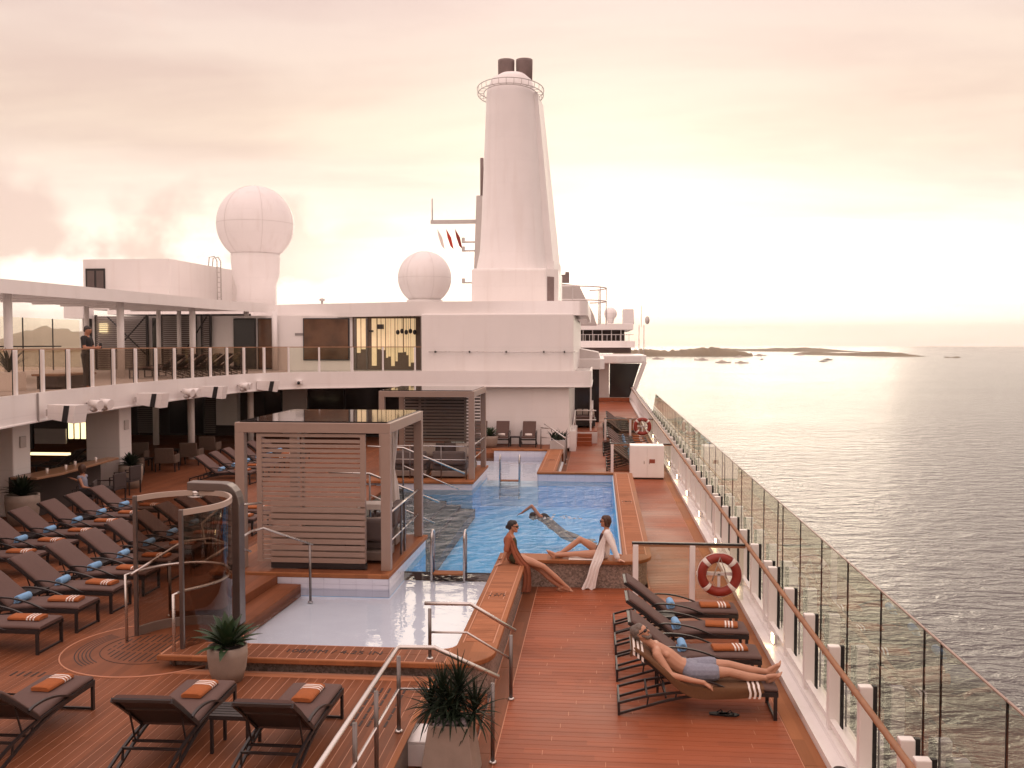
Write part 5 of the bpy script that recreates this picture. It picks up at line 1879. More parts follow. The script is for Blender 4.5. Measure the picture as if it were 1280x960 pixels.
# platforms
p1 = MB().prism([(-7.3, 17.35), (-3.86, 17.35), (-3.80, 21.15), (-7.3, 21.15)], PZ - 0.08, PZ).build('cabana_platform', 'teak_border', None, bevel=0.01)
tag(p1, 'raised teak platform under the near cabana', 'platform', 'teak cabana platforms')
MB().box((-7.3, 17.5, 0.0), (-3.95, 21.1, PZ - 0.081)).build('plinth', 'tile_white', p1)
for k in range(14):
    MB().box((-3.95 - k * 0.22 - 0.215, 17.42, PZ - 0.02), (-3.95 - k * 0.22, 21.1, PZ + 0.003)).build('plank', 'teak_along', p1)
p2 = MB().prism([(-7.3, 29.45), (-3.86, 29.45), (-3.86, 33.6), (-7.3, 33.6)], PZ - 0.08, PZ).build('cabana_platform', 'teak_border', None, bevel=0.01)
tag(p2, 'raised teak platform under the far cabana', 'platform', 'teak cabana platforms')
MB().box((-7.3, 29.6, 0.0), (-3.95, 33.55, PZ - 0.081)).build('plinth', 'tile_white', p2)

c1 = cabana(-6.80, -3.98, 17.75, 21.0, 'near taupe cabana with a slatted screen facing the camera', True)
# screen: two stiles and slats
so_ = MB()
for x in (-6.43, -4.42):
    so_.box((x - 0.05, 17.70, 0.13), (x + 0.05, 17.76, 2.58))
so_.box((-6.38, 17.70, 0.13), (-4.47, 17.76, 0.18)).box((-6.38, 17.70, 2.52), (-4.47, 17.76, 2.58)).box((-5.62, 17.765, 0.18), (-5.57, 17.80, 2.6))
sc1 = so_.build('screen', 'taupe_metal', c1)
for k in range(25):
    z = 0.20 + k * 0.092
    MB().box((-6.38, 17.71, z), (-4.47, 17.745, z + 0.062)).build('slat', 'taupe_metal', sc1)
for k in range(10):
    z = 0.13 + k * 0.12
    MB().box((-6.20, 17.655, z), (-4.375, 17.695, z + 0.09)).build('slat', 'taupe_metal', sc1)
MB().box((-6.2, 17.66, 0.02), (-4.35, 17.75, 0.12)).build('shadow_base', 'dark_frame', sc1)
# glass rail along the pool side
gr1 = thing('cabana_rail', 'steel rails on the pool side of the near cabana', 'railing', (0, 0, PZ), 0, 'cabana rails')
MB().tube([(-3.96, 17.85, 1.05), (-3.98, 20.95, 1.05)], 0.022, 8).build('top_rail', 'steel', gr1)
MB().tube([(-3.96, 17.85, 0.5), (-3.98, 20.95, 0.5)], 0.016, 8).build('mid_rail', 'steel', gr1)
MB().box((-3.99, 19.0, 0.02), (-3.95, 19.05, 1.05)).box((-3.99, 19.35, 0.02), (-3.95, 19.4, 1.05)).build('post', 'dark_steel', gr1)
gr2 = thing('cabana_rail', 'steel rails on the pool edge of the far cabana', 'railing', (0, 0, PZ), 0, 'cabana rails')
for z, r in ((1.05, 0.022), (0.62, 0.016)):
    MB().tube([(-6.9, 29.95, z), (-3.97, 29.95, z), (-3.95, 33.0, z)], r, 8).build('rail', 'steel', gr2)
for x in (-5.95, -4.95, -4.15):
    MB().tube([(x, 29.95, 0), (x, 29.95, 1.05)], 0.018, 8).build('post', 'dark_steel', gr2)


def sofa(x, y, z, rz, w, label, n_back=2, grp='dark sofas in the cabanas'):
    t_ = thing('sofa', label, 'sofa', (x, y, z), rz, grp)
    MB().box((-w / 2, -0.4, 0.06), (w / 2, 0.4, 0.24)).build('base', 'taupe_dark', t_, bevel=0.02)
    for k in range(n_back):
        a = -w / 2 + 0.02 + k * (w - 0.04) / n_back
        b = a + (w - 0.04) / n_back - 0.015
        MB().box((a, -0.42, 0.245), (b, 0.22, 0.42)).build('seat_cushion', 'sofa_fabric', t_, bevel=0.04)
        MB().box((a, 0.16, 0.43), (b, 0.38, 0.86)).build('back_cushion', 'sofa_fabric', t_, bevel=0.06)
    for s_ in (-1, 1):
        MB().box((s_ * w / 2, -0.38, 0.24), (s_ * (w / 2 - 0.1), 0.14, 0.56)).build('arm', 'sofa_fabric', t_, bevel=0.03)
    return t_


def pillow(x, y, z, rx, rz, label, mn='pillow_fabric'):
    m = MB()
    n = 9
    vs = []
    for i in range(n):
        for j in range(n):
            a, b = i / (n - 1) * 2 - 1, j / (n - 1) * 2 - 1
            t = 0.085 * ((1 - a ** 4) * (1 - b ** 4)) ** 0.6
            vs.append((a * 0.23 * (1 - 0.05 * (1 - b * b)), t, b * 0.23 * (1 - 0.05 * (1 - a * a))))
    k = len(vs)
    vs += [(x_, -y_, z_) for x_, y_, z_ in vs]
    fs = []
    for i in range(n - 1):
        for j in range(n - 1):
            q = i * n + j
            fs += [(q, q + 1, q + n + 1, q + n), (k + q, k + q + n, k + q + n + 1, k + q + 1)]
    m._add(vs, fs, True)
    o = m.build('pillow', mn, None, loc=(x, y, z))
    o.rotation_euler = (rx, 0, rz)
    tag(o, label, 'cushion', 'loose cushions on the cabana sofas')


sofa(-4.95, 18.6, PZ + 0.004, R(180), 1.7, 'dark sofa in the near cabana seen past the slatted screen')
sofa(-4.6, 20.2, PZ + 0.004, R(-90), 1.1, 'dark sofa end by the pool rail of the near cabana', 1)
pillow(-4.45, 18.55, PZ + 0.66, R(-20), R(200), 'pale cushion leaning in the near cabana beside the corner post')
pillow(-4.3, 20.0, PZ + 0.66, R(-15), R(80), 'brown cushion leaning on the sofa by the near cabana rail', 'cushion')
o = MB().box((-0.32, -0.22, 0.0), (0.32, 0.22, 0.12)).build('tray_table', 'towel_white', None, bevel=0.01, loc=(-4.62, 19.55, PZ + 0.86))
tag(o, 'white tray standing high inside the near cabana', 'tray')
MB().tube([(0, 0, -0.86), (0, 0, 0.0)], 0.03, 8).build('stand', 'dark_steel', o)
# tied white curtain hanging on the inside of the near corner
cu = MB()
prof_c = [(0.045, 0.0), (0.10, -0.15), (0.085, -0.5), (0.035, -0.95), (0.03, -1.02), (0.11, -1.4), (0.13, -1.75), (0.09, -2.0)]
n = 28
vs = []
for (r, z) in prof_c:
    for k in range(n):
        a = 2 * math.pi * k / n
        q = r * (1 + 0.22 * math.sin(a * 7 + z * 2))
        vs.append((q * math.cos(a), q * 0.7 * math.sin(a), z))
cu._add(vs, [(i * n + k, i * n + (k + 1) % n, i * n + n + (k + 1) % n, i * n + n + k) for i in range(len(prof_c) - 1) for k in range(n)], True)
o = cu.build('curtain', 'towel_white', None, loc=(-4.52, 20.85, PZ + 2.55))
tag(o, 'white tied curtain hanging behind the near cabana corner post', 'curtain')

c2 = cabana(-6.85, -3.98, 30.0, 33.1, 'far taupe cabana with a slatted screen at its back', False)
so_ = MB()
for x in (-6.2, -4.6):
    so_.box((x - 0.04, 32.98, 0.5), (x + 0.04, 33.03, 2.58))
sc2 = so_.build('screen', 'taupe_dark', c2)
for k in range(19):
    z = 0.55 + k * 0.112
    MB().box((-6.75, 32.99, z), (-4.08, 33.02, z + 0.07)).build('slat', 'taupe_dark', sc2)
sofa(-5.3, 32.3, PZ, 0, 2.3, 'dark sofa at the back of the far cabana', 2)
pillow(-5.75, 32.28, PZ + 0.68, R(-12), 0, 'left pale cushion on the back sofa of the far cabana')
pillow(-4.6, 32.28, PZ + 0.68, R(-12), R(10), 'right pale cushion on the back sofa of the far cabana')
sofa(-4.75, 30.5, PZ, R(180), 1.1, 'right one of two grey sofas backing onto the far cabana rail', 1)
sofa(-6.0, 30.5, PZ, R(180), 1.1, 'left one of two grey sofas backing onto the far cabana rail', 1)
# handrails that go down into the dark steps between the cabanas
rails('step_handrail', 'steel handrail sloping into the dark steps next to the near cabana', [(-6.4, 22.3, 1.75), (-5.4, 22.3, 1.72), (-3.75, 22.4, 1.05)], [[(-5.4, 22.3, 1.22), (-3.85, 22.4, 0.55)]], [(-5.4, 22.3, 0.0, 1.7)])
rails('step_handrail', 'steel handrail sloping into the dark steps next to the far cabana', [(-6.4, 26.2, 1.95), (-5.4, 26.2, 1.92), (-3.7, 26.4, 1.2)], [[(-5.4, 26.2, 1.42), (-3.85, 26.4, 0.75)]], [(-5.4, 26.2, 0.0, 1.9)])
rails('step_handrail', 'steel handrail going down into the splash pool by the near cabana screen', [(-6.3, 14.7, 1.30), (-6.05, 16.2, 1.52), (-5.95, 16.55, 1.52), (-5.15, 16.9, 1.16)], [], [(-5.2, 16.88, 0.1, 1.17)], r=0.022)

# ================================================================== SHOWER
sh = thing('shower', 'curved glass shower screen with a thick steel column and overhead arm', 'shower', (0, 0, DZ))
A_, B_ = (-6.98, 13.87), (-5.76, 12.76)


def crv(pts, n=8):
    out = []
    P_ = [pts[0]] + pts + [pts[-1]]
    for i in range(1, len(P_) - 2):
        for k in range(n):
            t = k / n
            out.append(tuple(0.5 * (2 * P_[i][a] + (P_[i + 1][a] - P_[i - 1][a]) * t + (2 * P_[i - 1][a] - 5 * P_[i][a] + 4 * P_[i + 1][a] - P_[i + 2][a]) * t * t + (3 * P_[i][a] - P_[i - 1][a] - 3 * P_[i + 1][a] + P_[i + 2][a]) * t ** 3) for a in range(2)))
    out.append(pts[-1])
    return out


wall_pts = crv([A_, (-6.75, 14.28), (-6.3, 14.55), (-5.85, 14.45), (-5.55, 14.05), (-5.45, 13.6), (-5.52, 13.2), B_])
gsh = MB()
gsh.wall([p for p in wall_pts], 0.06, 2.08, 0.012)
gsh.build('glass_screen', 'shower_glass', sh)
m = MB()
m.path([(p[0], p[1], 2.10) for p in wall_pts], 0.035, 0.08)
m.build('top_band', 'band_steel', sh)
m = MB()
m.path([(p[0], p[1], 0.07) for p in wall_pts[:34]], 0.05, 0.14)
m.build('kerb', 'taupe_dark', sh)
for (x, y) in (A_, B_):
    MB().box((x - 0.028, y - 0.028, 0), (x + 0.028, y + 0.028, 2.145)).build('end_post', 'dark_steel', sh, bevel=0.006)
m = MB()
cx_, cy_ = -5.70, 14.62
pf = [(0.10, 0), (0.10, 1.93)] + [(0.10 - 0.28 + 0.28 * math.cos(R(q)), 1.93 + 0.33 * math.sin(R(q))) for q in (18, 36, 54, 72, 90)] + [(-0.74, 2.27), (-0.74, 2.14), (-0.18, 2.12), (-0.11, 2.06), (-0.09, 1.93), (-0.09, 0)]
m.extr_y([(cx_ + x, z) for x, z in pf], cy_ - 0.12, cy_ + 0.12)
m.build('column', 'dark_steel', sh, bevel=0.012)
MB().lathe([(0.06, 2.05), (0.07, 2.13)], (cx_ - 0.62, cy_ - 0.05, 0), 16).lathe([(0.13, 2.03), (0.13, 2.05)], (cx_ - 0.62, cy_ - 0.05, 0), 24).build('shower_head', 'steel', sh)
MB().ball((cx_ - 0.05, cy_ - 0.15, 1.42), 0.035, 12, 8).build('button', 'steel', sh)
m = MB()
mid = [(p[0] * 0.97 - 0.18, p[1] * 0.97 + 0.40, 1.0) for p in wall_pts]
m.tube(mid, 0.022, 8)
m.tube([mid[0], (-7.02, 13.62, 1.0), (-7.0, 13.6, 0.0)], 0.022, 8)
m.tube([mid[-1], (-5.84, 12.66, 0.98), (-5.82, 12.62, 0.0)], 0.022, 8)
m.build('grab_rail', 'steel', sh)
rails('shower_handrail', 'bent steel handrail loop standing behind the shower glass', [(-6.98, 13.7, 0.98 + DZ), (-6.7, 14.9, 1.24 + DZ), (-6.35, 15.2, 1.24 + DZ), (-5.9, 15.8, 0.9 + DZ)], [[(-7.0, 14.8, 0.84 + DZ), (-6.95, 14.95, 0.84 + DZ)]], [(-6.95, 14.95, DZ, 0.9 + DZ)], r=0.02)
rails('cabana_handrail', 'bent steel handrail loop between the shower and the near cabana', [(-6.35, 15.9, 1.0 + DZ), (-6.75, 15.9, 1.0 + DZ), (-6.8, 15.9, 1.35 + DZ), (-6.5, 16.0, 1.62 + DZ), (-5.95, 16.5, 1.62 + DZ)], [], [], r=0.02)

# ================================================================== BAR AND SHADED LOUNGE
ba = thing('bar_counter', 'dark bar counter with a pale wooden top between the two pillars', 'bar', (0, 0, DZ))
m = MB()
m.prism([(-13.9, 22.6), (-13.75, 23.5), (-14.0, 26.9), (-14.35, 26.9), (-14.6, 22.6)], 1.06, 1.12)
m.build('top', 'bar_wood', ba, bevel=0.01)
MB().prism([(-14.35, 23.0), (-14.4, 26.6), (-14.75, 26.6), (-14.9, 23.0)], 0, 1.058).build('front', 'interior_dark', ba)
MB().box((-18.1, 29.0, 0.90), (-16.8, 29.2, 0.97)).build('lit_shelf', 'lit_strip', ba)
MB().box((-18.5, 26, 0), (-16.6, 26.5, 1.0)).build('back_counter', 'interior_dark', ba)
rn = random.Random(21)
for k in range(14):
    o = MB().lathe([(0.03, 0), (0.036, 0.02), (0.034, 0.13 + 0.1 * (k % 3)), (0.014, 0.17 + 0.1 * (k % 3)), (0.014, 0.22 + 0.1 * (k % 3))], n=10).build('bottle', ('pale_grey', 'cushion_dark', 'bar_wood')[k % 3], None, loc=(-18.2 + k * 0.11, 26.2 + rn.uniform(-.1, .1), DZ + 1.0))
    tag(o, 'small bottle in the row on the dim back bar', 'bottle', 'bottles on the dim back bar')
for k, (x, y) in enumerate(((-14.05, 23.3), (-13.95, 24.0), (-14.15, 24.8), (-14.05, 25.7))):
    o = MB().lathe([(0.03, 0), (0.035, 0.14), (0.03, 0.14), (0.026, 0.02)], n=12).build('drinking_glass', 'towel_white', None, loc=(x, y, DZ + 1.121))
    tag(o, 'pale drinking glass standing on the wooden bar top', 'glass', 'drinking glasses on the bar top')
# bright opening behind the bar, screens and a rear terrace lounge
op = thing('rear_opening', 'bright sliding glass opening at the far side behind the bar', 'window', (-24, 30, DZ))
for k in range(5):
    MB().box((0.0, 0.5 + k * 2.7, 0), (0.1, 0.62 + k * 2.7, 2.9)).build('mullion', 'dark_frame', op)
MB().box((1.8, 6.0, 0.5), (3.1, 6.06, 1.1)).build('screen', 'pale_grey', op)
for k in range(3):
    MB().box((3.15 + k * 0.26, 6.1, 0.7), (3.33 + k * 0.26, 6.14, 1.35)).build('glow_pane', 'lit_strip', op)  # panes emit, standing in for sunlight behind the bar


def armchair(x, y, z, rz, label):
    t_ = thing('wicker_chair', label, 'armchair', (x, y, z), rz, 'wicker armchairs in the shade')
    MB().box((-0.33, -0.3, 0.3), (0.33, 0.3, 0.4)).build('seat', 'wicker', t_, bevel=0.03)
    MB().bar((0, 0.28, 0.36), (0, 0.4, 0.85), 0.64, 0.06, up=(0, -1, 0.2)).build('backrest', 'wicker', t_, bevel=0.02)
    for s_ in (-1, 1):
        MB().box((s_ * 0.36, -0.3, 0.3), (s_ * 0.3, 0.3, 0.6)).build('arm', 'wicker', t_, bevel=0.02)
        for y_ in (-0.26, 0.26):
            MB().box((s_ * 0.33 - 0.02, y_ - 0.02, 0), (s_ * 0.33 + 0.02, y_ + 0.02, 0.3)).build('leg', 'dark_frame', t_)


for k, (x, y, rz, lab) in enumerate(((-15.7, 30.9, 170, 'wicker armchair nearest the second pillar in the shade'), (-15.0, 32.2, 190, 'wicker armchair with its back to the deck, second from the pillar'),
                                     (-14.9, 34.0, 185, 'wicker armchair with its back to the deck, third from the pillar'), (-16.6, 33.2, 10, 'wicker armchair facing the others deep in the shade'),
                                     (-15.2, 36.4, 185, 'farthest wicker armchair by the round column'))):
    armchair(x, y, DZ, R(rz), lab)
for k, (x, y, lab) in enumerate(((-15.9, 32.0, 'low dark table between the nearer wicker chairs'), (-16.0, 34.9, 'low dark table between the farther wicker chairs'))):
    t_ = thing('low_table', lab, 'table', (x, y, DZ), 0, 'low tables in the shade')
    MB().box((-0.35, -0.35, 0.42), (0.35, 0.35, 0.46)).build('top', 'dark_frame', t_)
    for a in (-0.3, 0.3):
        for b in (-0.3, 0.3):
            MB().box((a - 0.02, b - 0.02, 0), (a + 0.02, b + 0.02, 0.42)).build('leg', 'dark_frame', t_)


def stool(x, y, rz, label):
    t_ = thing('bar_chair', label, 'chair', (x, y, DZ), rz, 'dark bar chairs')
    MB().box((-0.29, -0.27, 0.38), (0.29, 0.27, 0.44)).build('seat', 'cushion_dark', t_, bevel=0.02)
    MB().box((-0.29, 0.22, 0.44), (0.29, 0.28, 0.84)).build('backrest', 'cushion_dark', t_, bevel=0.02)
    for a in (-0.29, 0.29):
        MB().path([(a, -0.24, 0.0), (a, -0.24, 0.66), (a, 0.25, 0.68)], 0.03, 0.03, up=(1, 0, 0)).build('armrest', 'dark_frame', t_)
        MB().box((a - 0.016, 0.22, 0), (a + 0.016, 0.25, 0.38)).build('leg', 'dark_frame', t_)


stool(-13.9, 27.2, R(-95), 'dark bar chair at the end of the bar beside the second pillar')
stool(-13.55, 25.6, R(-95), 'dark bar chair in the middle of the bar')
stool(-13.45, 24.0, R(-70), 'dark bar chair with a woman sitting on it')
# dark cushions piled loungers seen through the opening, and upper deck furniture behind the glass
GU = 'stowed loungers on the upper balcony'
for k in range(6):
    lounger(-15.9, 33.6 + k * 1.15, UZ, R(180), 'dark lounger behind the upper balustrade, %s from the left' % ORD[k], GU)
for k, w_ in enumerate(('nearest', 'middle', 'farthest')):
    lounger(-18.3 + 0.1 * k, 31.0 + k * 1.3, DZ, R(180), 'dark lounger in the shade behind the bar, %s of three' % w_, 'loungers behind the bar')
up_ = thing('planter_box', 'white planter box with dark strap leaves behind the upper balustrade', 'plant', (-15.6, 24.2, UZ))
MB().box((-0.3, -0.3, 0), (0.3, 0.3, 0.5)).build('box', 'white_paint', up_, bevel=0.01)
for k in range(22):
    m = MB()
    leaf_blade(m, (0, 0, 0.48), k * 2.4, R(80 - k * 1.5), 0.75, 0.05, R(30), 0.3, 4)
    m.build('leaf', 'leaf_dark', up_)
tb_ = thing('high_table', 'pale high table top just behind the upper balustrade', 'table', (-15.2, 26.2, UZ))
MB().box((-0.4, -1.0, 0.36), (0.4, 1.0, 0.42)).build('top', 'bar_wood', tb_, bevel=0.01)
MB().box((-0.3, -0.9, 0), (0.3, 0.9, 0.36)).build('base', 'interior_dark', tb_)

# ================================================================== PEOPLE
def capsule(m, p, r, q, s, n=12):
    """tapered limb segment with rounded ends"""
    p, q = Vector(p), Vector(q)
    d = q - p
    L = max(d.length, 1e-5)
    d = d / L
    pts, rr = [], []
    for a in (90, 60, 30):
        pts.append(p - d * r * math.sin(R(a)))
        rr.append(max(r * math.cos(R(a)), r * 0.05))
    for t in (0, 0.33, 0.67, 1):
        pts.append(p + d * L * t)
        rr.append(r + (s - r) * t)
    for a in (30, 60, 90):
        pts.append(q + d * s * math.sin(R(a)))
        rr.append(max(s * math.cos(R(a)), s * 0.05))
    m.tube(pts, rr, n)


def skin_obj(name, m, mname, parent, voxel=0.009, smooth=6):
    o = m.build(name, mname, parent)
    r = o.modifiers.new('remesh', 'REMESH')
    r.mode = 'VOXEL'
    r.voxel_size = voxel
    r.use_smooth_shade = True
    s = o.modifiers.new('smooth', 'SMOOTH')
    s.iterations = smooth
    s.factor = 0.5
    return o


def V(*a):
    return Vector(a)


def hand(m, wr, d, palm, side, curl=0.35, sc=1.0):
    """palm with five bent fingers. d: along the hand, palm: direction the palm faces, side: toward the thumb"""
    d, palm, side = Vector(d).normalized(), Vector(palm).normalized(), Vector(side).normalized()
    wr = Vector(wr)
    k0 = wr + d * 0.085 * sc
    for s_, r in ((0.030, 0.014), (0.010, 0.015), (-0.010, 0.015), (-0.030, 0.0135)):
        capsule(m, wr + d * 0.015 * sc + side * s_ * 0.6, 0.017, k0 + side * s_ * sc, r, 8)
    for s_, L, r in ((0.033, 0.072, 0.0085), (0.011, 0.082, 0.009), (-0.011, 0.075, 0.0085), (-0.032, 0.058, 0.0078)):
        a = k0 + side * s_ * sc
        e = (d + palm * curl).normalized()
        b = a + (d + palm * curl * 0.4 + side * s_ * 1.5).normalized() * L * 0.5 * sc
        c = b + e * L * 0.35 * sc
        f = c + (d + palm * curl * 2.2).normalized() * L * 0.25 * sc
        capsule(m, a, r, b, r, 8)
        capsule(m, b, r, c, r * 0.95, 8)
        capsule(m, c, r * 0.95, f, r * 0.8, 8)
    t0 = wr + d * 0.03 * sc + side * 0.028 * sc
    t1 = t0 + (d * 0.6 + side * 0.8 + palm * 0.3).normalized() * 0.042 * sc
    t2 = t1 + (d * 0.9 + side * 0.3 + palm * 0.3).normalized() * 0.032 * sc
    capsule(m, t0, 0.015, t1, 0.011, 8)
    capsule(m, t1, 0.0105, t2, 0.0085, 8)


def foot(m, ank, heel_dir, toe_dir, up, sc=1.0):
    ank, t, u = Vector(ank), Vector(toe_dir).normalized(), Vector(up).normalized()
    s = t.cross(u).normalized()
    heel = ank - t * 0.045 * sc - u * 0.055 * sc
    ball = ank + t * 0.13 * sc - u * 0.062 * sc
    capsule(m, ank, 0.036, heel, 0.032, 10)
    capsule(m, heel, 0.03, ball, 0.026, 10)
    capsule(m, ank + t * 0.02, 0.034, ball + u * 0.012, 0.024, 10)
    capsule(m, ball - s * 0.022, 0.022, ball + s * 0.022, 0.022, 8)
    for k in range(5):
        o = (k - 2) * 0.016
        L = (0.052, 0.05, 0.046, 0.04, 0.032)[k]
        a = ball + s * o * 1.1
        capsule(m, a, 0.012, a + t * L * sc, 0.009, 8)


def head(m, c, f, u, neck, sc=1.0):
    """cranium, jaw, nose, brows, lips and ears"""
    c, f, u = Vector(c), Vector(f).normalized(), Vector(u).normalized()
    s = f.cross(u).normalized()
    P_ = lambda a, b, g: c + f * a * sc + s * b * sc + u * g * sc
    capsule(m, P_(-0.022, 0, 0.028), 0.083 * sc, P_(0.022, 0, 0.022), 0.077 * sc, 16)
    capsule(m, P_(0.03, 0, -0.02), 0.064 * sc, P_(0.052, 0, -0.085), 0.036 * sc, 14)
    for b in (-1, 1):
        capsule(m, P_(0.0, b * 0.05, -0.03), 0.03 * sc, P_(0.045, b * 0.02, -0.085), 0.025 * sc, 10)
        capsule(m, P_(-0.005, b * 0.078, -0.02), 0.012 * sc, P_(-0.008, b * 0.082, 0.015), 0.014 * sc, 8)
        capsule(m, P_(0.07, b * 0.035, -0.012), 0.018 * sc, P_(0.066, b * 0.045, -0.03), 0.018 * sc, 8)
    capsule(m, P_(0.088, 0, 0.015), 0.010 * sc, P_(0.108, 0, -0.028), 0.0135 * sc, 8)
    capsule(m, P_(0.085, -0.016, -0.058), 0.008 * sc, P_(0.085, 0.016, -0.058), 0.008 * sc, 8)
    capsule(m, P_(0.08, 0, -0.094), 0.016 * sc, P_(0.075, 0, -0.1), 0.016 * sc, 8)
    capsule(m, Vector(neck), 0.054 * sc, P_(-0.02, 0, -0.045), 0.05 * sc, 12)


def shades(c, f, u, parent, sc=1.0):
    c, f, u = Vector(c), Vector(f).normalized(), Vector(u).normalized()
    s = f.cross(u).normalized()
    m = MB()
    for b in (-1, 1):
        capsule(m, c + f * 0.089 * sc + s * b * 0.024 * sc + u * 0.008 * sc, 0.02, c + f * 0.082 * sc + s * b * 0.046 * sc + u * 0.008 * sc, 0.02, 10)
        m.tube([c + f * 0.078 * sc + s * b * 0.064 * sc + u * 0.016 * sc, c + f * 0.0 + s * b * 0.092 * sc + u * 0.012 * sc], 0.005, 6)
    m.tube([c + f * 0.1 * sc - s * 0.02 + u * 0.012 * sc, c + f * 0.1 * sc + s * 0.02 + u * 0.012 * sc], 0.005, 6)
    return m.build('sunglasses', 'black_rubber', parent)


def hair(c, f, u, parent, mname, kind='short', sc=1.0):
    c, f, u = Vector(c), Vector(f).normalized(), Vector(u).normalized()
    s = f.cross(u).normalized()
    P_ = lambda a, b, g: c + f * a * sc + s * b * sc + u * g * sc
    m = MB()
    capsule(m, P_(-0.035, 0, 0.045), 0.083 * sc, P_(0.015, 0, 0.06), 0.066 * sc, 16)
    capsule(m, P_(-0.05, 0, 0.03), 0.074 * sc, P_(-0.055, 0, -0.02), 0.06 * sc, 14)
    for b in (-1, 1):
        capsule(m, P_(-0.01, b * 0.05, 0.05), 0.045 * sc, P_(-0.03, b * 0.055, 0.0), 0.035 * sc, 10)
        capsule(m, P_(0.03, b * 0.035, 0.075), 0.035 * sc, P_(0.045, b * 0.045, 0.06), 0.022 * sc, 10)
    if kind == 'bun':
        capsule(m, P_(-0.09, 0, 0.0), 0.045 * sc, P_(-0.115, 0, -0.02), 0.04 * sc, 12)
    if kind == 'bob':
        capsule(m, P_(-0.06, 0, 0.0), 0.068 * sc, P_(-0.055, 0, -0.085), 0.045 * sc, 14)
        for b in (-1, 1):
            capsule(m, P_(-0.02, b * 0.065, 0.02), 0.036 * sc, P_(-0.03, b * 0.06, -0.07), 0.03 * sc, 10)
    return skin_obj('hair', m, mname, parent, 0.008, 2)


def limb(m, pts, rr, n=12):
    for a, b, r, s in zip(pts[:-1], pts[1:], rr[:-1], rr[1:]):
        capsule(m, a, r, b, s, n)


def person(label, loc, rz=0.0):
    return thing('person', label, 'person', loc, rz)


# ---- woman in the rust robe, sitting on the coping, facing starboard
w1 = person('woman in a rust robe and sunglasses leaning back on the pool edge', (-1.60, 18.42, CT))
m = MB()
capsule(m, V(0.0, -0.06, 0.115), 0.115, V(0.0, 0.07, 0.115), 0.115)
limb(m, [V(-0.01, 0, 0.13), V(-0.055, 0, 0.28), V(-0.085, 0, 0.42), V(-0.085, 0, 0.49)], [0.12, 0.098, 0.115, 0.09])
capsule(m, V(-0.055, -0.05, 0.42), 0.06, V(-0.055, 0.06, 0.42), 0.06)
capsule(m, V(-0.095, -0.145, 0.515), 0.052, V(-0.095, 0.145, 0.515), 0.052)
hc, hf, hu = V(-0.035, -0.005, 0.715), V(1, -0.10, -0.05), V(0.02, 0, 1)
head(m, hc, hf, hu, V(-0.085, 0, 0.55), 0.98)
limb(m, [V(-0.10, -0.16, 0.51), V(-0.16, -0.21, 0.27), V(-0.24, -0.215, 0.045)], [0.048, 0.037, 0.024])
hand(m, V(-0.24, -0.215, 0.042), V(-0.75, -0.5, -0.22), V(0, 0, -1), V(-0.5, 0.8, 0), 0.1, 0.95)
limb(m, [V(-0.10, 0.16, 0.51), V(-0.19, 0.21, 0.28), V(-0.22, 0.22, 0.045)], [0.048, 0.037, 0.024])
hand(m, V(-0.22, 0.22, 0.042), V(-0.8, 0.4, -0.2), V(0, 0, -1), V(0.4, 0.8, 0), 0.1, 0.95)
limb(m, [V(0.03, -0.08, 0.10), V(0.30, -0.10, 0.055), V(0.56, -0.06, -0.05), V(0.80, 0.0, -0.27), V(0.98, 0.05, -0.44)], [0.098, 0.082, 0.056, 0.055, 0.034])
foot(m, V(0.98, 0.05, -0.44), 0, V(0.93, 0.1, -0.28), V(0.35, 0, 0.9))
limb(m, [V(0.03, 0.09, 0.10), V(0.28, 0.06, 0.02), V(0.50, 0.04, -0.14), V(0.70, 0.05, -0.32), V(0.90, 0.07, -0.475)], [0.098, 0.08, 0.055, 0.054, 0.034])
foot(m, V(0.90, 0.07, -0.475), 0, V(0.95, 0.12, -0.15), V(0.25, 0, 0.95))
skin_obj('body', m, 'skin', w1)
hair(hc, hf, hu, w1, 'hair_dark', 'bun')
shades(hc, hf, hu, w1)
m = MB()     # swimsuit
capsule(m, V(0.0, -0.065, 0.118), 0.121, V(0.0, 0.075, 0.118), 0.121)
limb(m, [V(-0.01, 0, 0.135), V(-0.055, 0, 0.28), V(-0.082, 0, 0.42)], [0.125, 0.103, 0.120])
capsule(m, V(-0.052, -0.05, 0.42), 0.066, V(-0.052, 0.06, 0.42), 0.066)
skin_obj('swimsuit', m, 'swim_olive', w1, 0.01, 3)
m = MB()     # open robe: back, sleeves, skirts trailing over the edge
limb(m, [V(-0.045, 0, 0.12), V(-0.085, 0, 0.28), V(-0.115, 0, 0.44)], [0.125, 0.105, 0.112])
capsule(m, V(-0.115, -0.155, 0.515), 0.062, V(-0.115, 0.155, 0.515), 0.062)
for b, e in ((-1, V(-0.15, -0.205, 0.30)), (1, V(-0.175, 0.205, 0.30))):
    capsule(m, V(-0.105, b * 0.155, 0.515), 0.064, e, 0.056)
    capsule(m, V(-0.06, b * 0.13, 0.50), 0.03, V(0.01, b * 0.13, 0.22), 0.03)
skin_obj('robe', m, 'robe_rust', w1, 0.011, 4)
m = MB()
sk = [V(-0.06, -0.17, 0.46), V(0.02, -0.19, 0.25), V(0.12, -0.20, 0.08), V(0.22, -0.20, -0.02), V(0.255, -0.20, -0.20), V(0.25, -0.21, -0.40), V(0.23, -0.21, -0.51)]
w_ = [0.05, 0.06, 0.085, 0.09, 0.075, 0.085, 0.095]
vs = []
for i, p in enumerate(sk):
    for j in range(9):
        t = (j / 8 - 0.5) * 2
        vs.append((p.x + t * w_[i], p.y + 0.018 * math.sin(j * 1.9 + i * 0.5), p.z + (0.02 * t if i < 4 else 0)))
k = len(vs)
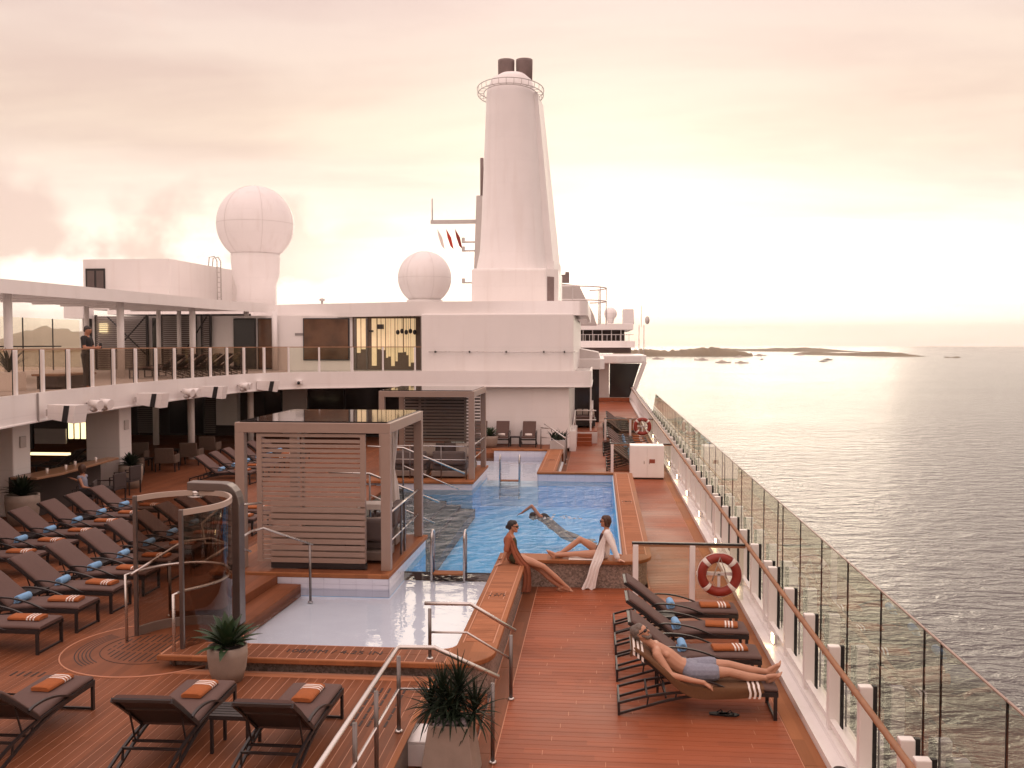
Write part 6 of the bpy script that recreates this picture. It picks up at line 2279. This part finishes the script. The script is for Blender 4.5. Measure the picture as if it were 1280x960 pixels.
vs += [(x, y + 0.012, z) for x, y, z in vs]
fs = []
for i in range(len(sk) - 1):
    for j in range(8):
        q = i * 9 + j
        fs += [(q, q + 1, q + 10, q + 9), (k + q, k + q + 9, k + q + 10, k + q + 1)]
m._add(vs, fs, True)
m.build('robe_skirt', 'robe_rust', w1)

# ---- woman in the white robe, sitting along the front coping, facing port
w2 = person('woman in a long white robe sitting with bare legs along the pool edge', (0.05, 19.0, CT))
m = MB()
capsule(m, V(0.0, -0.07, 0.105), 0.11, V(0.0, 0.07, 0.105), 0.11)
limb(m, [V(0.01, 0, 0.12), V(0.06, 0, 0.27), V(0.105, 0, 0.43), V(0.11, 0, 0.50)], [0.118, 0.096, 0.112, 0.085])
capsule(m, V(0.07, -0.05, 0.43), 0.058, V(0.07, 0.06, 0.43), 0.058)
capsule(m, V(0.115, -0.145, 0.53), 0.05, V(0.115, 0.145, 0.53), 0.05)
hc, hf, hu = V(0.10, -0.01, 0.74), V(-1, 0.25, -0.03), V(0.03, 0, 1)
head(m, hc, hf, hu, V(0.125, 0, 0.57), 0.98)
limb(m, [V(0.12, -0.16, 0.52), V(0.25, -0.22, 0.28), V(0.34, -0.26, 0.05)], [0.047, 0.036, 0.024])
hand(m, V(0.34, -0.26, 0.042), V(0.85, -0.35, -0.2), V(0, 0, -1), V(-0.3, -0.9, 0), 0.15, 0.95)
limb(m, [V(0.12, 0.16, 0.52), V(0.24, 0.22, 0.29), V(0.30, 0.24, 0.05)], [0.047, 0.036, 0.024])
hand(m, V(0.30, 0.24, 0.042), V(0.8, 0.4, -0.2), V(0, 0, -1), V(0.3, 0.9, 0), 0.15, 0.95)
# raised knee
limb(m, [V(-0.02, 0.09, 0.10), V(-0.22, 0.07, 0.25), V(-0.40, 0.05, 0.36), V(-0.62, 0.02, 0.19), V(-0.80, 0.0, 0.075)], [0.098, 0.083, 0.057, 0.056, 0.034])
foot(m, V(-0.80, 0.0, 0.085), 0, V(-0.93, -0.05, 0.12), V(0.12, 0, 0.99))
# leg lying flatter in front
limb(m, [V(-0.02, -0.09, 0.095), V(-0.26, -0.11, 0.095), V(-0.46, -0.11, 0.10), V(-0.70, -0.10, 0.075), V(-0.90, -0.09, 0.06)], [0.096, 0.082, 0.055, 0.053, 0.033])
foot(m, V(-0.90, -0.09, 0.07), 0, V(-0.65, 0.0, 0.76), V(0.76, 0, 0.65))
skin_obj('body', m, 'skin', w2)
hair(hc, hf, hu, w2, 'hair_brown', 'bob')
shades(hc, hf, hu, w2)
m = MB()
capsule(m, V(0.0, -0.075, 0.108), 0.116, V(0.0, 0.075, 0.108), 0.116)
limb(m, [V(0.01, 0, 0.125), V(0.06, 0, 0.27), V(0.10, 0, 0.42)], [0.122, 0.101, 0.117])
capsule(m, V(0.066, -0.05, 0.43), 0.063, V(0.066, 0.06, 0.43), 0.063)
skin_obj('swimsuit', m, 'swim_maroon', w2, 0.01, 3)
m = MB()
limb(m, [V(0.06, 0, 0.10), V(0.10, 0, 0.27), V(0.14, 0, 0.44)], [0.13, 0.108, 0.112])
capsule(m, V(0.135, -0.155, 0.53), 0.062, V(0.135, 0.155, 0.53), 0.062)
for b, e, h_ in ((-1, V(0.25, -0.22, 0.28), V(0.33, -0.255, 0.08)), (1, V(0.24, 0.22, 0.29), V(0.295, 0.24, 0.09))):
    limb(m, [V(0.125, b * 0.16, 0.52), e, h_], [0.064, 0.06, 0.055])
    capsule(m, V(0.09, b * 0.13, 0.50), 0.03, V(0.02, b * 0.135, 0.22), 0.04)
skin_obj('robe', m, 'robe_white', w2, 0.011, 4)
m = MB()
sk = [V(0.09, -0.18, 0.48), V(0.02, -0.20, 0.28), V(-0.02, -0.225, 0.10), V(-0.05, -0.28, 0.02), V(-0.11, -0.325, -0.12), V(-0.16, -0.335, -0.32), V(-0.23, -0.36, -0.535)]
w_ = [0.04, 0.07, 0.10, 0.105, 0.095, 0.10, 0.135]
vs = []
for i, p in enumerate(sk):
    for j in range(13):
        t = (j / 12 - 0.5) * 2
        vs.append((p.x + t * w_[i], p.y + 0.016 * math.sin(j * 1.7 + i * 0.4) * (0.4 + i * 0.14), p.z - 0.02 * math.sin(j * 0.9) * (i > 5)))
k = len(vs)
vs += [(x, y + 0.012, z) for x, y, z in vs]
fs = []
for i in range(len(sk) - 1):
    for j in range(12):
        q = i * 13 + j
        fs += [(q, q + 1, q + 14, q + 13), (k + q, k + q + 13, k + q + 14, k + q + 1)]
m._add(vs, fs, True)
m.build('robe_skirt', 'robe_white', w2)
m = MB()
m.box((-0.62, -0.25, 0.004), (0.02, 0.22, 0.014))
o = m.build('sitting_towel', 'towel_white', None, bevel=0.004, loc=(0.05, 19.0, CT + 0.003))
tag(o, 'white towel spread under the woman in the white robe', 'towel')

# ---- swimmer in the pool
sw = person('swimmer in a black top doing front crawl in the blue water', (-1.42, 25.2, WZ - 0.05))
m = MB()
ax = V(-0.93, 0.28, 0)           # swimming direction
ax.normalize()
sd = V(-ax.y, ax.x, 0)
Q = lambda a, b, g: ax * a + sd * b + V(0, 0, g)
limb(m, [Q(-0.50, 0, -0.36), Q(-0.27, 0, -0.19), Q(0.0, 0, 0.0), Q(0.1, 0, 0.0)], [0.11, 0.105, 0.125, 0.09])
capsule(m, Q(0.05, -0.16, -0.02), 0.055, Q(0.05, 0.16, 0.06), 0.06)
hc, hf, hu = Q(0.30, -0.02, 0.02), V(*(ax * 0.3 + V(0, 0, -0.9))), ax
head(m, hc, hf, hu, Q(0.14, 0, 0.0), 1.0)
limb(m, [Q(0.06, 0.17, 0.07), Q(0.26, 0.22, 0.34), Q(0.54, 0.20, 0.14)], [0.055, 0.043, 0.028])
hand(m, Q(0.54, 0.20, 0.14), ax * 0.85 + V(0, 0, -0.45), V(0, 0, -1), -sd, 0.25)
limb(m, [Q(0.05, -0.17, -0.05), Q(-0.05, -0.3, -0.3), Q(-0.3, -0.3, -0.4)], [0.052, 0.042, 0.028])
hand(m, Q(-0.3, -0.3, -0.4), -ax, V(0, 0, -1), sd, 0.25)
for b in (-1, 1):
    limb(m, [Q(-0.53, b * 0.09, -0.38), Q(-0.90, b * 0.10, -0.50 - 0.05 * b), Q(-1.28, b * 0.09, -0.58 + 0.06 * b)], [0.095, 0.058, 0.035])
    foot(m, Q(-1.28, b * 0.09, -0.58 + 0.06 * b), 0, -ax, V(0, 0, -1))
skin_obj('body', m, 'skin_tan', sw, 0.010)
hair(hc, hf, hu, sw, 'hair_dark', 'short')
m = MB()
limb(m, [Q(-0.52, 0, -0.37), Q(-0.27, 0, -0.185), Q(0.0, 0, 0.008)], [0.117, 0.112, 0.130])
skin_obj('swimsuit', m, 'swim_black', sw, 0.012, 3)
fo = MB()
rn = random.Random(4)
for k in range(34):
    a = rn.uniform(0, 6.28)
    r_ = rn.uniform(0.1, 0.55)
    c = Q(-0.45, 0, 0.05) + V(r_ * math.cos(a) * 1.3, r_ * math.sin(a) * 0.7, 0.004)
    fo.ball(c, rn.uniform(0.012, 0.035), 7, 5, (1.4, 1, 0.35))
o = fo.build('splash_foam', 'towel_white', None, loc=sw.location)
stuff(o)

# ---- bearded man asleep on the near lounger
LX, LY = 1.30, 12.62
mn = person('bearded man in grey shorts and sunglasses lying on a sun lounger', (LX, LY, 0))
m = MB()
capsule(m, V(-0.06, -0.08, 0.52), 0.115, V(-0.06, 0.08, 0.52), 0.115)
limb(m, [V(-0.08, 0, 0.525), V(-0.24, 0, 0.575), V(-0.40, 0, 0.69), V(-0.50, 0, 0.775)], [0.125, 0.118, 0.128, 0.10])
capsule(m, V(-0.40, -0.09, 0.735), 0.05, V(-0.40, 0.09, 0.735), 0.05)
capsule(m, V(-0.53, -0.17, 0.79), 0.062, V(-0.53, 0.17, 0.79), 0.062)
hc, hf, hu = V(-0.735, -0.02, 1.0), V(0.80, -0.28, 0.52), V(-0.55, 0.0, 0.80)
head(m, hc, hf, hu, V(-0.575, 0, 0.835), 1.05)
limb(m, [V(-0.53, -0.20, 0.77), V(-0.36, -0.31, 0.545), V(-0.10, -0.345, 0.50), V(0.06, -0.345, 0.475)], [0.062, 0.046, 0.036, 0.029])
hand(m, V(0.06, -0.345, 0.475), V(0.85, 0.0, -0.5), V(-0.2, 0.5, -0.8), V(0.2, 0.8, 0.4), 0.45, 1.05)
limb(m, [V(-0.53, 0.20, 0.77), V(-0.36, 0.30, 0.56), V(-0.12, 0.27, 0.48)], [0.06, 0.046, 0.03])
hand(m, V(-0.12, 0.27, 0.48), V(0.9, -0.1, -0.3), V(0, 0, -1), V(0, -1, 0), 0.35, 1.0)
limb(m, [V(-0.03, -0.10, 0.515), V(0.20, -0.12, 0.535), V(0.40, -0.13, 0.545), V(0.64, -0.12, 0.49), V(0.88, -0.11, 0.475)], [0.105, 0.088, 0.06, 0.058, 0.036])
foot(m, V(0.89, -0.11, 0.485), 0, V(0.55, -0.42, 0.62), V(-0.74, 0, 0.66), 1.1)
limb(m, [V(-0.03, 0.10, 0.52), V(0.22, 0.11, 0.55), V(0.42, 0.11, 0.565), V(0.68, 0.10, 0.51), V(0.93, 0.09, 0.49)], [0.105, 0.088, 0.06, 0.058, 0.036])
foot(m, V(0.94, 0.09, 0.50), 0, V(0.50, -0.1, 0.86), V(-0.86, 0, 0.5), 1.1)
skin_obj('body', m, 'skin', mn, 0.008)
hair(hc, hf, hu, mn, 'hair_grey', 'short', 1.05)
shades(hc, hf, hu, mn, 1.05)
m = MB()
s_ = Vector(hf).cross(Vector(hu)).normalized()
f_, u_ = Vector(hf).normalized(), Vector(hu).normalized()
for b in (-1, 1):
    capsule(m, hc + f_ * 0.03 + s_ * b * 0.066 - u_ * 0.03, 0.018, hc + f_ * 0.062 + s_ * b * 0.035 - u_ * 0.092, 0.026, 10)
capsule(m, hc + f_ * 0.078 + s_ * 0.022 - u_ * 0.098, 0.027, hc + f_ * 0.078 - s_ * 0.022 - u_ * 0.098, 0.027, 10)
capsule(m, hc + f_ * 0.098 + s_ * 0.022 - u_ * 0.047, 0.008, hc + f_ * 0.098 - s_ * 0.022 - u_ * 0.047, 0.008, 8)
skin_obj('beard', m, 'hair_grey', mn, 0.007, 2)
m = MB()
capsule(m, V(-0.07, -0.085, 0.522), 0.125, V(-0.07, 0.085, 0.522), 0.125)
limb(m, [V(-0.10, 0, 0.53), V(-0.14, 0, 0.545)], [0.13, 0.128])
for b, z in ((-1, 0.53), (1, 0.545)):
    limb(m, [V(-0.03, b * 0.10, 0.52), V(0.12, b * 0.115, z), V(0.20, b * 0.12, z + 0.004)], [0.122, 0.112, 0.113])
skin_obj('shorts', m, 'shorts_grey', mn, 0.009, 2)
# towel spread under him: draped over the back, hanging over the near side
m = MB()
sec = [(-0.87, 0.83), (-0.845, 0.925), (-0.80, 0.90), (-0.6, 0.755), (-0.38, 0.588), (-0.17, 0.432), (0.1, 0.408), (0.35, 0.424), (0.6, 0.428), (0.82, 0.425)]
vs = []
W0 = [(0.30, 0.0), (0.1, 0), (-0.1, 0), (-0.28, 0), (-0.345, 0.004), (-0.365, -0.02), (-0.372, -0.06), (-0.375, -0.10), (-0.378, -0.135)]
for i, (x, z) in enumerate(sec):
    for j, (y_, dz) in enumerate(W0):
        hang = 1.0 if 4 <= i <= 8 else 0.25
        wv = 0.012 * math.sin(i * 1.7 + j * 0.9)
        vs.append((x + (0.03 * math.sin(j * 1.3 + i) if dz < -0.02 else 0), y_ + wv * (1 if dz < -0.02 else 0.2), z + dz * hang + wv * 0.15))
k, c_ = len(vs), len(W0)
vs += [(x, y_, z - 0.01) for x, y_, z in vs]
fs = []
for i in range(len(sec) - 1):
    for j in range(c_ - 1):
        q = i * c_ + j
        fs += [(q, q + c_, q + c_ + 1, q + 1), (k + q, k + q + 1, k + q + c_ + 1, k + q + c_)]
m._add(vs, fs, True)
o = m.build('draped_towel', 'towel_brown', None, loc=(LX, LY, 0))
sd_ = o.modifiers.new('sub', 'SUBSURF')
sd_.levels = sd_.render_levels = 2
tag(o, 'striped brown towel draped over the lounger under the bearded man', 'towel')
st = MB()
for x in (0.62, 0.68, 0.74):
    pts = [(0.28, 0.434), (0.0, 0.434), (-0.28, 0.436), (-0.350, 0.434), (-0.374, 0.41), (-0.384, 0.37), (-0.388, 0.33), (-0.390, 0.30)]
    v_ = [(x + 0.008 * math.sin(q * 1.5), a, b) for q, (a, b) in enumerate(pts)] + [(x + 0.028 + 0.008 * math.sin(q * 1.5), a, b) for q, (a, b) in enumerate(pts)]
    n_ = len(pts)
    st._add(v_, [(q, q + 1, n_ + q + 1, n_ + q) for q in range(n_ - 1)], True)
st.build('stripes', 'towel_white', o)
tp = MB()
for q in (0.0, 0.055, 0.11):       # stripes at the other end, folded over the top of the backrest
    ctr = [(-0.885, 0.80 + q * 0.2), (-0.868 + q * 0.55, 0.940 - q * 0.40)]
    x0_, z0_ = -0.845 + q, 0.945 - q * 0.74
    v_ = []
    for y_ in (0.27, 0.1, -0.1, -0.28, -0.345, -0.375, -0.385):
        dz = 0 if y_ > -0.33 else (-0.02 if y_ > -0.36 else -0.05 if y_ > -0.38 else -0.12)
        v_ += [(x0_, y_, z0_ + dz), (x0_ + 0.028, y_, z0_ - 0.019 + dz)]
    tp._add(v_, [(2 * k, 2 * k + 2, 2 * k + 3, 2 * k + 1) for k in range(6)], True)
tp.build('stripes', 'towel_white', o)
for k, (x, y_) in enumerate(((0.28, -0.40), (0.40, -0.42))):
    fl = MB()
    fl.prism([(-0.13, -0.03), (-0.05, -0.045), (0.08, -0.05), (0.13, 0), (0.08, 0.05), (-0.05, 0.045), (-0.13, 0.03)], 0, 0.022)
    fb = fl.build('flip_flop', 'black_rubber', None, loc=(LX + x, LY + y_ + 0.22, 0.003))
    tag(fb, ('left' if k == 0 else 'right') + ' black flip flop on the deck under the bearded man', 'sandal')
    MB().tube([(0.06, 0, 0.02), (0.02, 0.03, 0.055), (-0.03, 0.04, 0.02)], 0.006, 5).tube([(0.06, 0, 0.02), (0.02, -0.03, 0.055), (-0.03, -0.04, 0.02)], 0.006, 5).build('strap', 'black_rubber', fb)

# ---- man standing on the upper balcony, looking at something in his hands
um = person('man in a black tee standing behind the upper balustrade', (-14.25, 25.7, UZ))
m = MB()
for b in (-1, 1):
    limb(m, [V(0, b * 0.09, 0.92), V(0.02, b * 0.10, 0.5), V(-0.01, b * 0.10, 0.09)], [0.10, 0.065, 0.045])
    foot(m, V(-0.01, b * 0.10, 0.09), 0, V(1, 0, 0), V(0, 0, 1), 1.15)
limb(m, [V(0, 0, 0.93), V(-0.01, 0, 1.12), V(-0.01, 0, 1.32), V(-0.01, 0, 1.40)], [0.135, 0.128, 0.14, 0.10])
capsule(m, V(-0.01, -0.17, 1.42), 0.06, V(-0.01, 0.17, 1.42), 0.06)
hc, hf, hu = V(0.03, 0, 1.63), V(0.93, 0, -0.35), V(0.35, 0, 0.93)
head(m, hc, hf, hu, V(-0.01, 0, 1.45), 1.03)
for b in (-1, 1):
    limb(m, [V(-0.01, b * 0.19, 1.41), V(0.06, b * 0.23, 1.14), V(0.30, b * 0.10, 1.14)], [0.058, 0.044, 0.029])
    hand(m, V(0.30, b * 0.10, 1.14), V(0.8, -b * 0.5, 0.1), V(0, -b, 0.3), V(0, 0, 1), 0.6)
skin_obj('body', m, 'skin_tan', um, 0.011)
hair(hc, hf, hu, um, 'hair_dark', 'short', 1.03)
m = MB()
limb(m, [V(0, 0, 0.95), V(-0.01, 0, 1.12), V(-0.01, 0, 1.32), V(-0.01, 0, 1.38)], [0.145, 0.137, 0.15, 0.11])
capsule(m, V(-0.01, -0.17, 1.42), 0.068, V(-0.01, 0.17, 1.42), 0.068)
for b in (-1, 1):
    capsule(m, V(-0.01, b * 0.19, 1.41), 0.067, V(0.03, b * 0.215, 1.24), 0.062)
skin_obj('tee_shirt', m, 'tee_black', um, 0.013, 3)
m = MB()
capsule(m, V(0, -0.07, 0.93), 0.14, V(0, 0.07, 0.93), 0.14)
for b in (-1, 1):
    limb(m, [V(0, b * 0.09, 0.92), V(0.02, b * 0.10, 0.5), V(-0.01, b * 0.10, 0.11)], [0.115, 0.082, 0.07])
skin_obj('trousers', m, 'trousers_dark', um, 0.014, 3)
o = MB().box((-0.04, -0.008, -0.08), (0.04, 0.008, 0.08)).build('phone', 'black_rubber', None, bevel=0.004, loc=(-14.25 + 0.40, 25.7, UZ + 1.2))
tag(o, 'dark phone held by the man on the upper balcony', 'phone')

# ---- woman sitting at the bar in the shade
bw = person('long haired woman sitting sideways at the dim bar with crossed legs', (-13.45, 24.0, DZ - 0.26))
m = MB()
capsule(m, V(0, -0.07, 0.79), 0.12, V(0, 0.07, 0.79), 0.12)
limb(m, [V(0, 0, 0.8), V(-0.02, 0, 0.96), V(-0.05, 0, 1.12), V(-0.05, 0, 1.19)], [0.122, 0.1, 0.115, 0.09])
capsule(m, V(-0.05, -0.15, 1.22), 0.052, V(-0.05, 0.15, 1.22), 0.052)
hc, hf, hu = V(-0.05, 0, 1.43), V(-0.4, 0.9, 0), V(0, 0, 1)
head(m, hc, hf, hu, V(-0.05, 0, 1.26))
for b, e, h_ in ((-1, V(0.08, -0.22, 0.98), V(0.25, -0.1, 0.92)), (1, V(-0.2, 0.25, 1.02), V(-0.4, 0.2, 1.12))):
    limb(m, [V(-0.05, b * 0.16, 1.21), e, h_], [0.048, 0.037, 0.025])
    hand(m, h_, h_ - e, V(0, 0, -1), V(0, -b, 0), 0.3)
limb(m, [V(0.04, -0.08, 0.79), V(0.48, -0.06, 0.82), V(0.62, -0.10, 0.40)], [0.1, 0.058, 0.036])
foot(m, V(0.62, -0.10, 0.40), 0, V(0.9, 0, -0.3), V(0.3, 0, 0.9))
limb(m, [V(0.04, 0.08, 0.78), V(0.46, 0.06, 0.73), V(0.50, 0.06, 0.30)], [0.1, 0.058, 0.036])
foot(m, V(0.50, 0.06, 0.30), 0, V(0.95, 0, -0.2), V(0.2, 0, 0.95))
skin_obj('body', m, 'skin_tan', bw, 0.011)
hair(hc, hf, hu, bw, 'hair_brown', 'bob')
m = MB()
limb(m, [V(0, 0, 0.82), V(-0.02, 0, 0.96), V(-0.05, 0, 1.12), V(-0.05, 0, 1.17)], [0.13, 0.108, 0.123, 0.098])
capsule(m, V(-0.05, -0.16, 1.21), 0.06, V(-0.05, 0.16, 1.21), 0.06)
skin_obj('top', m, 'shorts_grey', bw, 0.013, 3)
m = MB()
capsule(m, V(0, -0.08, 0.79), 0.13, V(0, 0.08, 0.79), 0.13)
limb(m, [V(0.04, -0.07, 0.79), V(0.42, -0.05, 0.815)], [0.115, 0.085])
limb(m, [V(0.04, 0.08, 0.78), V(0.40, 0.06, 0.74)], [0.115, 0.085])
skin_obj('skirt', m, 'trousers_dark', bw, 0.013, 3)

# ================================================================== HAZE
HAZE = 0.00009
if HAZE:
    m = bpy.data.materials.new('haze')
    m.use_nodes = True
    t = NT(m.node_tree)
    t.n.clear()
    v = t.add('ShaderNodeVolumePrincipled', {'Color': (1.0, 0.95, 0.88), 'Density': HAZE, 'Anisotropy': 0.3})
    t.add('ShaderNodeOutputMaterial', {'Volume': v.outputs[0]})
    M['haze'] = m
    hz = MB().box((-14500, -14500, SEA_Z - 3), (14500, 14500, 260)).build('haze', 'haze')
    stuff(hz)
